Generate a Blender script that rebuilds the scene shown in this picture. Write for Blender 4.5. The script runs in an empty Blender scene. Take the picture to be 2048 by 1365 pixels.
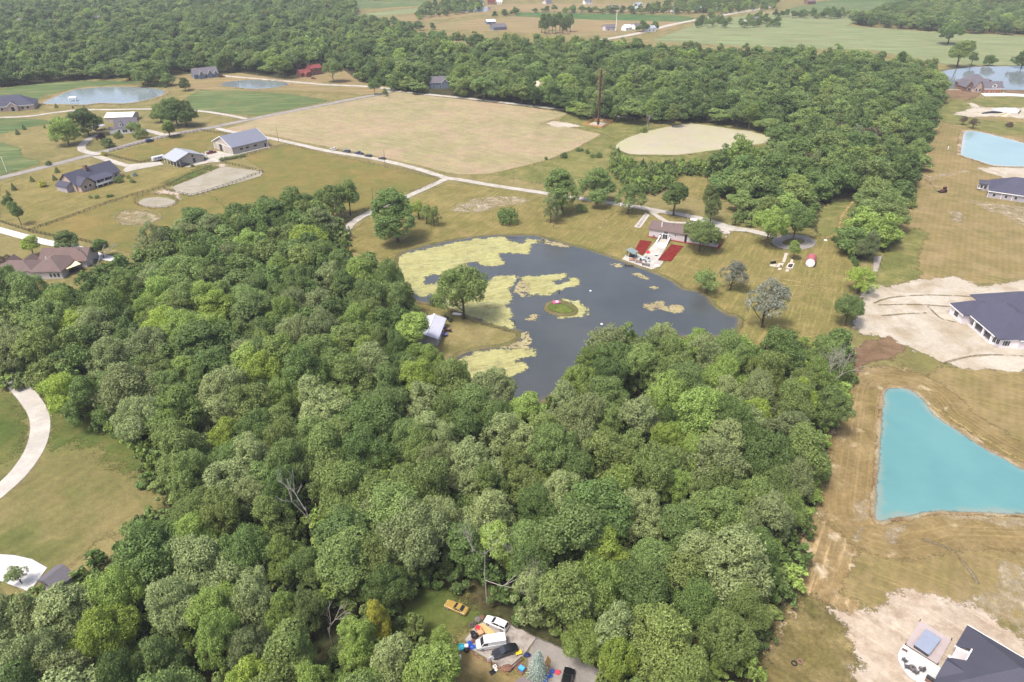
import bpy, bmesh, math, random
import numpy as np
from mathutils import Vector, Matrix
from mathutils.geometry import tessellate_polygon

SC = bpy.context.scene
COL = SC.collection
R = math.radians

# ------------------------------------------------------------------ camera, sky, sun, exposure
FPX = 1365.0            # focal length in photo pixels (24 mm on a 36 mm wide frame)
CAM_H = 115.0           # drone height in metres
HORIZON = -154.0        # photo row of the horizon
PITCH = math.atan((682.5 - HORIZON) / FPX)
cam_d = bpy.data.cameras.new('drone_camera')
cam_d.sensor_fit = 'HORIZONTAL'; cam_d.sensor_width = 36.0; cam_d.lens = 36.0 * FPX / 2048.0
cam_d.clip_start = 1.0; cam_d.clip_end = 20000.0
cam = bpy.data.objects.new('drone_camera', cam_d); COL.objects.link(cam)
cam.location = (0, 0, CAM_H); cam.rotation_euler = (math.pi / 2 - PITCH, 0, 0)
SC.camera = cam

SUN_EL, SUN_AZ = 63.0, -128.0     # azimuth measured from +Y towards +X (degrees)
world = bpy.data.worlds.new('World'); SC.world = world; world.use_nodes = True
wn = world.node_tree.nodes; wl = world.node_tree.links
bgn = wn.get('Background') or wn.new('ShaderNodeBackground')
sky = wn.new('ShaderNodeTexSky'); sky.sky_type = 'NISHITA'; sky.sun_disc = False
sky.sun_elevation = R(SUN_EL); sky.sun_rotation = R(SUN_AZ)
sky.air_density = 0.8; sky.dust_density = 6.0; sky.ozone_density = 1.0; sky.altitude = 250
wl.new(sky.outputs['Color'], bgn.inputs['Color']); bgn.inputs['Strength'].default_value = 0.15
sun_d = bpy.data.lights.new('sun', 'SUN'); sun_d.energy = 2.2; sun_d.angle = R(12.0); sun_d.color = (1.0, 0.96, 0.90)
sun = bpy.data.objects.new('sun', sun_d); COL.objects.link(sun)
az, el = R(SUN_AZ), R(SUN_EL)
sdir = Vector((math.sin(az) * math.cos(el), math.cos(az) * math.cos(el), math.sin(el)))
sun.rotation_euler = sdir.to_track_quat('Z', 'Y').to_euler(); sun.location = (0, 0, 300)
vs = SC.view_settings
vs.view_transform = 'Standard'; vs.look = 'None'; vs.exposure = 1.1; vs.gamma = 1.0; vs.use_curve_mapping = False
SC.render.engine = 'CYCLES'
SC.cycles.max_bounces = 6; SC.cycles.diffuse_bounces = 3; SC.cycles.glossy_bounces = 2
SC.cycles.transmission_bounces = 3; SC.cycles.transparent_max_bounces = 12; SC.cycles.volume_bounces = 0
SC.cycles.use_denoising = True; SC.cycles.denoiser = 'OPENIMAGEDENOISE'; SC.cycles.denoising_input_passes = 'RGB_ALBEDO_NORMAL'; SC.cycles.denoising_prefilter = 'NONE'
SC.cycles.use_adaptive_sampling = False

# ------------------------------------------------------------------ pixel -> place
CP, SP = math.cos(PITCH), math.sin(PITCH)
def G(x, y, z=0.0):
    """point of height z seen at photo pixel (x, y)"""
    u = (x - 1024) / FPX; v = (y - 682.5) / FPX
    t = (z - CAM_H) / (-SP - v * CP)
    return Vector((u * t, (CP - v * SP) * t, z))
def pxm(y):
    """photo pixels per metre at a ground point on row y"""
    return CP * (y - HORIZON) / CAM_H
def height_to(base, topy):
    """height of a vertical thing standing at base whose top shows on row topy"""
    v = (topy - 682.5) / FPX
    gy = base.y
    return CAM_H - gy * (SP + v * CP) / (CP - v * SP)
def zoom(ox, oy, s):
    return lambda pts: [(ox + x / s, oy + y / s) for x, y in pts]
Z1 = zoom(0, 0, 2.926); Z2 = zoom(700, 0, 2.926); Z3 = zoom(1350, 0, 2.934); Z4 = zoom(0, 170, 3.5)
Z5 = zoom(380, 220, 3.531); Z6 = zoom(900, 240, 3.413); Z7 = zoom(1200, 340, 3.657); Z8 = zoom(780, 440, 2.844)
ZR = zoom(1600, 150, 4.549); ZS = zoom(1600, 430, 3.9); ZT = zoom(1548, 750, 3.9); ZB = zoom(1500, 1065, 3.737)
ZL = zoom(0, 700, 2.844); ZV = zoom(910, 1210, 8.192); ZW = zoom(1240, 420, 8.533); ZD = zoom(1780, 1220, 7.642)
ZM = zoom(280, 240, 7.186); ZQ = zoom(0, 430, 7.877); ZC = zoom(800, 600, 12.406); ZH = zoom(1860, 560, 8.532)
ZU = zoom(1860, 130, 10.5); ZP = zoom(1500, 470, 9.309); ZO = zoom(1080, 100, 8.027); ZF = zoom(0, 170, 6.827)
ZK = zoom(680, 0, 4.876); ZN = zoom(1080, 0, 4.876); ZJ = zoom(1480, 0, 3.606); ZG = zoom(380, 120, 6.024); ZA = zoom(0, 0, 4.876)
def GP(pts): return [G(x, y) for x, y in pts]

# ------------------------------------------------------------------ object helpers
def tag(o, label=None, cat=None, group=None, kind=None):
    if label: o['label'] = label
    if cat: o['category'] = cat
    if group: o['group'] = group
    if kind: o['kind'] = kind
    return o
def thing(name, label, cat, loc=(0, 0, 0), rz=0.0, group=None):
    o = bpy.data.objects.new(name, None); COL.objects.link(o)
    o.empty_display_size = 0.5
    o.location = loc; o.rotation_euler = (0, 0, rz)
    return tag(o, label, cat, group)
def link(name, me, parent=None, mat=None):
    o = bpy.data.objects.new(name, me); COL.objects.link(o)
    if parent is not None: o.parent = parent
    if mat is not None and not me.materials: me.materials.append(mat)
    return o
def copy_thing(src, loc, rz, label=None, group=None, scale=None):
    r = src.copy(); COL.objects.link(r); r.location = loc; r.rotation_euler = (0, 0, rz)
    if scale is not None: r.scale = scale
    if label: r['label'] = label
    if group: r['group'] = group
    for ch in list(src.children):
        c = ch.copy(); COL.objects.link(c); c.parent = r
        for g in list(ch.children):
            d = g.copy(); COL.objects.link(d); d.parent = c
    return r

class MB:
    """collects shapes into one mesh"""
    def __init__(self): self.v = []; self.f = []
    def add(self, vs, fs):
        n = len(self.v); self.v += [tuple(a) for a in vs]; self.f += [tuple(i + n for i in f) for f in fs]; return self
    def box(self, x0, x1, y0, y1, z0, z1):
        return self.add([(x0,y0,z0),(x1,y0,z0),(x1,y1,z0),(x0,y1,z0),(x0,y0,z1),(x1,y0,z1),(x1,y1,z1),(x0,y1,z1)],
                        [(0,3,2,1),(4,5,6,7),(0,1,5,4),(1,2,6,5),(2,3,7,6),(3,0,4,7)])
    def obox(self, c, ax, lx, ly, lz):
        """box centred on c in xy, standing on c.z, long axis at angle ax"""
        ca, sa = math.cos(ax), math.sin(ax)
        p = lambda x, y, z: (c[0] + x*ca - y*sa, c[1] + x*sa + y*ca, c[2] + z)
        hx, hy = lx/2, ly/2
        return self.add([p(-hx,-hy,0),p(hx,-hy,0),p(hx,hy,0),p(-hx,hy,0),p(-hx,-hy,lz),p(hx,-hy,lz),p(hx,hy,lz),p(-hx,hy,lz)],
                        [(0,3,2,1),(4,5,6,7),(0,1,5,4),(1,2,6,5),(2,3,7,6),(3,0,4,7)])
    def prism(self, poly, z0, z1):
        n = len(poly)
        ar = sum(poly[i][0]*poly[(i+1)%n][1] - poly[(i+1)%n][0]*poly[i][1] for i in range(n))
        if ar < 0: poly = poly[::-1]
        vs = [(p[0],p[1],z0) for p in poly] + [(p[0],p[1],z1) for p in poly]
        fs = [(i,(i+1)%n,n+(i+1)%n,n+i) for i in range(n)]
        tri = tessellate_polygon([[Vector((p[0],p[1],0)) for p in poly]])
        for a, b, c in tri:
            cr = (poly[b][0]-poly[a][0])*(poly[c][1]-poly[a][1]) - (poly[b][1]-poly[a][1])*(poly[c][0]-poly[a][0])
            if cr < 0: b, c = c, b
            fs.append((n+a,n+b,n+c)); fs.append((a,c,b))
        return self.add(vs, fs)
    def extrude_x(self, prof, x0, x1):
        """profile in (y, z), swept along x"""
        n = len(prof)
        vs = [(x0,)+tuple(p) for p in prof] + [(x1,)+tuple(p) for p in prof]
        fs = [(i,(i+1)%n,n+(i+1)%n,n+i) for i in range(n)]
        for a, b, c in tessellate_polygon([[Vector((p[0],p[1],0)) for p in prof]]):
            fs.append((a,c,b)); fs.append((n+a,n+b,n+c))
        return self.add(vs, fs)
    def extrude_y(self, prof, y0, y1):
        """profile in (x, z), swept along y"""
        n = len(prof)
        vs = [(p[0],y0,p[1]) for p in prof] + [(p[0],y1,p[1]) for p in prof]
        fs = [(i,n+i,n+(i+1)%n,(i+1)%n) for i in range(n)]
        for a, b, c in tessellate_polygon([[Vector((p[0],p[1],0)) for p in prof]]):
            fs.append((a,b,c)); fs.append((n+a,n+c,n+b))
        return self.add(vs, fs)
    def tube(self, p0, p1, r0, r1, n=6, caps=True):
        p0, p1 = Vector(p0), Vector(p1); d = (p1-p0)
        if d.length < 1e-6: return self
        q = d.to_track_quat('Z','Y'); vs = []
        for p, r in ((p0,r0),(p1,r1)):
            for k in range(n):
                a = 2*math.pi*k/n; vs.append(p + q @ Vector((r*math.cos(a), r*math.sin(a), 0)))
        fs = [(k,(k+1)%n,n+(k+1)%n,n+k) for k in range(n)]
        if caps: fs += [tuple(range(n-1,-1,-1)), tuple(range(n,2*n))]
        return self.add(vs, fs)
    def lathe(self, prof, n=16, c=(0,0,0), sx=1.0, sy=1.0):
        """profile list of (r, z) from bottom to top"""
        vs = []; m = len(prof)
        for r, z in prof:
            for k in range(n):
                a = 2*math.pi*k/n; vs.append((c[0]+r*sx*math.cos(a), c[1]+r*sy*math.sin(a), c[2]+z))
        fs = [(i*n+k, i*n+(k+1)%n, (i+1)*n+(k+1)%n, (i+1)*n+k) for i in range(m-1) for k in range(n)]
        fs += [tuple(range(n-1,-1,-1)), tuple((m-1)*n+k for k in range(n))]
        return self.add(vs, fs)
    def loft(self, rings):
        """closed rings of equal length, capped"""
        n = len(rings[0]); m = len(rings); vs = [p for r in rings for p in r]
        fs = [(i*n+k, i*n+(k+1)%n, (i+1)*n+(k+1)%n, (i+1)*n+k) for i in range(m-1) for k in range(n)]
        fs += [tuple(range(n-1,-1,-1)), tuple((m-1)*n+k for k in range(n))]
        return self.add(vs, fs)
    def build(self, name, mat, parent=None, smooth=False, bevel=0.0, fix=True):
        me = bpy.data.meshes.new(name); me.from_pydata(self.v, [], self.f)
        if fix or bevel:
            bm = bmesh.new(); bm.from_mesh(me)
            bmesh.ops.recalc_face_normals(bm, faces=bm.faces)
            if bevel:
                bmesh.ops.bevel(bm, geom=[e for e in bm.edges if len(e.link_faces)==2 and e.calc_face_angle(0)>0.5], offset=bevel, segments=2, affect='EDGES', profile=0.6)
            bm.to_mesh(me); bm.free()
        if smooth: me.polygons.foreach_set('use_smooth', [True]*len(me.polygons))
        me.materials.append(mat); me.update()
        return link(name, me, parent)

# ------------------------------------------------------------------ materials
def S(r, g, b, k=0.66):   # photo colour to surface colour (the picture is exposed bright)
    f = lambda c: ((c/255.0+0.055)/1.055)**2.4 if c > 10 else c/255.0/12.92
    return (min(1, f(r)*k), min(1, f(g)*k), min(1, f(b)*k), 1.0)
class NT:
    def __init__(self, name):
        self.m = bpy.data.materials.new(name); self.m.use_nodes = True
        self.t = self.m.node_tree; self.t.nodes.clear()
        self.out = self.n('ShaderNodeOutputMaterial')
    def n(self, typ, **kw):
        o = self.t.nodes.new(typ)
        for k, v in kw.items(): setattr(o, k, v)
        return o
    def set(self, sock, v):
        if hasattr(v, 'is_output') or isinstance(v, bpy.types.NodeSocket): self.t.links.new(v, sock)
        else: sock.default_value = v
    def math(self, op, a, b=0.0, c=None):
        o = self.n('ShaderNodeMath', operation=op)
        self.set(o.inputs[0], a); self.set(o.inputs[1], b)
        if c is not None: self.set(o.inputs[2], c)
        return o.outputs[0]
    def rng(self, v, a, b, c=0.0, d=1.0, smooth=False):
        o = self.n('ShaderNodeMapRange', interpolation_type='SMOOTHSTEP' if smooth else 'LINEAR')
        for s, x in zip(o.inputs[:5], (v,a,b,c,d)): self.set(s, x)
        return o.outputs[0]
    def mix(self, f, a, b, mode='MIX'):
        o = self.n('ShaderNodeMix', data_type='RGBA', blend_type=mode)
        self.set(o.inputs[0], f); self.set(o.inputs[6], a); self.set(o.inputs[7], b)
        return o.outputs[2]
    def noise(self, scale, detail=3.0, rough=0.55, vec=None, dist=0.0):
        o = self.n('ShaderNodeTexNoise'); o.inputs['Scale'].default_value = scale
        o.inputs['Detail'].default_value = detail; o.inputs['Roughness'].default_value = rough
        o.inputs['Distortion'].default_value = dist
        if vec is not None: self.set(o.inputs['Vector'], vec)
        return o.outputs['Fac']
    def pos(self): 
        if not hasattr(self, '_p'): self._p = self.n('ShaderNodeNewGeometry').outputs['Position']
        return self._p
    def mapped(self, rot=0.0, scale=(1,1,1), vec=None):
        a = self.n('ShaderNodeMapping'); a.inputs['Rotation'].default_value = (0,0,-rot)    # turn first, then stretch
        self.set(a.inputs['Vector'], vec if vec is not None else self.pos())
        o = self.n('ShaderNodeMapping'); o.inputs['Scale'].default_value = scale
        self.set(o.inputs['Vector'], a.outputs[0]); return o.outputs[0]
    def bsdf(self, col, rough=0.8, spec=0.3, metal=0.0, normal=None):
        o = self.n('ShaderNodeBsdfPrincipled')
        self.set(o.inputs['Base Color'], col); self.set(o.inputs['Roughness'], rough)
        self.set(o.inputs['Specular IOR Level'], spec); self.set(o.inputs['Metallic'], metal)
        if normal is not None: self.set(o.inputs['Normal'], normal)
        return o
    def bump(self, h, strength=0.3, dist=0.1):
        o = self.n('ShaderNodeBump'); o.inputs['Strength'].default_value = strength; o.inputs['Distance'].default_value = dist
        self.set(o.inputs['Height'], h); return o.outputs[0]
    def done(self, shader):
        self.t.links.new(shader, self.out.inputs['Surface']); return self.m

def paint(name, col, rough=0.6, var=0.10, scale=3.0, spec=0.35, metal=0.0, dirt=None):
    """painted or plain surface with slight uneven tone"""
    if max(col[:3]) > 0.2: col = tuple(min(.8, c*1.3) for c in col[:3])+(1,)
    t = NT(name); tc = t.n('ShaderNodeTexCoord').outputs['Object']
    n = t.rng(t.noise(scale, 4, 0.6, tc), 0.3, 0.7)
    a = tuple(c*(1-var) for c in col[:3])+(1,); b = tuple(min(1,c*(1+var)) for c in col[:3])+(1,)
    c = t.mix(n, a, b)
    if dirt: c = t.mix(t.rng(t.noise(scale*0.5, 5, 0.65, tc), 0.5, 0.75), c, dirt)
    return t.done(t.bsdf(c, rough, spec, metal).outputs[0])

def shingle(name, col, var=0.18):
    t = NT(name); tc = t.n('ShaderNodeTexCoord').outputs['Object']
    n = t.rng(t.noise(5.0, 5, 0.7, tc), 0.3, 0.7); m = t.rng(t.noise(0.35, 3, 0.5, tc), 0.3, 0.7)
    c = t.mix(n, tuple(x*(1-var) for x in col[:3])+(1,), tuple(x*(1+var) for x in col[:3])+(1,))
    c = t.mix(t.math('MULTIPLY', m, 0.35), c, tuple(x*1.35 for x in col[:3])+(1,))
    return t.done(t.bsdf(c, 0.9, 0.2, normal=t.bump(n, 0.3, 0.03)).outputs[0])

def ground(name, c0, c1, c2=None, s0=0.03, s1=0.12, fine=0.9, famp=0.22, feather=1.5, amp=1.5, es=0.25, sand=None, sand_t=(0.6,0.7), sand_s=0.06,
           stripe=None, edge=True, rough=0.95, streak=None, alpha_cut=None, contour=None):
    """ground cover: colours mixed by noise; ragged edge by the signed distance stored in 'sd'"""
    if not any(k in name for k in ('sand','conc','gravel','dirt','algae','duck','arena','asph')): c0, c1, c2 = [c and tuple(m*(x*0.94+0.06*(c[0]*.3+c[1]*.59+c[2]*.11)) for x, m in zip(c[:3], (.60,.615,.545)))+(1,) for c in (c0, c1, c2)]
    else: kk = .84 if any(q in name for q in ('gravel','conc','asph')) else .92 if name == 'bare_sand' else .74; c0, c1, c2, sand = [c and tuple(x*kk for x in c[:3])+(1,) for c in (c0, c1, c2, sand)]
    t = NT(name); p = t.pos()
    c = t.mix(t.rng(t.noise(s0, 4, 0.6, p, 0.6), 0.36, 0.64), c0, c1)
    if c2: c = t.mix(t.rng(t.noise(s1, 5, 0.65, p, 0.4), 0.46, 0.66), c, c2)
    if streak:   # long thin marks, direction and width in metres
        ang, w, col, lo, hi = streak
        sv = t.mapped(ang, (1.0/(w*14), 1.0/w, 1))
        c = t.mix(t.rng(t.noise(1.0, 3, 0.6, sv), lo, hi), c, col)
    if contour:  # mower and wheel marks that follow the outline: width, colour, range
        w, col, lo, hi = contour
        at_ = t.n('ShaderNodeAttribute', attribute_name='sd').outputs['Fac']
        cv = t.n('ShaderNodeCombineXYZ'); t.set(cv.inputs[0], t.math('DIVIDE', at_, w)); t.set(cv.inputs[1], t.noise(0.03, 2, 0.5, p))
        c = t.mix(t.rng(t.noise(1.0, 4, 0.7, cv.outputs[0]), lo, hi), c, col)
    if sand: c = t.mix(t.rng(t.noise(sand_s, 6, 0.68, p, 0.5), *sand_t), c, sand)
    if stripe:   # mower bands: angle, period, strength
        ang, per, st = stripe
        w = t.n('ShaderNodeTexWave', wave_type='BANDS', bands_direction='X'); w.inputs['Scale'].default_value = 0.314/per
        w.inputs['Distortion'].default_value = 2.2; w.inputs['Detail'].default_value = 3; w.inputs['Detail Scale'].default_value = 0.35
        t.set(w.inputs['Vector'], t.mapped(ang))
        c = t.mix(t.rng(w.outputs['Fac'], 0, 1, 0, st), c, tuple(x*1.5 for x in c0[:3])+(1,))
        c = t.mix(t.rng(w.outputs['Fac'], 1, 0, 0, st), c, tuple(x*0.6 for x in c0[:3])+(1,))
    f = t.rng(t.noise(fine, 7, 0.8, p), 0.30, 0.70, 1-famp*1.5, 1+famp*1.5)
    f = t.math('MULTIPLY', f, t.rng(t.noise(fine*0.16, 4, 0.7, p, 0.8), 0.30, 0.70, 1-famp*0.9, 1+famp*0.9))
    o = t.n('ShaderNodeVectorMath', operation='SCALE'); t.set(o.inputs[0], c); t.set(o.inputs['Scale'], f); c = o.outputs[0]
    sh = t.bsdf(c, rough, 0.12, normal=t.bump(t.noise(fine*1.3, 5, 0.7, p), 0.35, 0.25)).outputs[0]
    if edge:
        a = t.n('ShaderNodeAttribute', attribute_name='sd').outputs['Fac']
        nz = t.rng(t.noise(es, 6, 0.72, p), 0.25, 0.75, -amp, amp)
        a = t.rng(t.math('ADD', a, nz), -feather*0.5, feather*0.5, 0, 1)
        if feather > 0.5:   # break the fade up into tufts
            g = t.rng(t.noise(1.6, 4, 0.8, p), 0.3, 0.7, -0.35, 0.35)
            a = t.rng(t.math('ADD', a, g), 0.3, 0.7, 0, 1)
        if alpha_cut: a = t.math('MULTIPLY', a, t.rng(t.noise(alpha_cut[0], 6, 0.7, p), alpha_cut[1], alpha_cut[2]))
        mx = t.n('ShaderNodeMixShader'); t.set(mx.inputs[0], a)
        t.t.links.new(t.n('ShaderNodeBsdfTransparent').outputs[0], mx.inputs[1]); t.t.links.new(sh, mx.inputs[2]); sh = mx.outputs[0]
    return t.done(sh)

def water(name, col, col2, rough=0.06, wave=0.25, ws=0.9, amp=0.5, es=0.3, murk=0.02, soft=0.12, shallow=None, depth=2.0):
    t = NT(name); p = t.pos()
    c = t.mix(t.rng(t.noise(murk, 3, 0.6, p), 0.35, 0.65), col, col2)
    if shallow:
        ad = t.n('ShaderNodeAttribute', attribute_name='sd').outputs['Fac']
        ad = t.math('ADD', ad, t.rng(t.noise(0.12, 4, 0.6, p), 0.3, 0.7, -depth*0.6, depth*0.6))
        c = t.mix(t.rng(ad, 0.0, depth, 0.75, 0.0, True), c, shallow)
    h = t.math('ADD', t.noise(ws, 5, 0.6, t.mapped(0.4, (1, 2.2, 1))), t.math('MULTIPLY', t.noise(0.05, 3, 0.6, p), 1.2))
    b = t.bsdf(c, rough, 0.5, normal=t.bump(h, wave, 0.25)); b.inputs['IOR'].default_value = 1.33
    a = t.n('ShaderNodeAttribute', attribute_name='sd').outputs['Fac']
    a = t.rng(t.math('ADD', a, t.rng(t.noise(es, 5, 0.7, p), 0.25, 0.75, -amp, amp)), -soft, soft)
    mx = t.n('ShaderNodeMixShader'); t.set(mx.inputs[0], a)
    t.t.links.new(t.n('ShaderNodeBsdfTransparent').outputs[0], mx.inputs[1]); t.t.links.new(b.outputs[0], mx.inputs[2])
    return t.done(mx.outputs[0])

def leafmat(name, col, trans=0.36, hue=0.35, tint=None):
    t = NT(name)
    oi = t.n('ShaderNodeObjectInfo').outputs['Random']
    isl = t.n('ShaderNodeNewGeometry').outputs['Random Per Island']
    a = tuple(c*0.72 for c in col[:3])+(1,); b = tuple(c*1.28 for c in col[:3])+(1,)
    c = t.mix(oi, a, b)
    yl = tint or (col[0]*1.45, col[1]*1.22, col[2]*0.95, 1)
    c = t.mix(t.math('MULTIPLY', t.math('FRACT', t.math('MULTIPLY', oi, 7.31)), hue), c, yl)
    o = t.n('ShaderNodeVectorMath', operation='SCALE'); t.set(o.inputs[0], c)
    t.set(o.inputs['Scale'], t.rng(isl, 0, 1, 0.68, 1.38)); c = o.outputs[0]
    b1 = t.bsdf(c, 0.55, 0.28)
    tr = t.n('ShaderNodeBsdfTranslucent'); t.set(tr.inputs['Color'], c)
    mx = t.n('ShaderNodeMixShader'); mx.inputs[0].default_value = trans
    t.t.links.new(b1.outputs[0], mx.inputs[1]); t.t.links.new(tr.outputs[0], mx.inputs[2])
    return t.done(mx.outputs[0])

# ------------------------------------------------------------------ ground sheets
def catmull(poly, k=6, closed=True):
    P = [np.array([p[0], p[1]], float) for p in poly]; n = len(P); out = []
    rngn = n if closed else n-1
    for i in range(rngn):
        if closed: a, b, c, d = P[(i-1)%n], P[i], P[(i+1)%n], P[(i+2)%n]
        else: a, b, c, d = P[max(i-1,0)], P[i], P[i+1], P[min(i+2,n-1)]
        for j in range(k):
            t = j/k
            out.append(0.5*((2*b)+(-a+c)*t+(2*a-5*b+4*c-d)*t*t+(-a+3*b-3*c+d)*t**3))
    if not closed: out.append(P[-1])
    return np.array(out)
def seg_dist(pts, poly, closed=True):
    d = np.full(len(pts), 1e18); n = len(poly)
    for i in range(n if closed else n-1):
        a = poly[i]; b = poly[(i+1)%n]; ab = b-a; L = (ab*ab).sum()
        if L < 1e-12: continue
        t = np.clip(((pts-a)@ab)/L, 0, 1)
        q = pts-a-t[:,None]*ab
        d = np.minimum(d, (q*q).sum(1))
    return np.sqrt(d)
def inside(pts, poly):
    c = np.zeros(len(pts), bool); n = len(poly)
    x, y = pts[:,0], pts[:,1]
    for i in range(n):
        a = poly[i]; b = poly[(i+1)%n]
        if a[1] == b[1]: continue
        m = ((a[1] > y) != (b[1] > y)) & (x < (b[0]-a[0])*(y-a[1])/(b[1]-a[1])+a[0])
        c ^= m
    return c
def sd_poly(pts, poly): return seg_dist(pts, poly)*np.where(inside(pts, poly), 1, -1)
def world_poly(px, smooth=True, k=5):
    w = [(g.x, g.y) for g in GP(px)]
    return catmull(w, k) if smooth else np.array(w, float)
def grid_patch(name, sdf, lo, hi, g, mat, z, margin=1.5, zf=None, kind='structure'):
    nx = int((hi[0]-lo[0])/g)+2; ny = int((hi[1]-lo[1])/g)+2
    xs = lo[0]+np.arange(nx)*g; ys = lo[1]+np.arange(ny)*g
    X, Y = np.meshgrid(xs, ys); pts = np.stack([X.ravel(), Y.ravel()], 1)
    s = sdf(pts)
    S2 = s.reshape(ny, nx)
    keep = np.maximum.reduce([S2[:-1,:-1], S2[1:,:-1], S2[:-1,1:], S2[1:,1:]]) > -margin
    jj, ii = np.nonzero(keep); v00 = jj*nx+ii
    quads = np.stack([v00, v00+1, v00+nx+1, v00+nx], 1)
    used, inv = np.unique(quads.ravel(), return_inverse=True)
    co = np.zeros((len(used), 3)); co[:,:2] = pts[used]; co[:,2] = z if zf is None else z+zf(s[used], pts[used])
    me = bpy.data.meshes.new(name)
    me.vertices.add(len(used)); me.vertices.foreach_set('co', co.ravel())
    nq = len(quads)
    me.loops.add(nq*4); me.loops.foreach_set('vertex_index', inv.astype(np.int32).ravel())
    me.polygons.add(nq); me.polygons.foreach_set('loop_start', np.arange(nq, dtype=np.int32)*4)
    me.update(calc_edges=True)
    at = me.attributes.new('sd', 'FLOAT', 'POINT'); at.data.foreach_set('value', s[used].astype(np.float32))
    me.polygons.foreach_set('use_smooth', [True]*nq)
    me.materials.append(mat)
    o = link(name, me); o['kind'] = kind
    o.location.z = 0.0037*(len(COL.objects) % 5)      # no two sheets share a plane
    return o
def field(name, px, mat, z, g=2.0, margin=2.5, smooth=False, minus=(), zf=None, grow=0.0, kind='structure', world=None):
    poly = world_poly(px, smooth) if world is None else np.array(world, float)
    lo = poly.min(0)-margin-g-grow; hi = poly.max(0)+margin+g+grow
    mp = [world_poly(m, smooth) for m in minus]
    def sdf(pts):
        s = sd_poly(pts, poly)+grow
        for m in mp: s = np.minimum(s, -sd_poly(pts, m))
        return s
    return grid_patch(name, sdf, lo, hi, g, mat, z, margin, zf, kind)
def road(name, px, width, mat, z, g=1.2, margin=1.0, smooth=True, closed=False, widths=None):
    w = np.array([(q.x, q.y) for q in GP(px)], float)
    line = catmull(w, 6, closed) if smooth else w
    lo = line.min(0)-width-margin; hi = line.max(0)+width+margin
    return grid_patch(name, lambda pts: width/2-seg_dist(pts, line, closed), lo, hi, g, mat, z, margin)

# colours of ground covers
M_base = ground('dry_turf', S(162,148,96), S(140,134,80), S(178,160,112), 0.012, 0.07, edge=False, fine=0.7, famp=0.18)
M_crop = ground('dry_crop_field', S(202,174,148), S(172,164,122), S(210,178,156), 0.010, 0.05, feather=1.5, amp=1.0, famp=0.16,
                streak=(R(-31), 1.4, S(158,152,108), 0.46, 0.64))
M_green = ground('green_field', S(96,122,72), S(112,132,80), S(138,140,92), 0.012, 0.04, feather=2.0, amp=2.0, famp=0.10, streak=(R(10), 3.0, S(126,138,88), 0.5, 0.7))
M_green2 = ground('deep_green_field', S(86,126,66), S(96,132,74), S(118,136,78), 0.012, 0.03, feather=2.0, amp=1.0, famp=0.08)
M_pale = ground('pale_green_field', S(150,156,112), S(140,150,104), S(164,160,118), 0.008, 0.03, feather=3.0, amp=2.0, famp=0.08, streak=(R(-6), 5.0, S(136,150,104), 0.46, 0.62))
M_tan = ground('tan_field', S(178,150,112), S(168,146,104), S(160,152,104), 0.010, 0.03, feather=3.0, amp=2.0, famp=0.08, streak=(R(8), 4.0, S(160,140,100), 0.5, 0.65))
M_ring = ground('mown_ring', S(166,140,96), S(150,130,82), S(182,156,114), 0.03, 0.10, feather=2.5, amp=2.0, famp=0.2, contour=(0.8, S(176,152,108), 0.50, 0.85), sand=S(206,190,160), sand_t=(0.60,0.78), sand_s=0.12)
M_drygrass = ground('ragged_dry_grass', S(150,132,84), S(118,116,64), S(166,146,104), 0.05, 0.16, feather=2.5, amp=2.5, famp=0.3)
M_track = ground('tyre_track', S(168,150,124), S(150,132,104), S(180,164,138), 0.1, 0.4, feather=0.4, amp=0.25, es=0.6, famp=0.2, alpha_cut=(0.25,0.36,0.5))
M_straw = ground('straw_line', S(206,180,124), S(196,170,112), S(186,164,106), 0.1, 0.4, feather=0.8, amp=0.5, es=0.4, famp=0.2, alpha_cut=(0.2,0.36,0.5))
M_past = ground('pasture', S(164,142,84), S(148,138,76), S(132,134,70), 0.018, 0.06, feather=1.2, amp=1.2, famp=0.15)
M_lawn = ground('mown_lawn', S(156,142,84), S(140,134,74), S(172,152,98), 0.022, 0.11, feather=1.5, amp=1.2, famp=0.18, stripe=(R(62), 1.7, 0.12), streak=(R(62), 0.8, S(160,146,92), 0.50, 0.8))
M_lawn2 = ground('striped_lawn', S(172,148,102), S(146,136,84), S(184,158,118), 0.03, 0.09, feather=1.5, amp=1.5, famp=0.14, stripe=(R(-31), 2.2, 0.10), streak=(R(-31), 1.0, S(160,140,92), 0.50, 0.8))
M_left = ground('greenish_lawn', S(148,138,88), S(112,126,62), S(166,148,102), 0.028, 0.07, feather=3.0, amp=2.0, famp=0.16, stripe=(R(-31), 3.4, 0.10))  # dry lawn with a green tint and broad faint mower bands
M_gset = ground('green_and_shaded_grass', S(96,114,52), S(112,124,60), S(136,132,76), 0.05, 0.15, feather=6.0, amp=4.0, famp=0.2)  # dark green grass; also paints the tree shade in the car yard
M_weed = ground('weedy_grass', S(150,146,84), S(120,128,66), S(168,156,100), 0.04, 0.12, feather=2.5, amp=2.5, famp=0.25)
M_floor = ground('forest_floor', S(82,80,52), S(68,76,44), S(104,92,64), 0.05, 0.15, feather=3.0, amp=3.0, famp=0.3)
M_stubble = ground('straw_strip', S(174,146,104), S(158,134,90), S(192,166,128), 0.04, 0.2, feather=4.0, amp=4.0, es=0.12, famp=0.22, sand=S(216,200,172), sand_t=(0.56,0.74), sand_s=0.2,
                   streak=(R(58), 1.0, S(192,168,126), 0.5, 0.8))
M_sand = ground('bare_sand', S(196,188,172), S(186,176,158), S(168,154,130), 0.03, 0.10, feather=1.6, amp=3.2, es=0.16, famp=0.10, streak=(R(10), 0.8, S(176,158,130), 0.58, 0.75))
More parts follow.
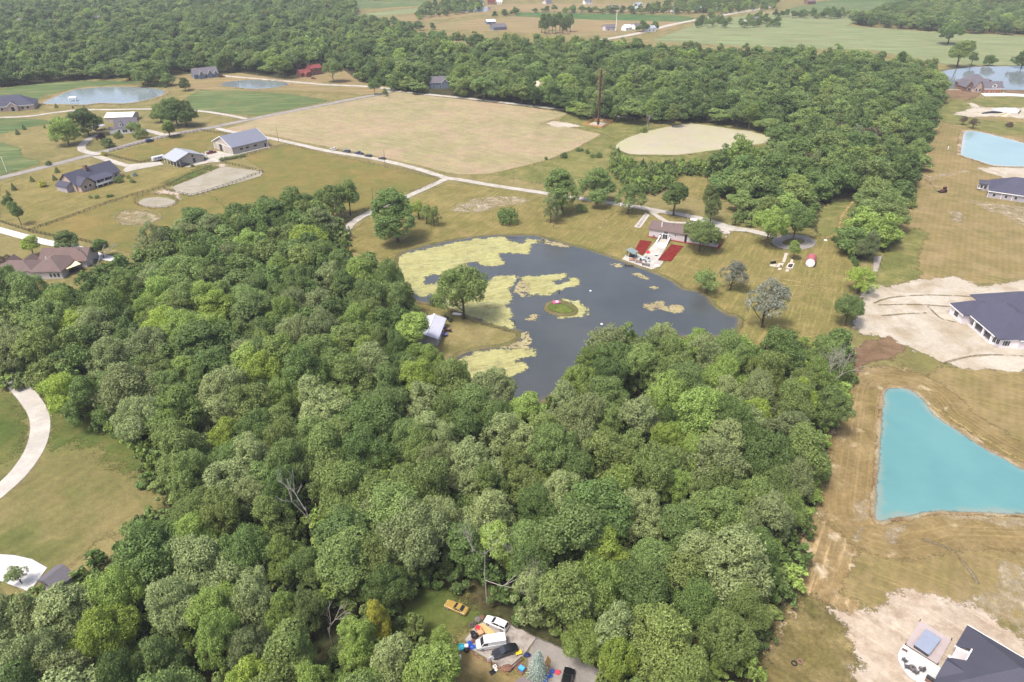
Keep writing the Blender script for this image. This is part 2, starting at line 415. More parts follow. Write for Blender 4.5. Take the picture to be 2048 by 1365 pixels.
M_sandg = ground('thin_sand', S(214,200,174), S(202,186,154), S(182,164,126), 0.05, 0.15, feather=2.5, amp=4.0, es=0.14, famp=0.12, alpha_cut=(0.30, 0.36, 0.66))
M_dirt = ground('bare_dirt', S(200,182,160), S(212,196,174), S(182,162,138), 0.05, 0.25, feather=2.5, amp=2.6, es=0.3, famp=0.14, streak=(R(-50), 0.7, S(210,196,176), 0.54, 0.9), sand=S(226,216,198), sand_t=(0.54,0.72), sand_s=0.09)
M_brown = ground('brown_soil', S(150,118,94), S(168,136,110), S(132,104,80), 0.04, 0.15, feather=2.0, amp=2.0, famp=0.14)
M_gravel = ground('pale_gravel', S(196,190,178), S(206,200,190), S(178,170,154), 0.05, 0.25, feather=0.8, amp=0.35, es=0.5, famp=0.09, fine=2.0)
M_asph = ground('worn_asphalt', S(160,154,148), S(170,164,156), S(148,142,136), 0.04, 0.2, feather=0.5, amp=0.2, es=0.5, famp=0.07, fine=2.0)
M_conc = ground('concrete', S(204,198,188), S(190,184,174), S(214,208,198), 0.05, 0.2, feather=0.2, amp=0.06, es=0.8, famp=0.06, fine=1.5)
M_concw = ground('white_concrete', S(228,226,222), S(222,219,214), S(232,230,226), 0.05, 0.2, feather=0.2, amp=0.04, es=0.8, famp=0.03, fine=1.5)
M_oldc = ground('stained_concrete', S(176,166,156), S(190,182,174), S(150,138,126), 0.12, 0.5, feather=0.2, amp=0.08, es=0.8, famp=0.10, fine=1.5, sand=S(110,98,86), sand_t=(0.66,0.74), sand_s=0.35)
M_arena = ground('arena_sand', S(188,180,164), S(178,170,152), S(166,160,134), 0.04, 0.16, feather=0.8, amp=0.7, famp=0.08)
M_bank = ground('pond_bank', S(150,134,98), S(128,118,84), S(120,124,66), 0.08, 0.25, feather=1.0, amp=0.6, famp=0.2)
M_bankr = ground('eroded_bank', S(176,146,112), S(206,190,162), S(156,124,92), 0.10, 0.3, feather=1.0, amp=0.6, famp=0.2)
M_mulch = ground('red_mulch', S(152,44,40), S(138,36,36), S(170,62,52), 0.2, 0.6, feather=0.15, amp=0.08, es=0.8, famp=0.18, fine=2.5)
M_algae = ground('algae', S(196,192,128), S(184,178,118), S(164,160,108), 0.07, 0.3, feather=2.0, amp=2.4, es=0.25, famp=0.14, fine=0.8, rough=0.8, streak=(R(20), 0.8, S(178,178,130), 0.48, 0.68), sand=S(150,148,116), sand_t=(0.56,0.72), sand_s=0.2)
M_algaeb = ground('tan_algae', S(196,184,136), S(184,172,128), S(160,148,112), 0.06, 0.25, feather=0.4, amp=1.5, es=0.4, famp=0.12, fine=0.8, rough=0.8, alpha_cut=(0.5, 0.40, 0.48))
M_duck = ground('duckweed', S(204,194,168), S(192,182,156), S(194,192,148), 0.02, 0.05, feather=0.6, amp=0.5, famp=0.05, rough=0.75)
M_isle = ground('island_grass', S(110,128,54), S(134,146,66), S(94,112,46), 0.2, 0.5, feather=0.5, amp=0.7, famp=0.3)
M_pond = water('pond_water', (0.043,0.049,0.051,1), (0.058,0.063,0.064,1), 0.05, 0.30, 0.7, shallow=(0.085,0.078,0.058,1), depth=1.6, murk=0.03)
M_teal = water('teal_water', (0.074,0.180,0.184,1), (0.090,0.202,0.202,1), 0.07, 0.22, 1.0, amp=0.7, soft=0.5, murk=0.05, shallow=(0.17,0.20,0.17,1), depth=2.0)
M_lake = water('lake_water', (0.12,0.14,0.15,1), (0.15,0.17,0.18,1), 0.06, 0.08, 0.5)
M_blue = water('pale_blue_water', (0.20,0.285,0.285,1), (0.17,0.25,0.26,1), 0.10, 0.12, 0.7, shallow=(0.30,0.31,0.28,1), depth=3.0)

gm = MB(); gm.add([(-9000,-2500,0),(9000,-2500,0),(9000,14000,0),(-9000,14000,0)], [(0,1,2,3)])
gobj = gm.build('ground', M_base, fix=False); gobj['kind'] = 'structure'

F = {}   # named outlines in photo pixels, reused to keep trees off fields
F['crop'] = [(437,263),(513,239),(600,221),(700,203),(770,189),(792,185),(939,201),(1042,213),(1130,226),(1137,229),(1076,249),(1144,256),(1202,269),(1149,299),(1090,322),(982,348),(920,350),(890,345),(833,330),(748,312),(607,285),(539,270)]
F['soy'] = Z1([(1090,570),(1200,515),(1350,525),(1700,555),(1930,590),(1500,680),(1130,645)])
F['meadow'] = [(-250,190),(0,178),(68,169),(171,162),(284,162),(284,167),(171,174),(92,190),(68,202),(0,205),(-250,225)]
F['green_a'] = Z4([(-300,250),(100,235),(300,245),(420,262),(250,290),(0,345),(-300,420)])
F['green_b'] = Z4([(-200,380),(0,400),(140,445),(150,500),(300,545),(0,640),(-200,690)])
F['farm_tan'] = [(830,57),(891,45),(973,37),(1042,30),(1300,40),(1377,44),(1330,62),(1247,70),(1144,73),(1042,66),(956,62)]
F['farm_green'] = Z2([(1000,75),(1900,90),(2020,105),(1980,130),(1450,118),(960,97)])
F['big_pale'] = [(1300,82),(1390,50),(1462,36),(1514,28),(1623,31),(1759,33),(1690,52),(1780,58),(1861,64),(2048,73),(2300,85),(2300,128),(2048,131),(1900,130),(1800,112),(1740,100),(1600,97),(1480,92)]
F['top_green'] = [(1560,24),(1600,12),(1650,4),(1790,4),(1785,14),(1750,29),(1640,28)]
F['top_green2'] = [(1600,8),(1700,-2),(1900,-4),(1860,4),(1800,6)]
F['nw_green'] = [(700,18),(690,2),(760,-3),(850,-2),(870,10),(800,14),(740,18)]
F['nw_pale'] = Z2([(0,95),(150,75),(380,50),(560,45),(420,70),(200,95),(80,110)])
F['tan_strip'] = Z2([(260,105),(400,85),(560,65),(700,72),(880,65),(760,90),(560,110),(420,130),(300,120)])
F['n_tan'] = Z2([(560,40),(700,25),(1400,20),(2100,30),(2300,60),(2000,75),(1700,70),(1000,68),(860,60),(780,30)])
F['clear_a'] = Z2([(480,240),(560,225),(700,250),(690,280),(560,275)])
F['clear_b'] = Z2([(570,285),(700,285),(730,330),(600,330)])
F['wheat'] = Z3([(1720,45),(2300,40),(2300,62),(1980,62),(1860,75),(1715,68)])
F['town'] = Z1([(-200,160),(60,140),(200,118),(380,110),(390,150),(280,150),(0,185),(-200,200)])
F['nhouse'] = [(340,175),(352,152),(385,148),(400,160),(440,150),(480,146),(560,158),(590,150),(640,135),(690,142),(720,165),(790,176),(765,190),(600,182),(440,182)]
field('crop_field', F['crop'], M_crop, 0.03, 3.0)
field('green_field', F['soy'], M_green, 0.03, 4.0)
field('green_field', F['meadow'], M_green, 0.03, 5.0)
field('green_field', F['green_a'], M_green, 0.03, 4.0)
field('green_field', F['green_b'], M_green, 0.03, 3.0)
field('tan_field', F['farm_tan'], M_tan, 0.04, 8.0, 6)
field('green_field', F['farm_green'], M_green2, 0.10, 8.0, 6)
field('pale_field', F['big_pale'], M_pale, 0.04, 9.0, 6)
field('green_field', F['top_green'], M_green, 0.10, 10.0, 6)
field('green_field', F['top_green2'], M_green2, 0.04, 14.0, 6)
field('green_field', F['nw_green'], M_green, 0.04, 12.0, 6)
field('pale_field', F['nw_pale'], M_pale, 0.05, 9.0, 6)
field('tan_field', F['tan_strip'], M_tan, 0.06, 7.0, 6)
field('tan_field', F['n_tan'], M_tan, 0.03, 12.0, 6)
field('tan_field', F['wheat'], M_tan, 0.05, 10.0, 6)
field('tan_field', F['town'], M_tan, 0.05, 6.0, 4)
field('pasture', Z5([(380,330),(680,248),(900,300),(1300,385),(1760,490),(1550,590),(1200,720),(900,760),(520,760),(0,900),(-420,800),(-420,640),(0,640),(530,440)]), M_past, 0.03, 2.5)
field('paddock', Z4([(760,490),(1130,385),(1420,328),(1620,352),(1460,410),(1440,470),(1140,490),(1070,525),(985,545)]), M_past, 0.03, 2.5)
field('pasture', Z4([(205,1030),(740,840),(1075,745),(1240,760),(1340,785),(1500,780),(1600,900),(1150,1100),(900,1180),(665,1110)]), M_past, 0.05, 2.5)
field('lawn', Z4([(0,700),(300,600),(500,560),(900,590),(1130,590),(1480,575),(1075,738),(740,832),(205,1020),(0,955)]), M_lawn, 0.03, 2.5)
F['main_lawn'] = [(700,470),(720,450),(760,425),(830,397),(890,368),(960,372),(1082,394),(1149,403),(1237,416),(1330,430),(1457,462),(1500,468),(1560,500),(1640,470),(1700,490),(1715,560),(1720,610),(1690,680),(1560,700),(1420,690),(1100,620),(790,620),(770,520),(690,500)]
field('lawn', F['main_lawn'], M_lawn, 0.03, 1.6)
field('weedy_field', Z6([(280,372),(640,290),(860,205),(1040,105),(1280,20),(1400,40),(1150,150),(1100,190),(1240,240),(1500,250),(1750,225),(1960,190),(2050,260),(1900,330),(1750,390),(1300,440),(1150,470),(870,480),(640,440)]), M_weed, 0.05, 2.0)
field('weedy_field', ZO([(320,1140),(450,1010),(800,1060),(1000,1070),(1560,1120),(1766,1130),(1766,1365),(1300,1500),(1180,1420),(960,1340),(700,1260)]), M_weed, 0.07, 2.0)
field('grass_clearing', Z7([(520,110),(600,50),(780,60),(790,120),(740,220),(640,190)]), M_lawn, 0.10, 1.5)
F['clearing'] = Z7([(1590,420),(1610,290),(1700,240),(1850,235),(1910,290),(1850,400),(1750,500),(1620,500)])
field('grass_clearing', F['clearing'], M_weed, 0.08, 1.5)
field('straw_lawn', ZS([(640,330),(780,150),(920,100),(1000,150),(920,300),(930,500),(700,560),(560,560)]), M_weed, 0.05, 1.5)
F['back_field'] = ZR([(1000,880),(1300,450),(1200,320),(1500,300),(2200,420),(2600,600),(2600,1900),(1000,1900),(760,1600),(880,1200)])
field('dry_field', F['back_field'], M_lawn2, 0.02, 2.5)
field('weedy_field', ZR([(1250,240),(1500,230),(1620,300),(1440,370),(1700,420),(2100,440),(2200,560),(1800,540),(1500,470),(1300,430),(1180,330)]), M_weed, 0.06, 2.5)
field('weedy_field', ZU([(800,740),(1200,680),(2400,690),(2400,920),(1800,900),(1200,890)]), M_weed, 0.06, 3.0)
field('brown_soil', ZU([(150,640),(250,540),(650,520),(900,550),(1050,600),(1000,680),(800,740),(300,690)]), M_brown, 0.08, 2.0)
field('sandy_yard', ZU([(280,520),(320,440),(650,440),(700,520),(880,545),(1100,600),(900,560),(500,530)]), M_sand, 0.10, 2.0)
field('bare_soil', ZU([(1550,520),(1700,490),(2400,500),(2400,640),(1900,640),(1600,600)]), M_brown, 0.08, 2.5)
field('building_site', ZU([(470,1040),(800,940),(1000,900),(1500,905),(2400,900),(2400,1100),(1900,1130),(1300,1080),(900,1110)]), M_sand, 0.10, 2.0)
field('sand_path', ZU([(780,790),(900,800),(1010,860),(1050,910),(900,910),(840,850)]), M_sand, 0.11, 1.5, 1.5)
field('sandy_ground', ZR([(1600,850),(1800,835),(2300,840),(2300,980),(1850,940),(1700,890)]), M_sand, 0.08, 1.6)
field('sandy_ground', ZR([(1500,1150),(2000,1200),(2400,1250),(2400,1500),(2050,1400),(1850,1280),(1600,1180)]), M_sandg, 0.08, 1.6)
field('sandy_ground', ZR([(1390,1250),(1500,1250),(1470,1340),(1380,1330)]), M_sandg, 0.08, 1.2)
field('sandy_ground', ZR([(1120,920),(1380,890),(1540,875),(1300,935),(1200,960)]), M_sandg, 0.08, 1.2)
field('grass_strip', ZT([(700,60),(1100,70),(1300,-60),(1950,-30),(2500,200),(2500,800),(1950,700),(1500,450),(1230,250),(1100,110),(850,110)]), M_lawn2, 0.05, 1.5)
TEAL_OUT = [(1771,782),(1792,777),(1820,781),(1848,801),(1863,824),(1889,845),(1927,870),(1971,899),(2009,919),(2048,940),(2200,1000),(2240,1030),(2200,1042),(2048,1031),(1984,1028),(1927,1026),(1881,1024),(1850,1027),(1817,1035),(1792,1036),(1768,1044),(1750,1037),(1750,994),(1756,930),(1760,865),(1765,814)]
field('straw_strip', ZT([(560,120),(680,-40),(1000,-60),(1180,40),(1050,90),(860,120),(830,400),(800,800),(770,1150),(720,1400),(700,1800),(600,2400),(-100,2400),(260,1400),(400,900),(440,500)]), M_stubble, 0.06, 1.0)
field('mown_meadow', ZT([(780,1150),(950,1120),(1300,1080),(2000,1110),(2600,1150),(2600,2200),(1900,2200),(1300,1900),(900,1900),(500,1700)]), M_lawn2, 0.07, 1.2)
field('sand_patch', ZT([(640,1020),(740,1010),(720,1100),(660,1300),(610,1350),(640,1150)]), M_sandg, 0.09, 0.7)
field('sand_patch', ZT([(840,1290),(980,1170),(1060,1210),(950,1280),(860,1330)]), M_sandg, 0.10, 0.7)
field('sand_patch', ZT([(1280,1085),(1500,1100),(1950,1120),(2200,1140),(2200,1170),(1800,1150),(1450,1120)]), M_sandg, 0.10, 0.7)
field('mown_ring', TEAL_OUT, M_ring, 0.075, 0.9, 2.5, True, grow=11.0)
field('weedy_yard', ZB([(0,1300),(200,760),(420,480),(620,560),(830,800),(790,1000),(780,1400)]), M_drygrass, 0.08, 0.8)
field('dirt_yard', ZB([(600,570),(750,620),(950,560),(1100,440),(1400,470),(1700,560),(2000,800),(2500,1100),(2500,1900),(760,1900),(800,1100),(800,900),(720,700)]), M_dirt, 0.10, 0.7)
field('sandy_ground', ZB([(1900,230),(2000,280),(2400,400),(2400,900),(2048,780),(1750,560),(1650,480),(1850,440)]), M_sandg, 0.12, 0.8)
F['sand_yard'] = [(1723,584),(1744,571),(1779,574),(1831,561),(1869,559),(1908,553),(1946,566),(1964,576),(2048,561),(2260,545),(2260,760),(2048,741),(2010,742),(1933,736),(1895,728),(1818,700),(1779,678),(1723,671),(1710,656),(1720,615)]
field('sand_yard', F['sand_yard'], M_sand, 0.09, 1.2, 3.5)
field('brown_weeds', ZS([(330,1270),(330,1150),(500,990),(700,950),(830,1040),(700,1130),(520,1150),(420,1260)]), M_brown, 0.10, 1.0)
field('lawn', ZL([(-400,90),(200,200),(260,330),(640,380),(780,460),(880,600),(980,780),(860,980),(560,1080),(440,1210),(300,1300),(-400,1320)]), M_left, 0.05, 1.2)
field('greener_grass', ZL([(230,120),(420,250),(620,330),(780,440),(880,600),(980,780),(900,800),(780,720),(640,650),(560,560),(400,540),(300,560),(270,420)]), M_gset, 0.07, 1.0, 6.0)  # greener zone blending into the tan lawn
field('greener_grass', ZL([(-200,150),(90,270),(150,420),(110,560),(40,640),(-200,700)]), M_gset, 0.07, 1.0, 6.0)
field('shade_toned_yard_grass', ZV([(-1100,400),(-900,-300),(-500,-350),(60,-250),(300,100),(560,160),(300,400),(0,500),(0,700),(-300,700)]), M_gset, 0.06, 0.8)  # shade under the trees is put into this darker grass colour
field('dry_yard', ZV([(-200,1000),(0,700),(300,760),(700,1000),(1100,1200),(1300,1500),(700,1800),(-500,1800)]), M_lawn2, 0.07, 0.6)
# woodland floor
F['wood'] = [(-250,640),(0,600),(120,600),(210,590),(300,540),(420,500),(560,470),(660,450),(700,470),(690,520),(760,560),(810,590),(830,640),(820,700),(880,760),(930,810),(1060,840),(1130,790),(1200,730),(1290,700),(1400,690),(1560,700),(1690,690),(1700,760),(1670,850),(1650,940),(1630,1000),(1600,1120),(1570,1230),(1510,1330),(1440,1600),(1180,1600),(1100,1290),(900,1230),(700,1500),(-400,1600),(-400,1330),(0,1240),(120,1180),(230,1120),(320,1000),(260,900),(160,840),(60,780),(-250,740)]
field('forest_floor', F['wood'], M_floor, 0.04, 2.0)
F['north_wood'] = [(-400,0),(690,0),(710,36),(750,58),(800,68),(850,78),(910,86),(1000,90),(1100,94),(1250,98),(1330,106),(1480,116),(1600,121),(1740,124),(1800,132),(1870,144),(1880,180),(1850,270),(1800,380),(1790,480),(1720,520),(1600,440),(1500,430),(1440,390),(1420,330),(1540,300),(1560,270),(1440,247),(1260,240),(1040,212),(790,182),(600,160),(400,150),(170,160),(0,176),(-400,190)]
field('forest_floor', F['north_wood'], M_floor, 0.015, 5.0)
field('grass_clearing', F['clear_a'], M_tan, 0.06, 4.0); field('grass_clearing', F['clear_b'], M_tan, 0.06, 4.0)
field('house_lots', F['nhouse'], M_base if False else M_tan, 0.045, 4.0)

# ponds: bank, then water, then what floats on it
F['pond'] = [(801,510),(843,496),(885,486),(938,477),(991,472),(1033,472),(1072,473),(1103,480),(1132,489),(1167,498),(1202,509),(1244,524),(1300,544),(1343,563),(1364,579),(1392,584),(1413,595),(1430,616),(1455,630),(1476,637),(1470,660),(1440,672),(1380,672),(1290,682),(1227,679),(1202,679),(1181,693),(1167,718),(1160,732),(1140,755),(1100,790),(1060,815),(1010,815),(950,800),(915,770),(903,745),(917,714),(956,700),(1005,695),(1030,686),(1042,674),(1040,665),(1023,660),(991,651),(956,642),(931,630),(896,616),(868,610),(847,605),(830,600),(815,575),(800,545)]
F['teal'] = [(1771,782),(1792,777),(1820,781),(1848,801),(1863,824),(1889,845),(1927,870),(1971,899),(2009,919),(2048,940),(2200,1000),(2240,1030),(2200,1042),(2048,1031),(1984,1028),(1927,1026),(1881,1024),(1850,1027),(1817,1035),(1792,1036),(1768,1044),(1750,1037),(1750,994),(1756,930),(1760,865),(1765,814)]
F['duck'] = [(1231,293),(1252,278),(1296,263),(1348,252),(1381,248),(1427,253),(1471,260),(1500,263),(1540,275),(1545,283),(1510,290),(1468,296),(1413,303),(1357,310),(1310,310),(1263,309),(1240,301)]
F['blue'] = [(1927,267),(1936,263),(1956,264),(1996,273),(2048,287),(2130,306),(2140,325),(2120,335),(2048,334),(1991,332),(1952,321),(1925,312),(1921,306)]
F['lake'] = [(1880,150),(1890,142),(1925,137),(1960,134),(2048,133),(2250,133),(2250,186),(2048,181),(2000,180),(1950,177),(1895,176)]
F['lpond'] = Z4([(300,125),(400,80),(520,35),(700,18),(900,15),(1080,25),(1160,45),(1130,75),(1000,115),(850,132),(700,128),(600,140),(480,138),(330,135)])
F['npond'] = Z1([(1290,500),(1340,480),(1450,470),(1600,475),(1690,492),(1640,510),(1500,522),(1350,510)])
F['white_pond'] = [(902,20),(936,15),(980,15),(970,24),(912,24)]
def pond(name, key, mat, bank, g, wid=2.2, hump=0.4, z=0.12):
    zf = lambda s, p: hump*np.exp(-((s-wid+1.0*0.6*wid)/(0.45*wid))**2)
    field('pond_bank', F[key], bank, 0.10, g, 1.0, True, zf=lambda s, p: hump*np.exp(-((s-0.5*wid)/(0.3*wid))**2)-0.12*np.clip((s-wid)/1.0, 0, 1), grow=wid)
    return field(name, F[key], mat, z, g, 0.8, True)
pond('pond', 'pond', M_pond, M_bank, 0.8, 1.6, 0.35)
pond('pond', 'teal', M_teal, M_bankr, 0.6, 0.9, 0.4, 0.14)
pond('pond', 'duck', M_duck, M_weed, 1.6, 3.0, 0.3)
pond('pond', 'blue', M_blue, M_bankr, 1.6, 2.2, 0.4)
pond('lake', 'lake', M_lake, M_bank, 3.5, 3.0, 0.3)
M_grey = water('grey_blue_water', (0.165,0.195,0.200,1), (0.135,0.165,0.175,1), 0.08, 0.10, 0.6, shallow=(0.22,0.22,0.19,1), depth=3.0)
pond('pond', 'lpond', M_grey, M_tan, 2.5, 3.0, 0.3)
pond('pond', 'npond', M_lake, M_tan, 2.5, 3.0, 0.3)
pond('pond', 'white_pond', M_lake, M_tan, 6.0, 5.0, 0.3)
def mat_on_pond(pts, mat=None, g=0.6, z=0.15):
    return field('algae_mat', Z8(pts), mat or M_algae, z, g, 1.8, True, kind='stuff')
mat_on_pond([(62,205),(200,170),(350,135),(500,110),(650,100),(690,125),(760,132),(785,110),(850,115),(850,132),(790,150),(800,175),(760,195),(640,190),(610,205),(645,230),(640,250),(590,268),(540,265),(500,245),(420,252),(440,280),(330,312),(210,320),(190,345),(210,372),(300,350),(430,300),(500,335),(560,350),(600,325),(690,318),(720,330),(720,350),(680,400),(690,450),(670,500),(700,540),(690,560),(695,620),(600,598),(500,573),(430,540),(330,500),(300,440),(240,430),(180,440),(90,380),(40,290)])
mat_on_pond([(740,350),(760,330),(850,320),(950,310),(990,305),(1000,320),(960,345),(920,352),(960,368),(1010,350),(1020,330),(1060,330),(1078,350),(1060,380),(1000,385),(940,420),(860,430),(800,422),(780,400),(760,375)])
mat_on_pond([(390,790),(500,750),(640,737),(790,735),(825,755),(800,780),(740,790),(720,805),(770,830),(780,850),(720,880),(700,900),(650,940),(500,940),(380,900)])
mat_on_pond([(980,452),(1040,462),(1090,480),(1118,505),(1125,528),(1095,550),(1030,558),(960,555),(1040,535),(1055,510),(1035,485)])
mat_on_pond([(700,410),(740,350),(790,360),(790,430),(760,440),(720,420)], M_algaeb)
mat_on_pond([(1425,485),(1500,472),(1550,462),(1580,490),(1650,485),(1670,510),(1640,535),(1560,515),(1480,515)], M_algaeb)
mat_on_pond([(1255,255),(1300,250),(1325,262),(1300,272)], M_algaeb)
mat_on_pond([(1375,310),(1420,308),(1465,328),(1450,340),(1400,328)], M_algaeb)
mat_on_pond([(1480,385),(1510,380),(1530,392),(1500,397)], M_algaeb)
mat_on_pond([(780,565),(830,535),(850,550),(810,575)], M_algaeb)
mat_on_pond([(860,108),(920,125),(1010,150),(1000,160),(900,140),(860,125)], M_algaeb)
mat_on_pond([(640,725),(745,690),(755,650),(790,640),(790,730)], M_algaeb, z=0.16)
isle = Z8([(875,505),(890,475),(930,460),(1000,462),(1050,485),(1075,515),(1060,545),(1000,555),(930,545),(885,525)])
field('island_shore', isle, M_bank, 0.13, 0.5, 0.8, True, zf=lambda s, p: 0.25*np.clip(s/2, -0.4, 1))
field('island', Z8([(900,500),(915,483),(950,478),(1000,490),(1035,510),(1040,528),(1000,538),(940,532),(910,518)]), M_isle, 0.40, 0.5, 0.6, True, zf=lambda s, p: 0.35*np.clip(s/1.5, -0.3, 1))

# roads, lanes, paving
ROAD = [(-250,410),(-60,371),(0,357),(100,332),(200,306),(286,283),(342,270),(427,255),(513,237),(598,220),(700,200),(768,187),(789,179)]
road('road', ROAD, 6.0, M_asph, 0.14, 1.6)
LANE = [(437,258),(470,266),(539,277),(607,292),(663,304),(748,318),(833,338),(890,356),(918,360),(988,372),(1082,386),(1149,396),(1237,409),(1281,416),(1325,424),(1398,437),(1457,455),(1500,462),(1540,472)]
road('gravel_lane', LANE, 4.2, M_gravel, 0.16, 1.2)
road('gravel_lane', [(889,360),(819,392),(780,408),(748,422),(706,446),(686,475),(680,503),(700,530)], 3.8, M_gravel, 0.18, 1.0)
road('gravel_lane', [(789,182),(850,189),(939,198),(1042,210),(1144,222),(1200,229),(1264,237)], 5.0, M_gravel, 0.16, 2.0)
road('gravel_lane', [(440,152),(500,157),(570,163),(650,170),(720,173),(786,179)], 5.0, M_gravel, 0.16, 2.2)
road('gravel_lane', [(-200,250),(-40,238),(0,236),(60,233),(110,226),(160,221),(230,220),(300,219),(390,222),(450,230),(490,238)], 4.0, M_gravel, 0.15, 2.0)
road('gravel_drive', Z4([(690,350),(610,390),(570,440),(600,470),(690,485)]), 4.5, M_gravel, 0.16, 1.2)
road('gravel_drive', Z4([(930,305),(1050,325),(1140,350),(1230,345)]), 4.5, M_gravel, 0.16, 1.4)
road('concrete_drive', [(-150,420),(0,461),(86,484),(160,499),(200,514),(235,520)], 4.2, M_concw, 0.16, 1.0)
field('gravel_court', Z4([(640,505),(720,500),(900,560),(1120,540),(1150,560),(960,595),(880,615),(860,600),(880,580),(760,545)]), M_gravel, 0.18, 1.0, 1.2)
field('barn_yard', ZM([(930,460),(1080,445),(1340,500),(1850,375),(1870,395),(1350,520),(1170,560),(1150,610),(1000,620),(850,650),(700,690),(640,680),(740,620),(950,600)]), M_gravel, 0.18, 1.0, 1.2)
field('riding_arena', [(343,376),(446,334),(526,344),(523,353),(383,393),(357,387)], M_arena, 0.20, 1.0, 1.2)
field('dirt_track', ZM([(200,1060),(340,1010),(540,1040),(600,1160),(540,1130),(500,1080)]), M_dirt, 0.19, 0.9, 1.2)
field('dirt_track', ZM([(1100,640),(1200,640),(1320,720),(1270,740),(1140,680)]), M_dirt, 0.19, 0.9, 1.2)
def ellipse(cx, cy, rx, ry, n=24): return [(cx+rx*math.cos(2*math.pi*k/n), cy+ry*math.sin(2*math.pi*k/n)) for k in range(n)]
field('round_pen_sand', Z4(ellipse(1100,825,128,38)), M_arena, 0.16, 0.9, 1.5)
field('round_pen_sand', Z4(ellipse(965,935,150,48)), M_sandg, 0.16, 0.9, 2.5)
field('grass_mound', ZM([(340,900),(620,800),(880,670),(1030,660),(1080,690),(900,780),(600,900),(400,950)]), M_gset, 0.10, 1.0, 2.0, zf=lambda s, p: 0.8*np.clip(s/4, 0, 1))
road('circle_drive', ellipse(1587,485.5,33,11,20), 4.6, M_asph, 0.20, 0.8, closed=True)
field('gravel_apron', Z7([(300,265),(420,290),(560,312),(760,352),(940,405),(1100,445),(1060,455),(960,450),(930,475),(900,470),(700,400),(560,395),(480,390),(420,360)]), M_gravel, 0.19, 0.9, 1.0, minus=[Z7([(415,325),(450,310),(650,350),(700,385),(600,385),(500,378)])])
field('stone_drive', ZW([(235,300),(430,60),(510,95),(345,320)]), M_conc, 0.20, 0.4, 0.8)
field('gravel_strip', ZW([(290,290),(440,75),(470,85),(330,300)]), M_oldc, 0.22, 0.4, 0.8)
DRV = ZL([(-250,60),(25,150),(115,220),(205,335),(230,425),(210,540),(145,655),(50,760),(-150,920),(-400,1080)])
road('curved_drive', DRV, 4.7, M_conc, 0.16, 0.7)
field('concrete_apron', [(-120,1100),(0,1110),(30,1112),(65,1120),(95,1137),(60,1185),(0,1163),(-120,1130)], M_concw, 0.18, 0.6, 0.6)
field('sand_patch', Z6([(20,600),(150,545),(330,520),(480,530),(550,555),(450,585),(330,600),(180,630),(60,630)]), M_sandg, 0.10, 1.0)
field('sand_patch', Z6([(120,580),(260,550),(350,545),(270,600),(180,625)]), M_sandg, 0.12, 1.0)
field('sand_patch', ZO([(80,1190),(200,1150),(420,1170),(700,1230),(500,1250),(250,1240)]), M_sand, 0.12, 1.4)
field('tower_gravel', ZO([(760,1205),(860,1165),(1090,1180),(980,1230)]), M_gravel, 0.14, 1.2, 1.2)
field('tower_drive', ZO([(700,1030),(930,1035),(1090,1155),(940,1150),(800,1070)]), M_conc, 0.20, 1.4, 1.2)
field('concrete_path', ZS([(575,330),(640,320),(605,445),(568,445)]), M_oldc, 0.14, 0.5, 0.8)
field('driveway_concrete', ZU([(1060,600),(1500,580),(1600,600),(2400,640),(2400,700),(1700,660),(1150,665)]), M_concw, 0.14, 1.4, 1.2)
field('parking_pad', ZV([(160,580),(340,350),(560,260),(900,330),(1000,400),(1100,420),(1325,555),(1150,800),(880,1110),(640,960),(360,790),(250,740)]), M_oldc, 0.20, 0.35, 0.5)
field('asphalt_drive', ZV([(900,330),(1050,400),(1325,540),(1700,700),(2100,900),(2500,1150),(2900,1600),(1100,1600),(1200,1200),(1180,820),(1325,560)]), M_asph, 0.16, 0.5, 1.0)
# distant roads
road('far_road', [(1180,84),(1247,73),(1290,64),(1343,50),(1395,40),(1440,32),(1500,22),(1545,14)], 9.0, M_gravel, 0.16, 5.0)
road('far_road', [(1500,25),(1560,27),(1640,29),(1760,32)], 6.0, M_gravel, 0.16, 6.0)
field('red_mulch_bed', ZW([(345,520),(545,550),(385,785),(255,690)]), M_mulch, 0.20, 0.4, 0.4)
field('red_mulch_bed', ZW([(875,595),(1080,625),(870,890),(645,865)]), M_mulch, 0.20, 0.4, 0.4)
field('patio', ZW([(580,580),(680,500),(840,520),(790,640),(650,870),(740,880),(720,930),(650,990),(480,1040),(30,850),(110,770),(260,740),(390,800),(440,740)]), M_conc, 0.18, 0.4, 0.4)
field('patio_aprons', ZW([(600,600),(640,560),(800,580),(770,650),(660,650)]), M_concw, 0.22, 0.4, 0.3)

# wheel marks and straw lines
for pts in (ZS([(580,690),(700,650),(900,632),(1100,630),(1400,645),(1580,672)]), ZS([(620,706),(900,703),(1160,718)]), ZS([(1100,1165),(1300,1112),(1500,1095),(1747,1105)]), ZS([(1000,720),(1060,780),(1110,815),(1210,840)]), ZS([(640,790),(820,775),(980,768)]), ZB([(1300,60),(1500,130),(1560,190),(1640,290),(1700,380)]), ZR([(1110,940),(1180,985),(1250,1060)])):
    road('wheel_track', pts, 0.7, M_track, 0.16, 0.35, 0.6)
for pts, w in ((Z7([(1850,235),(1790,310),(1760,360),(1745,440),(1700,490),(1600,497)]), 1.1), (Z7([(1215,785),(1450,822),(1680,878),(1760,900)]), 0.9), (Z7([(1210,812),(1440,850),(1600,872)]), 0.8), (Z7([(640,190),(740,215)]), 0.9), (Z6([(1130,630),(1060,690),(1025,750),(1050,785)]), 0.5), (Z6([(1100,640),(1040,690),(1010,750)]), 0.5), (ZT([(1200,230),(1500,420),(1800,600),(1950,690)]), 1.0)):
    road('straw_line', pts, w, M_straw, 0.17, 0.4, 0.8)

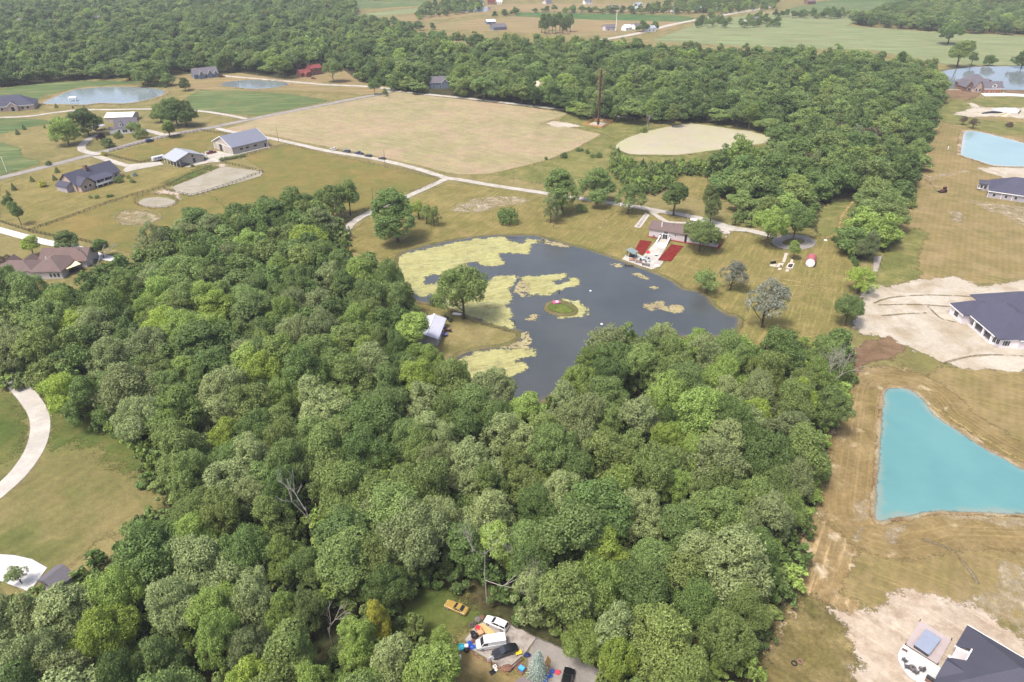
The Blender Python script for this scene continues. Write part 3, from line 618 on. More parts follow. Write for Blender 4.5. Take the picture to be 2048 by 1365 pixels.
# ------------------------------------------------------------------ trees
BARK = paint('bark', S(96,84,72), 0.95, 0.25, 2.0, 0.1)
DEADW = paint('grey_dead_wood', S(150,143,137), 0.95, 0.2, 2.0, 0.1)
TONE = {
    'mid':    leafmat('leaf_mid_green', (0.156,0.224,0.068,1)),
    'dark':   leafmat('leaf_dark_green', (0.106,0.166,0.046,1), hue=0.2),
    'light':  leafmat('leaf_light_green', (0.205,0.290,0.070,1), hue=0.25),
    'bright': leafmat('leaf_bright_green', (0.245,0.330,0.060,1), hue=0.2),
    'grey':   leafmat('leaf_grey_green', (0.212,0.262,0.106,1), hue=0.2),
    'olive':  leafmat('leaf_olive', (0.160,0.216,0.064,1)),
    'yellow': leafmat('leaf_yellow', (0.28,0.28,0.045,1), hue=0.3, tint=(0.5,0.38,0.04,1)),
    'silver': leafmat('leaf_silver', (0.20,0.215,0.165,1), hue=0.15),
    'spruce': leafmat('needle_blue', (0.24,0.30,0.26,1), hue=0.05),
    'purple': leafmat('leaf_purple', (0.060,0.036,0.042,1), hue=0.1),
    'brown':  leafmat('leaf_brown', (0.120,0.090,0.062,1), hue=0.15),
}
def leaf_quads(c, nrm, size, rs, aspect=0.62):
    """one diamond-shaped spray of leaves per point"""
    n = len(c)
    r = rs.normal(size=(n,3)); tan = np.cross(nrm, r); tan /= np.linalg.norm(tan, axis=1)[:,None]+1e-9
    bit = np.cross(nrm, tan)
    L = size[:,None]*0.5
    sag = nrm*L*0.25
    V = np.stack([c-tan*L-sag, c+bit*L*aspect, c+tan*L-sag, c-bit*L*aspect], 1).reshape(-1,3)
    Fq = np.arange(n*4).reshape(-1,4)
    return V, Fq
def quads_mesh(name, V, Q, mats=(), extra=None):
    """mesh of quads; extra = (verts, faces) of another shape put in material slot 1"""
    me = bpy.data.meshes.new(name)
    if extra is None:
        me.vertices.add(len(V)); me.vertices.foreach_set('co', V.astype(np.float32).ravel())
        me.loops.add(len(Q)*4); me.loops.foreach_set('vertex_index', Q.astype(np.int32).ravel())
        me.polygons.add(len(Q)); me.polygons.foreach_set('loop_start', np.arange(len(Q), dtype=np.int32)*4)
        me.update(calc_edges=True)
    else:
        n = len(V); me.from_pydata(V.tolist()+[tuple(v) for v in extra[0]], [], Q.tolist()+[tuple(i+n for i in f) for f in extra[1]])
        for k in range(len(Q), len(me.polygons)): me.polygons[k].material_index = 1
    for m in mats: me.materials.append(m)
    return me
def make_crown(seed, Rr, zb, zt, nclump, nleaf, leaf, form='round', open_=0.0, rc=(0.26,0.42)):
    """clumped crown between heights zb and zt with radius Rr; returns verts, quads, clump centres"""
    rs = np.random.RandomState(seed)
    hz = (zt-zb)/2; zc = (zt+zb)/2
    C = []; rad = []
    tries = 0
    nl_ = rs.randint(4, 7); lob = []        # big uneven lobes first, leaf clumps over them
    for q in range(nl_):
        a = 2*math.pi*(q+rs.uniform(-.35,.35))/nl_; k = rs.uniform(0.30,0.68)
        lob.append((np.array([k*math.cos(a), k*math.sin(a), rs.uniform(-0.5,0.42)]), rs.uniform(0.34,0.58)))
    lob.append((np.array([rs.uniform(-.15,.15), rs.uniform(-.15,.15), 0.45]), rs.uniform(0.42,0.55)))
    while len(C) < nclump and tries < 6000:
        tries += 1
        d = rs.normal(size=3); d /= np.linalg.norm(d)
        if d[2] < -0.72: continue
        r_c = Rr*rs.uniform(*rc)
        if form == 'cone':
            h = rs.rand()**1.3; a = rs.uniform(0, 2*math.pi); w = Rr*(1-h)*0.85
            c = np.array([w*math.cos(a), w*math.sin(a), zb+(zt-zb)*(0.06+0.86*h)]); r_c = Rr*(0.16+0.24*(1-h))
        else:
            lc, lr = lob[rs.randint(len(lob))]
            u = lc+d*lr*rs.uniform(0.62,0.98)
            if any(np.linalg.norm(u-b_) < c_*0.55 for b_, c_ in lob): continue
            if u[2] < -0.85: continue
            if form == 'spread': u[2] = u[2]*0.8+0.1; u[:2] *= 1.06
            if form == 'oval': u[:2] *= 0.92
            c = np.array([u[0]*Rr, u[1]*Rr, zc+u[2]*hz])
        if C and min(np.linalg.norm((c-q)/np.array([1,1,0.9])) for q in C) < r_c*0.62: continue
        C.append(c); rad.append(r_c)
    C = np.array(C); rad = np.array(rad)
    cen = np.array([0,0,zc-hz*0.35])
    w = rad**2; idx = rs.choice(len(C), size=int(nleaf*1.9), p=w/w.sum())
    d = rs.normal(size=(len(idx),3)); d /= np.linalg.norm(d,axis=1)[:,None]
    out = C[idx]-cen; out /= np.linalg.norm(out,axis=1)[:,None]+1e-9
    keep = ((d*out).sum(1) > -0.45) & (d[:,2] > -0.75)
    idx, d, out = idx[keep], d[keep], out[keep]
    lump = 1+0.16*np.sin(d[:,0]*5+idx)*np.sin(d[:,1]*5+idx*2.1)
    pos = C[idx]+d*(rad[idx]*(rs.uniform(0.70,1.08,len(idx))+0.35*rs.rand(len(idx))**6)*lump)[:,None]*np.array([1,1,0.82])
    ok = np.ones(len(pos), bool)
    for j in range(len(C)):     # nothing deep inside another clump
        ok &= ~((np.linalg.norm((pos-C[j])/np.array([1,1,0.82]), axis=1) < rad[j]*0.66) & (idx != j))
    pos, d, idx = pos[ok][:nleaf], d[ok][:nleaf], idx[ok][:nleaf]
    nr = d*1.0+rs.normal(size=d.shape)*0.58+np.array([0,0,0.45]); nr /= np.linalg.norm(nr,axis=1)[:,None]
    sz = leaf*rs.uniform(0.65,1.35,len(pos))
    if open_ > 0: 
        kk = rs.rand(len(pos)) > open_; pos, nr, sz = pos[kk], nr[kk], sz[kk]
    V, Q = leaf_quads(pos, nr, sz, rs)
    return V, Q, C
def trunk_shape(seed, h, r, C, zb, nl=7):
    rs = random.Random(seed); mb = MB()
    top = Vector((rs.uniform(-.3,.3), rs.uniform(-.3,.3), zb+(h-zb)*0.35))
    mid = Vector((top.x*0.5, top.y*0.5, zb*0.75))
    mb.tube((0,0,-0.2), (0,0,0.35), r*1.5, r*1.05, 8, False); mb.tube((0,0,0.35), mid, r*1.05, r*0.85, 8, False); mb.tube(mid, top, r*0.85, r*0.5, 8, True)
    order = list(range(len(C))); rs.shuffle(order)
    for j in order[:nl]:
        e = Vector(C[j]); s = mid.lerp(top, rs.uniform(0.1,1.0)); m = s.lerp(e, 0.5)+Vector((0,0,-0.3))
        mb.tube(s, m, r*0.38, r*0.24, 5, False); mb.tube(m, e, r*0.24, r*0.08, 5, False)
    return mb
def bare_shape(seed, h, r, spread, depth=4, gaps=1.0):
    rs = random.Random(seed); mb = MB()
    def br(p, d, L, r0, k):
        e = p+d*L
        mb.tube(p, e, r0, r0*0.66, 5 if k > 1 else 4, k == 0)
        if k == 0: return
        for q in range(rs.choice((2,3,3))):
            v = Vector((rs.gauss(0,1), rs.gauss(0,1), rs.gauss(0.25,0.7))).normalized()
            nd = (d*0.9+v*spread).normalized()
            br(p.lerp(e, rs.uniform(0.65,1.0)), nd, L*rs.uniform(0.55,0.8), r0*0.6, k-1)
    br(Vector((0,0,-0.2)), Vector((rs.uniform(-.08,.08), rs.uniform(-.08,.08), 1)).normalized(), h*0.38, r, depth)
    return mb

NEAR = []   # prototypes of unit-independent size: R 5.5 m, 16 m tall
def proto(name, seed, Rr, zb, zt, nc, nl, leaf, form='round', open_=0.0, rc=(0.26,0.42), tr=0.34):
    V, Q, C = make_crown(seed, Rr, zb, zt, nc, nl, leaf, form, open_, rc)
    crown = quads_mesh('crown', V, Q, [TONE['mid']])
    tm = trunk_shape(seed, zt, tr, C, zb)
    tme = bpy.data.meshes.new('trunk'); tme.from_pydata(tm.v, [], tm.f); tme.materials.append(BARK)
    top = float(V[:,2].max()); rad = float(np.percentile(np.hypot(V[:,0], V[:,1]), 97))
    return dict(crown=crown, trunk=tme, R=rad, H=top, name=name)
PR = {
    'round': [proto('round', 11, 6.0, 1.5, 15, 150, 22000, 0.36, rc=(0.12,0.25)), proto('round', 12, 5.8, 1.3, 14.5, 180, 22000, 0.34, rc=(0.10,0.23)), proto('round', 13, 6.2, 1.6, 14.5, 120, 21000, 0.37, rc=(0.13,0.29)),
              proto('round', 14, 5.9, 1.5, 15.5, 160, 22000, 0.34, rc=(0.11,0.22)), proto('round', 15, 6.0, 1.4, 15, 120, 21000, 0.36, rc=(0.12,0.32)), proto('round', 16, 6.0, 1.4, 14, 170, 22000, 0.35, rc=(0.10,0.24))],
    'spread': [proto('spread', 21, 6.8, 2.0, 13.0, 170, 23000, 0.36, 'spread', rc=(0.10,0.23)), proto('spread', 22, 7.0, 2.0, 12.5, 150, 23000, 0.37, 'spread', rc=(0.11,0.26))],
    'oval': [proto('oval', 31, 4.6, 1.4, 17.0, 140, 18000, 0.35, 'oval', rc=(0.14,0.30)), proto('oval', 32, 4.4, 1.2, 16.0, 150, 18000, 0.33, 'oval', rc=(0.13,0.28))],
    'cone': [proto('cone', 41, 3.6, 0.6, 13.0, 110, 9000, 0.36, 'cone'), proto('cone', 42, 3.4, 0.5, 12.0, 120, 9000, 0.34, 'cone')],
    'open': [proto('open', 51, 5.6, 0.8, 14.0, 100, 11000, 0.34, 'round', 0.18, rc=(0.11,0.22)), proto('open', 52, 5.2, 0.7, 13.5, 94, 10000, 0.33, 'round', 0.22, rc=(0.10,0.21))],
    'bush': [proto('bush', 61, 2.6, -0.6, 4.2, 26, 3000, 0.34, 'round', rc=(0.3,0.46), tr=0.12), proto('bush', 62, 2.4, -0.5, 4.6, 30, 3000, 0.32, 'oval', rc=(0.28,0.42), tr=0.12)],
}
def put_tree(name, label, xy, height, radius, form, tone, group=None, seed=None, cat='tree'):
    rs = random.Random(seed if seed is not None else hash((round(xy[0],1), round(xy[1],1))))
    pr = PR[form][rs.randrange(len(PR[form]))]
    t = thing(name, label, cat, (xy[0], xy[1], 0.0), rs.uniform(0, 6.283), group)
    k = radius/pr['R']; t.scale = (k*rs.uniform(0.84,1.16), k*rs.uniform(0.84,1.16), height/pr['H'])
    t.rotation_euler[0] = rs.uniform(-.07,.07); t.rotation_euler[1] = rs.uniform(-.07,.07)
    c = link('crown', pr['crown'], t)
    c.material_slots[0].link = 'OBJECT'; c.material_slots[0].material = TONE[tone]
    link('trunk', pr['trunk'], t)
    return t

# --- trees that stand by themselves: base pixel, row of the top, width in pixels
ALONE = [
 (139,291,232,60,'round','light','bright green spreading tree beside the bend of the pale gravel drive'),
 (179,272,216,66,'round','dark','tall dark tree shading the parking place of the white farmhouse'),
 (356,252,195,62,'round','dark','tallest of three dark trees in the mown triangle by the road fork'),
 (374,254,200,48,'round','dark','round dark tree with clear trunk by the road fork'),
 (322,246,206,38,'round','mid','smaller leaning tree on the edge of the road fork grove'),
 (341,275,239,30,'oval','light','light green young tree beside the road by the paddock corner'),
 (272,270,244,24,'round','mid','small round tree at the corner of the white farmhouse'),
 (205,284,264,17,'round','purple','small reddish dark tree in the farmhouse front bed'),
 (43,451,402,26,'oval','mid','narrow dark evergreen by the left end of the long paddock fence'),
 (20,418,391,22,'oval','mid','narrow green evergreen with ragged top on the dry lawn'),
 (146,513,463,44,'oval','mid','dense pyramid shaped evergreen on the white lane verge'),
 (69,512,473,28,'oval','bright','slim lime green young tree in the brown roofed house lawn'),
 (208,516,478,30,'oval','dark','dark narrow evergreen at the end of the white lane'),
 (795,484,383,86,'oval','dark','big dense dark tree by the fork of the lane'),
 (838,438,398,38,'open','bright','lime green tree behind the big dark one by the lane'),
 (853,448,409,27,'open','olive','thin half bare tree on the dry lawn above the pond'),
 (868,453,412,29,'open','olive','thin forked tree on the dry lawn above the pond'),
 (701,431,361,36,'oval','mid','tall slender tree at the pasture corner'),
 (667,440,369,62,'round','mid','broad tree at the wood corner facing the pasture'),
 (1123,428,340,64,'oval','mid','tall dark topped tree by the lane with a grey one before it'),
 (1101,446,386,42,'open','grey','grey thin leaved tree on the lawn by the lamp post'),
 (1193,409,333,72,'round','mid','wide tree growing right beside the straight gravel lane'),
 (1254,428,365,62,'open','mid','loose crowned tree above the stone strip driveway'),
 (1347,431,362,50,'oval','dark','dark upright tree behind the long brown roofed house'),
 (1420,446,369,41,'oval','olive','narrow tree on a bare trunk behind the long house'),
 (1398,503,440,66,'round','mid','broad green tree before the long house front wall'),
 (1530,493,414,68,'round','light','yellowish green round tree beside the circular drive'),
 (1586,483,408,72,'round','dark','dark broad tree inside the circular drive'),
 (1586,519,483,27,'oval','light','small pale green tree just below the circular drive'),
 (1460,580,519,50,'open','silver','silvery shrub like tree on the lawn east of the pond'),
 (1524,655,552,76,'open','silver','large silver grey half bare tree at the pond end'),
 (1410,588,541,54,'open','mid','low spreading tree leaning over the pond bank'),
 (1735,522,459,54,'round','grey','pale weeping tree beside the narrow concrete path'),
 (1714,587,536,76,'open','bright','lime green low tree at the edge of the sandy yard'),
 (1690,652,592,60,'round','mid','round bushy tree where the lawn meets the sand'),
 (928,639,531,104,'round','mid','full crowned tree alone on the grassy pond point'),
 (297,173,122,50,'oval','mid','tall pale tree by the far pond with the white shelter'),
 (337,172,146,34,'round','mid','bushy tree behind the row of small shrubs by the far pond'),
 (371,182,155,22,'round','olive','small round tree alone between the two far ponds'),
 (569,157,111,38,'oval','light','tall yellow green tree beside the red brick house'),
 (601,151,127,15,'oval','purple','dark purple leaved tree beside the red brick house'),
 (667,165,117,40,'round','mid','rounded tree on the red brick house lawn'),
 (750,190,158,22,'round','dark','dark round bush at the road junction by the crop field'),
 (770,193,176,13,'round','mid','little round shrub at the corner of the crop field'),
 (1895,89,46,50,'round','dark','lone dark spreading tree in the wide pale field'),
 (1915,136,80,40,'oval','mid','tall tree at the lake corner below the lone field tree'),
 (1941,132,104,19,'oval','dark','narrow dark tree on the lake shore'),
 (1977,132,110,28,'round','dark','low dark bushy tree on the lake shore'),
 (2042,137,102,42,'round','dark','dense dark tree at the far end of the lake shore'),
 (1285,64,40,30,'round','dark','dense tree beside the far white farm sheds'),
 (1309,61,42,19,'round','dark','smaller tree beside the road by the far farm sheds'),
 (1640,205,168,24,'oval','light','pale tree sticking out above the wood behind the duckweed pond'),
 (1497,262,205,28,'oval','light','tall yellow green tree on the bank of the duckweed pond'),
 (1300,243,196,34,'round','light','bright green tree at the wood edge by the tower track'),
 (1345,255,208,28,'oval','olive','thin tree on the reedy bank of the duckweed pond'),
 (1925,250,232,16,'open','brown','brown leafless looking shrub tree by the building site'),
 (1945,258,236,18,'open','brown','second brown shrub tree by the building site'),
 (45,1168,1132,40,'open','mid','small leafy young tree standing before the white concrete apron'),
]
BASES = []
for i, (bx, by, ty, w, form, tone, lab) in enumerate(ALONE):
    b = G(bx, by); h = max(2.5, height_to(b, ty)); r = w/2/pxm(by)*1.0
    put_tree('evergreen_tree' if form == 'cone' else 'tree', lab, (b.x, b.y), h, r, form, tone, seed=i*7+1)
    BASES.append((b.x, b.y, r))
# poplar clump in the tan field
for k in range(9):
    b = G(1083+k*7.2, 66+3.5*math.sin(k*2.3)); put_tree('poplar_tree', 'slender dark poplar in the clump standing in the far tan field', (b.x, b.y), 21+2*math.sin(k*1.7), 4.6, 'oval', 'dark' if k % 2 else 'mid', 'poplars of the far field clump', seed=300+k)

# --- small shrubs and evergreens
SHRUB = [(65,364,352,'cone','dark'),(115,346,333,'cone','dark'),(110,361,349,'cone','dark'),(29,381,365,'cone','dark'),(17,391,380,'cone','dark'),(36,270,258,'cone','dark'),(49,260,249,'cone','dark'),(90,257,250,'cone','dark'),(102,248,241,'cone','dark'),
         (113,216,207,'cone','dark'),(146,217,211,'cone','brown'),(168,214,210,'cone','brown'),(233,231,224,'cone','dark'),(260,231,225,'cone','dark')]
PLACE = ['between the road and the grey house','nearest the road bend','beside the grey house lawn path','on the dry lawn slope','beside the ragged evergreens','on the green field edge','beyond the green field edge','below the stone house drive','above the green field strip',
         'by the shore of the far pond','on the far pond lawn','beside the far pond lawn track','along the track by the long drive','along the track toward the fork']
for i, ((bx,by,ty,form,tone), pl) in enumerate(zip(SHRUB, PLACE)):
    b = G(bx, by); h = max(1.5, height_to(b, ty)); put_tree('small_evergreen', 'young dark conical evergreen '+pl, (b.x,b.y), h, h*0.36, form, tone, seed=400+i)
for i, (bx,by,w,tone,lab) in enumerate([(99,331,13,'dark','dark round bush at the roadside'),(86,374,18,'yellow','yellow leaved bush on the grey house lawn'),(208,312,12,'yellow','yellow bush at the corner of the paddock'),(237,366,18,'mid','green bush against the grey house wall'),
        (258,357,10,'mid','bush at the grey house corner'),(270,353,11,'spruce','bluish round bush by the grey house corner'),(265,366,11,'olive','small bush in the stone ringed bed'),(217,395,9,'dark','dark upright shrub in the garden bed'),(224,394,9,'dark','dark pointed shrub in the garden bed'),
        (181,397,9,'mid','shrub at the end of the garden bed'),(195,397,10,'mid','grey green shrub in the garden bed'),(16,534,34,'brown','wide brown purple bush on the brown house lawn'),(283,277,28,'olive','flowering shrub bed beside the farmhouse'),(236,277,18,'olive','low shrub bed before the farmhouse wall'),(218,295,26,'olive','low mixed shrub bed beside the farmhouse drive'),
        (1092,320,9,'dark','small dark shrub at the crop field edge'),(1128,316,15,'dark','round dark shrub on the weedy bank'),(1156,303,11,'dark','upright shrub on the weedy bank'),(1164,303,9,'dark','narrow shrub on the weedy bank'),(1174,307,12,'dark','leafy shrub on the weedy bank'),(1197,316,14,'dark','round shrub at the thicket edge'),(1184,316,12,'olive','low shrub at the thicket edge'),
        (1163,424,22,'mid','low bush under the wide lane tree'),(1288,265,16,'olive','low bush beside the tower track end'),(1012,447,44,'dark','dense dark bush between thin net posts on the lawn'),(872,610,26,'olive','reedy clump on the pond edge behind the cabin'),(38,205,14,'dark','round dark bush at the stone house corner'),(2018,254,14,'brown','brown shrub by the building site'),
        (385,334,9,'dark','leafy bush hanging over the stable corner')]):
    b = G(bx,by); r = w/2/pxm(by); put_tree('bush', lab, (b.x,b.y), r*1.5, r, 'bush', tone, seed=500+i, cat='bush')
for k in range(12):
    t = k/11; q = G(1666+46*t+3*math.sin(t*3.1), 482+50*t); put_tree('hedge_shrub', 'dark conical shrub in the hedge row at the lawn edge', (q.x,q.y), 2.4, 1.15, 'bush', 'dark', 'hedge row shrubs', seed=600+k, cat='shrub')
for k in range(8):
    q = G(256+k*13+300*0, 173+k*0.4) if False else G(288+k*6.2, 172+k*0.55); put_tree('shore_shrub', 'small dark shrub in the row along the far pond shore', (q.x,q.y), 2.2, 1.3, 'bush', 'dark', 'shrubs along the far pond', seed=640+k, cat='shrub')
for k in range(9):
    q = G(392+k*13.5, 330-k*3.5+0.8*math.sin(k*2)); q = G(*ZM([(1180+k*62, 585-k*10)])[0]) if k < 6 else None
    if q: put_tree('hedge_shrub', 'grey leafy shrub in the hedge beside the barn yard fence', (q.x,q.y), 1.9, 1.7, 'bush', 'grey', 'barn yard hedge', seed=660+k, cat='shrub')

# --- bare and dead trees
def bare(name, label, px, topy, r, spread, seed, depth=4, lean=(0,0)):
    b = G(*px); h = height_to(b, topy); t = thing(name, label, 'tree', (b.x,b.y,0), 0)
    mb = bare_shape(seed, h, r, spread, depth)
    zs = max(v[2] for v in mb.v); 
    mb.v = [(v[0]+lean[0]*v[2], v[1]+lean[1]*v[2], v[2]*h/zs) for v in mb.v]
    me = bpy.data.meshes.new('trunk'); me.from_pydata(mb.v, [], mb.f); me.materials.append(DEADW); link('trunk', me, t)
    return b
DEAD = [bare('dead_tree', 'bare grey branching tree at the wood edge by the brown weeds', (1648,800), 690, 0.20, 0.75, 5, 6),
        bare('dead_tree', 'pale leafless tree rising out of the wood above the yellow car', (974,1205), 1045, 0.15, 0.85, 8, 7),
        bare('dead_tree', 'broken forked snag poking out of the dense wood', (628,1080), 955, 0.17, 0.75, 14, 3),
        bare('dead_tree', 'bare grey tree in front of the blue car', (205,578), 478, 0.34, 0.55, 23, 4),
        bare('dead_tree', 'pruned leafless trunk behind the long house', (1374,452), 424, 0.28, 0.42, 31, 2),
        bare('dead_tree', 'thin bare tree on the reedy bank near the tower', (1293,262), 224, 0.2, 0.45, 37, 4),
        bare('dead_tree', 'slim bare leaning trunk over the brown yard floor', (668,1300), 1190, 0.14, 0.5, 41, 3)]

# --- dense wood in the foreground: centres spread over the canopy outline
CANOPY = [(-260,610),(-40,585),(60,572),(110,592),(195,566),(215,530),(265,520),(300,496),(345,470),(365,448),(415,440),(470,420),(560,415),(615,400),(640,415),(648,450),(640,500),(685,545),(730,532),(790,560),(825,600),(830,650),(860,700),(900,730),(960,765),(1010,795),(1060,810),(1110,775),(1165,735),(1195,705),(1240,672),(1300,662),(1400,684),(1480,698),(1560,694),(1640,690),(1690,672),(1700,700),(1665,760),(1662,820),(1630,870),(1622,950),(1585,1000),(1565,1070),(1540,1120),(1515,1200),(1480,1260),(1440,1330),(1440,1500),(1330,1560),(1250,1380),(1180,1310),(1120,1250),(1060,1235),(1000,1205),(930,1180),(860,1170),(790,1175),(760,1240),(790,1300),(830,1390),(800,1560),(-260,1560),(-260,1240),(0,1235),(110,1222),(185,1180),(240,1125),(290,1090),(350,1068),(385,1005),(360,930),(310,880),(250,830),(150,795),(90,750),(0,700),(-260,690)]
ZCAN = 9.0
can = np.array([(G(x,y,ZCAN).x, G(x,y,ZCAN).y) for x,y in CANOPY])
pondw = world_poly(F['pond'], True)
YARD = world_poly(ZV([(-450,500),(-440,60),(-300,-260),(100,-260),(420,-60),(760,150),(930,330),(1150,430),(1500,640),(1850,860),(2150,1150),(2300,1600),(-300,1700),(-250,900)]), False)
CABIN = np.array([(-35,179),(-14,179),(-10,208),(-33,208)], float)
OPEN = [world_poly(p, False) for p in ([(1235,800),(1300,790),(1320,850),(1250,880)], [(600,1270),(670,1210),(700,1300),(640,1365)], [(770,1290),(790,1195),(880,1180),(880,1260)])]
def poisson(poly, d0, d1, rs, avoid=(), n=60000, pre=()):
    lo, hi = poly.min(0), poly.max(0)
    pts = lo+rs.rand(n,2)*(hi-lo); ok = inside(pts, poly)
    for a, m in avoid: ok &= sd_poly(pts, a) < m
    pts = pts[ok]; dd = rs.uniform(d0, d1, len(pts))
    cell = {}; out = []; cs = d1
    for x, y, r in pre: cell.setdefault((int(x//cs), int(y//cs)), []).append((x,y,r))
    for (x,y), d in zip(pts, dd):
        ci, cj = int(x//cs), int(y//cs); good = True
        for i in (-1,0,1):
            for j in (-1,0,1):
                for (a,b,e) in cell.get((ci+i,cj+j), ()):
                    if (a-x)**2+(b-y)**2 < (0.5*(d+e))**2: good = False; break
                if not good: break
            if not good: break
        if good: cell.setdefault((ci,cj), []).append((x,y,d)); out.append((x,y,d))
    return out
rs = np.random.RandomState(77)
pre = [(b.x,b.y,8.0) for b in DEAD]+[(DEAD[k].x, DEAD[k].y-7.0, 7.0) for k in (0,1,2)]
# picked crowns that stand out by colour: canopy pixel, width, form, tone
PICK = [(60,574,85,'round','mid'),(5,566,90,'round','dark'),(120,596,80,'round','light'),(300,1300,110,'round','mid'),(430,1250,100,'round','light'),(570,1290,90,'oval','mid'),(240,1330,110,'round','dark'),(610,1180,80,'round','olive'),(620,1340,90,'round','light'),(770,1130,90,'round','dark'),(130,765,100,'spread','bright'),(225,700,110,'round','grey'),(300,680,90,'round','grey'),(445,835,75,'round','bright'),(345,830,95,'oval','light'),(520,730,80,'round','bright'),(195,1245,120,'spread','bright'),(400,1100,150,'spread','grey'),(340,1180,110,'spread','grey'),
        (370,1040,100,'spread','light'),(740,1210,70,'round','yellow'),(705,1250,90,'round','light'),(880,1250,85,'round','light'),(850,1340,100,'oval','light'),(715,1345,95,'round','light'),(1215,1075,90,'oval','bright'),(1235,1300,85,'round','bright'),(1170,1240,90,'round','light'),(1335,865,70,'round','bright'),
        (730,690,80,'round','light'),(640,640,80,'round','grey'),(860,705,80,'round','light'),(950,905,110,'round','grey'),(730,880,110,'round','dark'),(1110,880,90,'round','mid'),(1290,1010,110,'round','grey'),(1130,960,100,'round','grey'),(1545,1010,80,'oval','grey'),(1615,895,85,'oval','mid'),(1430,960,100,'round','olive'),
        (420,640,70,'round','light'),(560,1180,80,'round','light'),(760,1090,80,'oval','olive'),(880,1010,100,'round','grey'),(1290,705,90,'round','mid'),(1210,735,85,'round','dark'),(1640,720,80,'round','light'),(1520,760,110,'round','grey'),(800,620,60,'oval','dark'),(770,560,60,'oval','dark'),(730,510,55,'oval','mid'),(60,1300,120,'round','grey'),(490,1335,110,'round','bright'),(560,1080,90,'round','light')]
wood = []
for x, y, w, form, tone in PICK:
    q = G(x, y+8, 11.0); r = w/2/(pxm(y)*1.12)
    wood.append((q.x, q.y, r, form, tone)); pre.append((q.x, q.y, r*1.5))
for x, y, r in BASES: pre.append((x, y, r*1.7))
for x, y, d in poisson(can, 5.0, 9.4, rs, [(pondw, -0.5), (YARD, -1.0), (CABIN, -0.5)]+[(o, -1.0) for o in OPEN], 40000, pre):
    n = math.sin(x*0.045+1.3)*math.cos(y*0.05)+0.6*math.sin(x*0.11-y*0.09)
    u = rs.rand()
    tone = ('dark' if u < 0.22 else 'mid' if u < 0.55 else 'olive' if u < 0.62 else 'grey' if u < 0.80 else 'light' if u < 0.94 else 'bright') if n < 0.4 else ('grey' if u < 0.34 else 'mid' if u < 0.66 else 'light' if u < 0.84 else 'dark')
    form = rs.choice(['round','round','round','spread','oval','open']) if True else 'round'
    if form == 'open': tone = 'olive' if u < 0.5 else 'grey'
    r = d*0.5*rs.uniform(1.55,2.0)*(0.86 if form == 'oval' else 1.0)
    wood.append((x, y, r, form, tone))
ZONES = [('around the broken snag', G(640,1010)), ('beside the pale leafless tree', G(975,1120)), ('by the pond corner floor gap', G(1280,850)), ('toward the car yard drive', G(1230,1200)), ('between snag and curved drive', G(420,960)), ('between snag and apron', G(420,1180)), ('mid slope under the pasture', G(560,620)), ('near the lane bend', G(640,540)), ('inland from the cabin', G(700,720)), ('inland from the turquoise pond', G(1450,900)), ('near the bare edge tree', G(1600,800)), ('inland from the straw strip', G(1400,1180)), ('by the curved concrete drive', G(100,860)), ('near the yard of parked cars', G(980,1270)), ('facing the turquoise pond', G(1690,960)), ('on the algae pond shore', G(1080,800)), ('behind the metal roofed cabin', G(820,680)), ('below the brown roofed house', G(80,600)),
         ('along the horse pasture', G(440,480)), ('along the sandy yard', G(1660,700)), ('beside the lane and lawn', G(690,520)), ('in the heart of the wood', G(640,900)), ('in the heart of the wood', G(1250,1000)), ('by the white concrete apron', G(180,1200)), ('above the brown yard floor', G(640,1290)), ('along the straw strip', G(1560,1200))]
TW = {'mid':'mid green','dark':'deep green','light':'light green','bright':'vivid lime green','grey':'greyish green','olive':'dull olive','yellow':'yellow leaved'}
FW = {'round':'round crowned','spread':'wide spreading','oval':'tall narrow','open':'thin crowned'}
cmp_ = lambda t: -(t[2]*FPX/math.hypot(t[0], t[1], CAM_H))
def visible(x, y, h=14):
    d = (x, y, h-CAM_H); zc = d[1]*CP-d[2]*SP; 
    if zc < 5: return False
    u = 1024+FPX*x/zc; v = 682.5+FPX*(-d[1]*SP-d[2]*CP)/zc
    return -90 < u < 2138 and v < 1460
wood = [t for t in wood if visible(t[0], t[1])]
wood.sort(key=cmp_)
print('wood trees', len(wood))
near_wood, rest_wood = wood[:300], wood[300:]
for i, (x, y, r, form, tone) in enumerate(near_wood):
    rr = random.Random(i*13+5)
    zone = min(ZONES, key=lambda z: (z[1].x-x)**2+(z[1].y-y)**2)[0]
    size = 'huge ' if r > 6.6 else 'large ' if r > 5.6 else 'small ' if r < 4.4 else ''
    h = (8.5+1.25*r)*rr.uniform(0.84,1.14)*(1.1 if form == 'oval' else 0.92 if form == 'spread' else 1.0)
    put_tree('broadleaf_tree', f'{size}{TW[tone]} {FW[form]} tree of the wood {zone}', (x,y), h, r, form, tone, 'trees of the dense wood', seed=i*31+2)

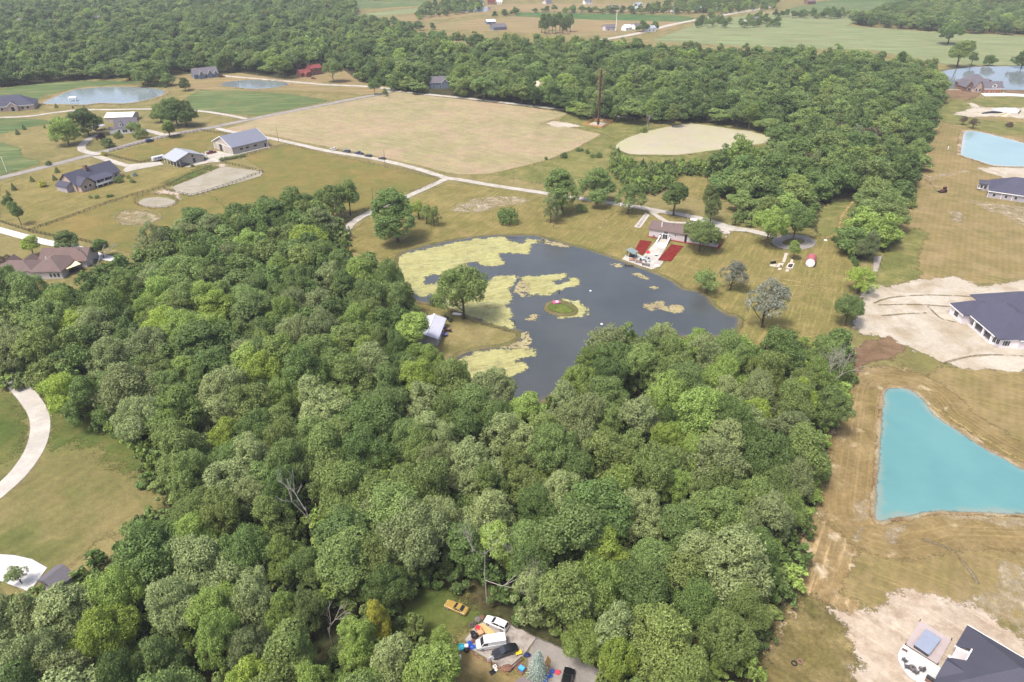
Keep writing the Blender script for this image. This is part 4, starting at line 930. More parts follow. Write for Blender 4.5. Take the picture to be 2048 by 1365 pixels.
# ------------------------------------------------------------------ woods too far or too many to count: one scattered object per wood
def lod_object(seed, form, nl, leaf, tone, Rr=5.5, zb=1.0, zt=15.0, nc=60, rc=(0.18,0.34)):
    V, Q, C = make_crown(seed, Rr, zb, zt, nc, nl, leaf, form, 0.0, rc)
    tb = MB(); tb.tube((0,0,-0.3), (0,0,zb+4), 0.3, 0.15, 5)
    me = quads_mesh('scatter_tree', V, Q, [TONE[tone], BARK], (tb.v, tb.f))
    return bpy.data.objects.new('scatter_tree', me)
def collection(name, objs):
    c = bpy.data.collections.new(name)
    for k, o in enumerate(objs): o.name = f'{name}_{k:02d}'; c.objects.link(o)
    return c
LODS = []
for k, (form, tone) in enumerate([('round','dark'),('round','dark'),('oval','dark'),('spread','dark'),('oval','mid'),('spread','mid'),('round','dark'),('round','olive'),('oval','mid'),('oval','dark'),('round','light'),('spread','olive')]):
    LODS.append(lod_object(900+k, form, 4200, 0.74, tone, 4.6 if form == 'oval' else 5.6))
WOODC = collection('woodland_kinds', LODS)
BUSHL = [lod_object(950+k, f, 700, 0.55, tn, 2.2, -0.6, 4.5, 14) for k, (f, tn) in enumerate([('round','mid'),('oval','light'),('round','dark'),('oval','olive')])]
BUSHC = collection('thicket_kinds', BUSHL)
def scatter_group(coll):
    ng = bpy.data.node_groups.new('scatter_'+coll.name, 'GeometryNodeTree')
    ng.interface.new_socket('Geometry', in_out='INPUT', socket_type='NodeSocketGeometry')
    ng.interface.new_socket('Geometry', in_out='OUTPUT', socket_type='NodeSocketGeometry')
    N, L = ng.nodes, ng.links
    gi, go = N.new('NodeGroupInput'), N.new('NodeGroupOutput')
    iop = N.new('GeometryNodeInstanceOnPoints'); ci = N.new('GeometryNodeCollectionInfo')
    ci.inputs['Collection'].default_value = coll; ci.inputs['Separate Children'].default_value = True; ci.inputs['Reset Children'].default_value = True
    def attr(nm, typ):
        a = N.new('GeometryNodeInputNamedAttribute'); a.data_type = typ; a.inputs['Name'].default_value = nm; return a.outputs['Attribute']
    L.new(gi.outputs[0], iop.inputs['Points']); L.new(ci.outputs[0], iop.inputs['Instance']); iop.inputs['Pick Instance'].default_value = True
    L.new(attr('kind_index','INT'), iop.inputs['Instance Index']); L.new(attr('turn','FLOAT_VECTOR'), iop.inputs['Rotation']); L.new(attr('size','FLOAT_VECTOR'), iop.inputs['Scale'])
    L.new(iop.outputs[0], go.inputs[0])
    return ng
NG = {c.name: scatter_group(c) for c in (WOODC, BUSHC)}
def scatter(name, label, pts, coll, rs, sizes, weights=None):
    """pts: (x, y); sizes: (scale xy, scale z) per point"""
    me = bpy.data.meshes.new(name); n = len(pts)
    me.from_pydata([(p[0],p[1],0.0) for p in pts], [], [])
    a = me.attributes.new('kind_index','INT','POINT'); nk = len(coll.objects)
    xy = np.array([(p[0],p[1]) for p in pts]).reshape(-1,2)
    g = np.sin(xy[:,0]*0.021+1.7*np.sin(xy[:,1]*0.013))+np.sin(xy[:,1]*0.027+1.3*np.sin(xy[:,0]*0.017+2))   # stands of one kind
    v = (g*0.22+0.5+rs.normal(size=n)*0.24)%1.0
    a.data.foreach_set('value', np.clip((v*nk).astype(np.int32), 0, nk-1))
    a = me.attributes.new('turn','FLOAT_VECTOR','POINT'); t = np.zeros((n,3)); t[:,2] = rs.rand(n)*6.283; a.data.foreach_set('vector', t.ravel())
    a = me.attributes.new('size','FLOAT_VECTOR','POINT'); s = np.array([(k[0],k[0],k[1]) for k in sizes]); a.data.foreach_set('vector', s.ravel())
    o = link(name, me); tag(o, label, 'woodland' if coll is WOODC else 'thicket', kind='stuff')
    m = o.modifiers.new('scatter','NODES'); m.node_group = NG[coll.name]
    return o
rs = np.random.RandomState(5)
W_ = None
if rest_wood:
    scatter('woodland', 'remaining trees of the dense wood around the algae pond', [(t[0],t[1]) for t in rest_wood], WOODC, rs, [(t[2]/5.4, (8.5+1.25*t[2])*rs.uniform(0.85,1.1)/15.5) for t in rest_wood], W_)
def wpx(px, z=6.0): return np.array([(G(x,y,z).x, G(x,y,z).y) for x,y in px])
avoid_f = [(world_poly(F[k], False), -3.0) for k in ('crop','soy','meadow','farm_tan','farm_green','big_pale','top_green','nw_green','nw_pale','tan_strip','n_tan','clear_a','clear_b','wheat','town','nhouse','duck','lake','npond','lpond','clearing','white_pond')]
avoid_f.append((world_poly(Z7([(520,110),(600,50),(780,60),(790,120),(740,220),(640,190)]), False), -2.0))
avoid_f.append((world_poly(Z2([(440,560),(460,480),(500,470),(590,490),(600,540),(540,560)]), False), 0.0))
def wood_of(label, px, d0, d1, n, sc=(0.85,1.15), name='woodland', coll=None, extra=(), w=W_, zr=(0.8,1.15)):
    poly = wpx(px); pts = poisson(poly, d0, d1, rs, avoid_f+list(extra), n, [(x,y,r*1.5) for x,y,r in BASES])
    pts = [p for p in pts if visible(p[0], p[1], 8)]
    coll = coll or WOODC; dm = 0.5*(d0+d1)
    scatter(name, label, pts, coll, rs, [(p[2]/dm*rs.uniform(*sc), rs.uniform(*zr)) for p in pts], w if coll is WOODC else None)
    print(label[:40], len(pts))
wood_of('broad dark wood beyond the far ponds and green fields', [(-420,-22),(720,-22),(705,32),(745,54),(790,64),(840,74),(900,82),(960,84),(1000,86),(1010,100),(1000,130),(960,190),(790,172),(720,160),(690,142),(640,132),(600,138),(545,150),(480,140),(440,132),(385,143),(330,150),(270,152),(170,156),(60,164),(0,172),(-420,185)], 8.5, 13.5, 90000, (1.25,1.55), zr=(0.55,1.3))
wood_of('thick wood behind the cell tower and duckweed pond', [(1000,84),(1100,90),(1250,94),(1330,102),(1480,112),(1600,117),(1740,120),(1800,128),(1865,138),(1880,158),(1885,180),(1868,215),(1855,262),(1840,300),(1812,350),(1800,400),(1785,455),(1755,480),(1722,500),(1705,480),(1700,440),(1712,405),(1690,392),(1640,388),(1600,392),(1575,415),(1560,432),(1500,412),(1455,390),(1432,362),(1438,336),(1490,315),(1545,300),(1572,285),(1565,268),(1540,258),(1470,248),(1440,243),(1330,237),(1300,232),(1260,230),(1040,203),(955,190),(1000,130)], 7.5, 12.5, 60000, (1.2,1.5), zr=(0.5,1.3))
wood_of('dark wood standing behind the lone field tree', Z3([(1000,140),(1080,110),(1180,90),(1250,40),(1500,25),(1700,20),(2300,-20),(2300,190),(2048,205),(1700,190),(1550,180),(1200,165),(1060,160)]), 9.0, 14, 30000, (1.25,1.5))
wood_of('tree line along the far tan field', Z2([(-20,90),(250,110),(300,120),(420,130),(560,110),(760,88),(900,62),(1000,50),(1300,38),(1800,35),(2048,40),(2048,52),(1500,62),(1000,74),(900,100),(640,125),(380,158),(200,200),(0,180)]), 9, 13, 40000, (0.7,1.0), zr=(0.4,0.75))
for px in ([(905,-4),(965,-6),(960,14),(890,24),(830,32),(845,8)], [(1350,20),(1420,-6),(1560,-8),(1545,12),(1440,20)], [(1390,38),(1420,32),(1460,38),(1455,46),(1395,46)], [(1478,40),(1520,30),(1560,36),(1555,46),(1485,46)], [(1260,12),(1340,0),(1500,-16),(1700,-24),(1500,-4),(1330,18)], [(1550,24),(1660,20),(1800,28),(1800,32),(1550,27)], [(700,-20),(1400,-26),(2300,-26),(2300,-6),(1850,-4),(1700,-10),(1000,-8),(720,-6)]):
    poly = wpx(px); pts = poisson(poly, 10, 14, rs, (), 6000)
    scatter('woodland', 'scattered far trees between the fields near row of houses '+str(len(pts)) if False else 'far grove between open fields', [(p[0],p[1]) for p in pts], WOODC, rs, [(rs.uniform(0.6,1.0), rs.uniform(0.45,0.8)) for p in pts], W_)
for i, o in enumerate([o for o in COL.objects if o.name.startswith('woodland') and o.get('label') == 'far grove between open fields']):
    o['label'] = ['far grove left of the red barn between open fields', 'far grove beyond the village road', 'far tree group around a farmstead on the road', 'far tree group at the corner of the pale field', 'far hedge of trees behind the green field', 'sparse tree row along the far cross road', 'hazy tree belt closing the far plain'][i % 7].replace('left of','near')
wood_of('thicket of young trees below the duckweed pond', Z6([(1090,250),(1150,215),(1250,250),(1400,255),(1560,255),(1750,235),(1900,215),(1980,260),(1900,330),(1740,390),(1600,390),(1500,400),(1400,430),(1300,440),(1200,380),(1120,310)]), 2.4, 3.6, 40000, (0.8,1.3), 'thicket', BUSHC, zr=(0.7,1.5))
wood_of('thicket of saplings before the north wood', [(690,150),(720,158),(790,168),(850,172),(850,160),(770,146),(700,140)], 4.0, 6.0, 20000, (1.3,2.0), 'thicket', BUSHC, zr=(0.9,1.6))
wood_of('reedy scrub ringing the duckweed pond', Z6([(1095,190),(1130,150),(1300,70),(1450,20),(1640,0),(1900,25),(2060,40),(2150,90),(2060,66),(1900,52),(1640,18),(1530,30),(1350,70),(1200,120),(1120,185)]), 2.5, 3.6, 20000, (0.5,0.9), 'thicket', BUSHC, zr=(0.35,0.8))
wood_of('leafy undergrowth along the clearing edge', Z7([(1000,330),(1060,300),(1110,330),(1330,300),(1400,280),(1560,330),(1600,300),(1600,230),(1900,210),(2020,330),(1880,420),(1850,560),(1900,560),(2060,380),(2060,200),(1500,120),(1000,250)]), 3.2, 4.5, 20000, (0.9,1.5), 'thicket', BUSHC, zr=(0.8,1.5))
wood_of('scrubby edge growth beside the dry back field', ZR([(1000,860),(1080,900),(1060,1100),(900,1180),(900,1365),(800,1500),(760,1350),(880,1200),(980,1000)]), 2.6, 4.0, 12000, (0.6,1.1), 'thicket', BUSHC, zr=(0.4,0.9))

# low growth between the trunks of the near wood
floorw = np.array([(G(x,y,1.0).x, G(x,y,1.0).y) for x,y in F['wood']])
pts = poisson(floorw, 2.4, 4.0, rs, [(pondw, -2.0), (YARD, -1.0), (CABIN, -0.5)]+[(o, 0.0) for o in OPEN], 40000)
pts = [p for p in pts if visible(p[0], p[1], 3)]
scatter('undergrowth', 'leafy undergrowth between the trunks of the dense wood', [(p[0],p[1]) for p in pts], BUSHC, rs, [(rs.uniform(0.8,1.5), rs.uniform(0.7,1.7)) for p in pts])

scatter_brown = poisson(wpx(ZR([(0,560),(150,420),(560,330),(700,420),(650,640),(500,800),(200,860),(0,780)])), 6, 10, rs, (), 3000)
BROWNC = collection('scrub_kinds', [lod_object(970+k, f, 1800, 0.6, tn, 4.6, 0.5, 11, 40, (0.14,0.26)) for k, (f, tn) in enumerate([('oval','brown'),('round','silver'),('oval','grey')])])
NG[BROWNC.name] = scatter_group(BROWNC)
o = scatter('woodland', 'grey brown thin leaved scrub trees behind the duckweed pond', [(p[0],p[1]) for p in scatter_brown], BROWNC, rs, [(rs.uniform(0.7,1.1), rs.uniform(0.8,1.3)) for p in scatter_brown]); o['category'] = 'woodland'

# ------------------------------------------------------------------ buildings
MW = paint('white_trim', S(232,230,226), 0.5, 0.04)
GLASS = NT('window_glass'); GLASS = GLASS.done(GLASS.bsdf((0.03,0.036,0.045,1), 0.08, 0.6).outputs[0])
DARKM = paint('dark_metal', S(44,44,48), 0.5, 0.15)
WOODB = paint('weathered_wood', S(132,112,92), 0.85, 0.2, 4)
BLACKB = paint('black_board', S(62,54,50), 0.8, 0.2, 4)
WALL_TAN = paint('tan_siding', S(170,160,150), 0.7, 0.06, 1.0)
WALL_GREY = paint('grey_siding', S(160,154,158), 0.7, 0.06, 1.0)
WALL_PALE = paint('pale_siding', S(188,180,180), 0.7, 0.05, 1.0)
WALL_STONE = paint('beige_stone', S(176,156,144), 0.85, 0.18, 3.0)
WALL_BRICK = paint('red_brick', S(140,84,74), 0.85, 0.15, 3.0)
WALL_BROWN = paint('brown_brick', S(136,104,90), 0.85, 0.15, 3.0)
WALL_BLUE = paint('blue_siding', S(120,132,148), 0.7, 0.06, 1.0)
WALL_WHITE = paint('white_brick', S(222,214,216), 0.7, 0.05, 2.0)
R_SLATE = shingle('dark_slate_shingle', S(78,78,94)); R_SLATE2 = shingle('charcoal_shingle', S(78,78,90)); R_MAUVE = shingle('mauve_brown_shingle', S(112,96,92)); R_BROWN = shingle('brown_shingle', S(112,94,90)); R_GREY = shingle('grey_shingle', S(106,102,108))
R_METAL = paint('blue_grey_metal_roof', S(124,127,140), 0.45, 0.06, 0.6, 0.5); R_PALE = paint('pale_metal_roof', S(146,150,156), 0.45, 0.05, 0.6, 0.5); R_WHITE = paint('white_metal_roof', S(228,228,226), 0.5, 0.03, 0.6, 0.5); R_RED = shingle('red_shingle', S(128,66,62)); R_TEAL = paint('pale_green_metal_roof', S(128,142,140), 0.45, 0.06, 1.0, 0.5)

class House:
    def __init__(s, name, label, cat, A, B, back=0.0):
        a, b = G(*A), G(*B); d = b-a
        s.L = d.length; s.rot = math.atan2(d.y, d.x); s.t = thing(name, label, cat, (a.x, a.y, 0.0), s.rot)
    def part(s, name, mb, mat, parent=None, **k): return mb.build(name, mat, parent or s.t, **k)
    def box(s, name, x0, x1, y0, y1, z0, z1, mat, parent=None, **k): return MB().box(x0,x1,y0,y1,z0,z1).build(name, mat, parent or s.t, **k)
    def gable(s, x0, x1, y0, y1, h, rise, axis='x', wall=None, roof=None, over=0.5, z0=-0.3, trim=None, th=0.2, names=('wall','roof')):
        mb = MB()
        if axis == 'x':
            m = (y0+y1)/2; k = rise/(m-y0)
            mb.extrude_x([(y0,z0),(y1,z0),(y1,h),(m,h+rise),(y0,h)], x0, x1); w = mb.build(names[0], wall, s.t)
            e = k*over; c = 0.03
            prof = [(y0-over,h-e+c),(m,h+rise+c),(y1+over,h-e+c),(y1+over,h-e+c+th),(m,h+rise+c+th),(y0-over,h-e+c+th)]
            r = MB().extrude_x(prof, x0-over, x1+over).build(names[1], roof, s.t)
            if trim:
                for xx in (x0-over-0.08, x1+over+0.004):
                    MB().extrude_x([(y0-over-.1,h-e-.15),(m,h+rise-.15),(y1+over+.1,h-e-.15),(y1+over+.1,h-e+th+.1),(m,h+rise+th+.1),(y0-over-.1,h-e+th+.1)], xx, xx+0.076).build('rake_board', trim, r)
        else:
            m = (x0+x1)/2; k = rise/(m-x0)
            mb.extrude_y([(x0,z0),(x1,z0),(x1,h),(m,h+rise),(x0,h)], y0, y1); w = mb.build(names[0], wall, s.t)
            e = k*over; c = 0.03
            prof = [(x0-over,h-e+c),(m,h+rise+c),(x1+over,h-e+c),(x1+over,h-e+c+th),(m,h+rise+c+th),(x0-over,h-e+c+th)]
            r = MB().extrude_y(prof, y0-over, y1+over).build(names[1], roof, s.t)
            if trim:
                for yy in (y0-over-0.08, y1+over+0.004):
                    MB().extrude_y([(x0-over-.1,h-e-.15),(m,h+rise-.15),(x1+over+.1,h-e-.15),(x1+over+.1,h-e+th+.1),(m,h+rise+th+.1),(x0-over-.1,h-e+th+.1)], yy, yy+0.076).build('rake_board', trim, r)
        return w, r
    def hip(s, x0, x1, y0, y1, h, rise, wall, roof, over=0.5, z0=-0.3, fascia=None):
        w = s.box('wall', x0,x1,y0,y1,z0,h, wall)
        X0, X1, Y0, Y1 = x0-over, x1+over, y0-over, y1+over; z = h+0.02
        W, L = Y1-Y0, X1-X0
        if L >= W: a, b = (X0+W/2,(Y0+Y1)/2,h+rise), (X1-W/2,(Y0+Y1)/2,h+rise)
        else: a, b = ((X0+X1)/2,Y0+L/2,h+rise), ((X0+X1)/2,Y1-L/2,h+rise)
        v = [(X0,Y0,z),(X1,Y0,z),(X1,Y1,z),(X0,Y1,z), (X0,Y0,z+.18),(X1,Y0,z+.18),(X1,Y1,z+.18),(X0,Y1,z+.18), a, b]
        f = [(0,3,2,1),(0,1,5,4),(1,2,6,5),(2,3,7,6),(3,0,4,7)]
        f += [(4,5,9,8),(5,6,9),(6,7,8,9),(7,4,8)] if L >= W else [(4,5,8),(5,6,9,8),(6,7,9),(7,4,8,9)]
        r = MB().add(v, f).build('roof', roof, s.t, fix=False)
        if fascia: 
            MB().box(X0-.05,X1+.05,Y0-.06,Y0-.004,z-.1,z+.2).build('fascia', fascia, r); MB().box(X0-.06,X0-.004,Y0,Y1,z-.1,z+.2).build('fascia', fascia, r)
        return w, r
    def opening(s, name, side, u, c, z, w, h, frame=MW, pane=GLASS, fr=0.1, split=1):
        """side S/N: wall at y=c, centre x=u; side W/E: wall at x=c, centre y=u; z = sill height"""
        d = 0.05
        def bx(a, b, z0, z1, o0, o1):
            if side == 'S': return MB().box(a,b,c-o1,c-o0,z0,z1)
            if side == 'N': return MB().box(a,b,c+o0,c+o1,z0,z1)
            if side == 'W': return MB().box(c-o1,c-o0,a,b,z0,z1)
            return MB().box(c+o0,c+o1,a,b,z0,z1)
        o = bx(u-w/2-fr, u+w/2+fr, z-fr, z+h+fr, 0.004, d).build(name, frame, s.t)
        for k in range(split):
            a = u-w/2+k*w/split; g = 0.03 if split > 1 else 0
            bx(a+g, a+w/split-g, z, z+h, d+0.004, d+0.03).build('pane' if pane is GLASS else 'panel', pane, o)
        return o

# 1 big barn
b = House('horse_barn', 'large tan barn with blue grey metal roof and white trim', 'barn', (466.5,310.3), (536,293.6))
b.gable(0, 23, 0, 21, 4.3, 4.6, 'x', WALL_TAN, R_METAL, 0.6, trim=MW)
for x, y in ((0,0),(0,21),(23,0)): b.box('corner_board', x-.12, x+.12, y-.12, y+.12, 0, 4.25, MW)
b.box('girt_band', -0.08, -0.01, 0.2, 20.8, 4.05, 4.3, MW)
b.opening('sliding_door', 'W', 12.8, 0, 0.1, 2.6, 3.7, DARKM, GLASS, 0.15)
for y in (9.5, 16.5): b.box('batten', -0.07, -0.01, y-.1, y+.1, 0, 4.0, MW)
for x in (5.8, 9.6, 14.8): b.opening('window', 'S', x, 0, 1.9, 1.7, 0.8, DARKM, GLASS)
b.opening('door', 'S', 21.2, 0, 0.1, 1.2, 2.4, MW, GLASS)
# 2 stable with porch
b = House('stable', 'tan stable with pale metal roof and open corner porch', 'stable', (355.5,336), (411,322.5))
b.gable(4.0, 16.3, 1.0, 14.5, 3.3, 0.01, 'y', WALL_TAN, R_PALE, 0.0, th=0.02, names=('wall','ceiling'))
h, rise = 3.3, 3.0; m = 8.15; k = rise/m
r = MB().extrude_y([(-0.6,h-.22),(m,h+rise),(16.9,h-.22),(16.9,h),(m,h+rise+.22),(-0.6,h)], 0.3, 15.2).build('roof', R_PALE, b.t)
MB().extrude_y([(0.3,h+.02),(16.0,h+.02),(m,h+rise-.1)], 0.9, 1.05).build('gable_panel', WALL_TAN, b.t)
for y in (0.6,4.2,7.8,11.4,14.8): b.box('porch_post', 0.0, 0.22, y-.11, y+.11, 0, 3.3, MW)
for x in (2.0,): b.box('porch_post', x-.11, x+.11, 0.5, 0.72, 0, 3.3, MW)
b.opening('door', 'S', 10.5, 1.0, 0.1, 1.3, 2.6, DARKM, GLASS); b.opening('loft_window', 'S', 10.0, 0.9, 3.75, 1.0, 0.8, DARKM, GLASS)
for y in (4.5,8.5,12): b.opening('window', 'W', y, 4.0, 1.0, 1.4, 1.4, MW, GLASS)
b.box('lean_to', 16.4, 19.0, 2.0, 8.0, 2.3, 2.45, R_PALE)
for y in (2.2,7.8): b.box('lean_to_post', 18.7, 18.9, y-.1, y+.1, 0, 2.3, WOODB)
# 3 grey house with deck
b = House('grey_house', 'grey stone house with dark roof, brick chimney and white deck', 'house', ZM([(0,0)])[0] if False else Z4([(565,755)])[0], Z4([(870,655)])[0])
b.gable(0, 25, 2.5, 14.5, 3.6, 4.6, 'x', WALL_STONE, R_SLATE, 0.6, trim=None)
b.gable(0.6, 8.0, -0.5, 6.0, 3.4, 2.9, 'y', WALL_STONE, R_SLATE, 0.5)
b.gable(-3.2, 2.0, 5.0, 13.0, 2.9, 1.6, 'y', WALL_GREY, R_SLATE2, 0.4, names=('side_wing','side_roof'))
b.gable(17.5, 25.2, 6.0, 17.0, 3.2, 2.6, 'y', WALL_STONE, R_SLATE2, 0.5, names=('garage_wing','garage_roof'))
b.box('chimney', 10.2, 11.6, 6.6, 8.4, 5, 10.0, WALL_BROWN)
dk = b.box('deck', 8.2, 17.5, -1.8, 2.3, 1.25, 1.45, MW)
for x in (8.4,11.4,14.4,17.3): b.box('post', x-.12, x+.12, -1.7, -1.46, 0, 1.25, MW)
b.box('railing', 8.2, 17.5, -1.8, -1.72, 1.46, 2.3, MW, dk); b.box('railing', 17.42, 17.5, -1.7, 2.3, 1.46, 2.3, MW, dk)
MB().add([(17.6,-1.6,1.3),(17.6,-.4,1.3),(20.2,-.4,0),(20.2,-1.6,0),(17.6,-1.6,1.1),(17.6,-.4,1.1)], [(0,3,2,1),(4,3,0),(1,2,5),(4,5,2,3)]).build('stair', MW, dk)
pr = MB().add([(7.8,-2.0,3.7),(18.4,-2.0,3.7),(18.4,3.5,5.0),(7.8,3.5,5.0),(7.8,-2.0,3.9),(18.4,-2.0,3.9),(18.4,3.5,5.2),(7.8,3.5,5.2)], [(0,3,2,1),(4,5,6,7),(0,1,5,4),(1,2,6,5),(2,3,7,6),(3,0,4,7)]).build('porch_roof', R_SLATE, b.t)
for x in (8.6,13.0,17.6): b.box('porch_column', x-.15, x+.15, -1.75, -1.45, 1.46, 3.7, MW)
for x in (9.8,12,14.6,16.6): b.opening('patio_door', 'S', x, 2.5, 1.5, 1.5, 2.0)
for x in (3.0,5.6): b.opening('window', 'S', x, -0.5, 1.4, 1.3, 1.5)
b.opening('window', 'S', 19.5, 2.5, 1.3, 1.5, 1.4); b.opening('window', 'S', 22.6, 2.5, 1.3, 1.5, 1.4)
# 4 white farmhouse and shed
b = House('farmhouse', 'white farmhouse with grey roof and two dormers', 'house', ZF([(1600,680)])[0], ZF([(1850,655)])[0])
b.gable(0, 13, 0, 9, 4.0, 4.4, 'x', MW, R_GREY, 0.35)
for x in (3.3, 8.7): b.gable(x-.9, x+.9, 0.5, 3.5, 6.4, 0.9, 'y', MW, R_GREY, 0.15, z0=4.3, names=('dormer','dormer_roof')); b.opening('dormer_window', 'S', x, 0.5, 5.3, 0.9, 0.9, MW)
for x in (1.6,4.2,5.6,8.4,10.6): b.opening('window', 'S', x, 0, 1.0, 0.9, 1.5, DARKM)
for y in (2.2,5.8): b.opening('window', 'W', y, 0, 1.0, 0.9, 1.4, DARKM)
b.opening('window', 'W', 4.2, 0, 4.6, 0.9, 1.2, DARKM); b.gable(-4, -0.1, 2, 7.5, 2.6, 1.2, 'x', MW, R_GREY, 0.2, names=('side_wing','side_roof'))
b = House('machine_shed', 'long shed with bright white roof behind the farmhouse', 'shed', ZF([(1450,520)])[0], ZF([(1820,508)])[0])
b.gable(0, b.L, 0, 13, 3.4, 1.6, 'x', WALL_TAN, R_WHITE, 0.4); b.opening('shed_door', 'S', b.L*0.8, 0, 0.1, 3.5, 3.2, DARKM, DARKM)
b = House('carport', 'small open carport with pale roof under the dark farm tree', 'carport', ZF([(1300,640)])[0], ZF([(1410,620)])[0])
b.box('roof', -0.5, 7, -0.5, 5, 2.5, 2.7, R_PALE)
for x, y in ((0,0),(6.5,0),(0,4.5),(6.5,4.5)): b.box('post', x-.1, x+.1, y-.1, y+.1, 0, 2.5, MW)
# 5 stone house with dark hip roof
b = House('stone_house', 'low beige stone house with dark hip roof and arched entrance', 'house', (-60,229), (70,219))
b.hip(0, b.L, 0, 17, 3.2, 6.2, WALL_STONE, R_SLATE, 0.6, fascia=MW)
b.gable(b.L*0.60, b.L*0.75, -1.8, 6, 3.6, 2.6, 'y', WALL_STONE, R_SLATE, 0.3, trim=MW, names=('entrance','entrance_roof')); b.opening('door', 'S', b.L*0.675, -1.8, 0.1, 2.2, 3.0, MW, DARKM)
b.gable(b.L*0.52, b.L*0.56, 3.0, 6, 5.6, 0.8, 'y', MW, R_SLATE, 0.1, z0=3.5, names=('dormer','dormer_roof'))
for q in (.15,.3,.42,.5,.82,.9): b.opening('window', 'S', b.L*q, 0, 0.8, 1.6, 1.6)
MB().tube((0,0,0),(0,0,0.1),1,1).v
b = House('white_pergola', 'white open shelter on the sandy spit of the far pond', 'pergola', ZF([(945,232)])[0], ZF([(1035,228)])[0])
b.box('roof', -.3, b.L+.3, -.3, 4.3, 2.6, 2.85, R_WHITE)
for x, y in ((0,0),(b.L,0),(0,4),(b.L,4)): b.box('post', x-.15, x+.15, y-.15, y+.15, 0, 2.6, MW)
# 6 brown roofed house with awning
b = House('ranch_house', 'sprawling house with mauve brown roofs beside the tan awning', 'house', ZQ([(150,1040)])[0], ZQ([(880,1020)])[0])
L = b.L
b.hip(L-8.5, L+2.5, 0.6, 14, 3.0, 3.4, WALL_PALE, R_MAUVE, 0.6)
b.gable(L-10.2, L+7.0, 10.4, 20.5, 3.0, 3.2, 'x', WALL_PALE, R_BROWN, 0.6, names=('garage_wall','garage_roof'))
b.hip(-6, L-9.1, 2.0, 11, 2.9, 2.6, WALL_PALE, R_MAUVE, 0.6)
b.gable(L-16.5, L-12, 8.0, 14.0, 2.8, 1.9, 'y', WALL_PALE, R_MAUVE, 0.4, names=('back_wing','back_roof'))
b.gable(L-23, L-19, 8.0, 13.5, 2.8, 1.9, 'y', WALL_PALE, R_MAUVE, 0.4, names=('back_wing','back_roof'))
for x in (L-1.6, L-0.2, L+1.2): b.opening('window', 'S', x, 0.6, 0.8, 0.9, 1.5, MW)
b.box('vent_pipe', L-4.6, L-4.4, 6.0, 6.2, 5.0, 7.0, MW)
aw = thing('awning', 'tan stretched fabric awning over a dark car', 'awning', (0,0,0))
q = [G(*p, 2.9) for p in ZQ([(945,785),(1155,705),(1275,775),(1050,858)])]
n = 6; vs_ = []
for i in range(n+1):
    for j in range(n+1):
        u, w = i/n, j/n; p = (q[0]*(1-u)+q[1]*u)*(1-w)+(q[3]*(1-u)+q[2]*u)*w
        vs_.append((p.x, p.y, p.z-0.5*math.sin(math.pi*u)*math.sin(math.pi*w)*0.6))
fs_ = [(i*(n+1)+j, (i+1)*(n+1)+j, (i+1)*(n+1)+j+1, i*(n+1)+j+1) for i in range(n) for j in range(n)]
MB().add([(a,b_,c+0.03) for a,b_,c in vs_]+vs_, fs_+[tuple(i+len(vs_) for i in f[::-1]) for f in fs_]).build('canopy', paint('tan_canvas', S(222,206,160), 0.9, 0.05), aw, smooth=True, fix=False)
for p in q: MB().tube((p.x,p.y,0),(p.x,p.y,2.95),0.06,0.05).build('pole', DARKM, aw)
# 7 far houses
def far_house(label, A, B, depth, h, rise, wall, roof, wins=3, hip=False, wing=None, name='house', trim=None, cat='house'):
    b = House(name, label, cat, A, B)
    if hip: b.hip(0, b.L, 0, depth, h, rise, wall, roof)
    else: b.gable(0, b.L, 0, depth, h, rise, 'x', wall, roof, 0.4, trim=trim)
    for k in range(wins): b.opening('window', 'S', b.L*(k+0.6)/(wins+0.2), 0, 0.9, 1.3, 1.4)
    if wing: b.gable(b.L*wing[0], b.L*wing[1], -wing[2], depth*0.5, h, rise*0.8, 'y', wall, roof, 0.3, trim=MW, names=('wing','wing_roof'))
    return b
b = far_house('long grey gabled house by the small far pond', ZG([(60,235)])[0], ZG([(350,205)])[0], 13, 3.4, 4.2, WALL_BLUE, R_GREY, 5, False, (0.18,0.40,2.5)); b.gable(b.L*.55, b.L*.75, -2, 6, 3.4, 3.4, 'y', WALL_BLUE, R_GREY, .3, trim=MW, names=('wing','wing_roof')); b.gable(b.L*.8, b.L*.97, -1.4, 6, 3.2, 2.6, 'y', WALL_BLUE, R_GREY, .3, trim=MW, names=('wing','wing_roof'))
b = far_house('two storey red brick house with red roof', ZG([(1460,192)])[0], ZG([(1600,172)])[0], 9, 5.6, 2.2, WALL_BRICK, R_RED, 3); b.opening('window','S',b.L*.3,0,3.6,1.2,1.2); b.opening('window','S',b.L*.7,0,3.6,1.2,1.2); b.box('chimney', 0.2,1.4,3,4.2,5,9.4,WALL_BRICK)
b.gable(-10, -0.2, -1, 7, 3.2, 2.2, 'x', WALL_BRICK, R_RED, 0.4, names=('wing','wing_roof')); b.gable(-7, -3.4, -5, 2, 2.9, 1.6, 'y', WALL_BRICK, R_RED, 0.3, names=('porch','porch_roof'))
far_house('blue grey gabled cottage peeking from the tree belt', Z2([(468,520)])[0], Z2([(590,516)])[0], 11, 4.2, 4.0, WALL_BLUE, R_GREY, 3, False, (0.55,0.9,2.0), trim=MW)
far_house('tan roofed house half hidden in the tree belt', Z2([(1085,552)])[0], Z2([(1150,556)])[0], 9, 6.0, 3.0, MW, paint('tan_roof', S(176,160,140),0.8), 2)
far_house('dark low roof between trees by the duckweed pond', (1508,251), (1546,252), 10, 3.0, 2.0, WALL_GREY, R_SLATE, 2)
far_house('blue metal shed with white roof in the tan field', ZK([(1435,243)])[0], ZK([(1518,240)])[0], 10, 3.6, 1.8, WALL_BLUE, R_WHITE, 2, name='shed', cat='shed')
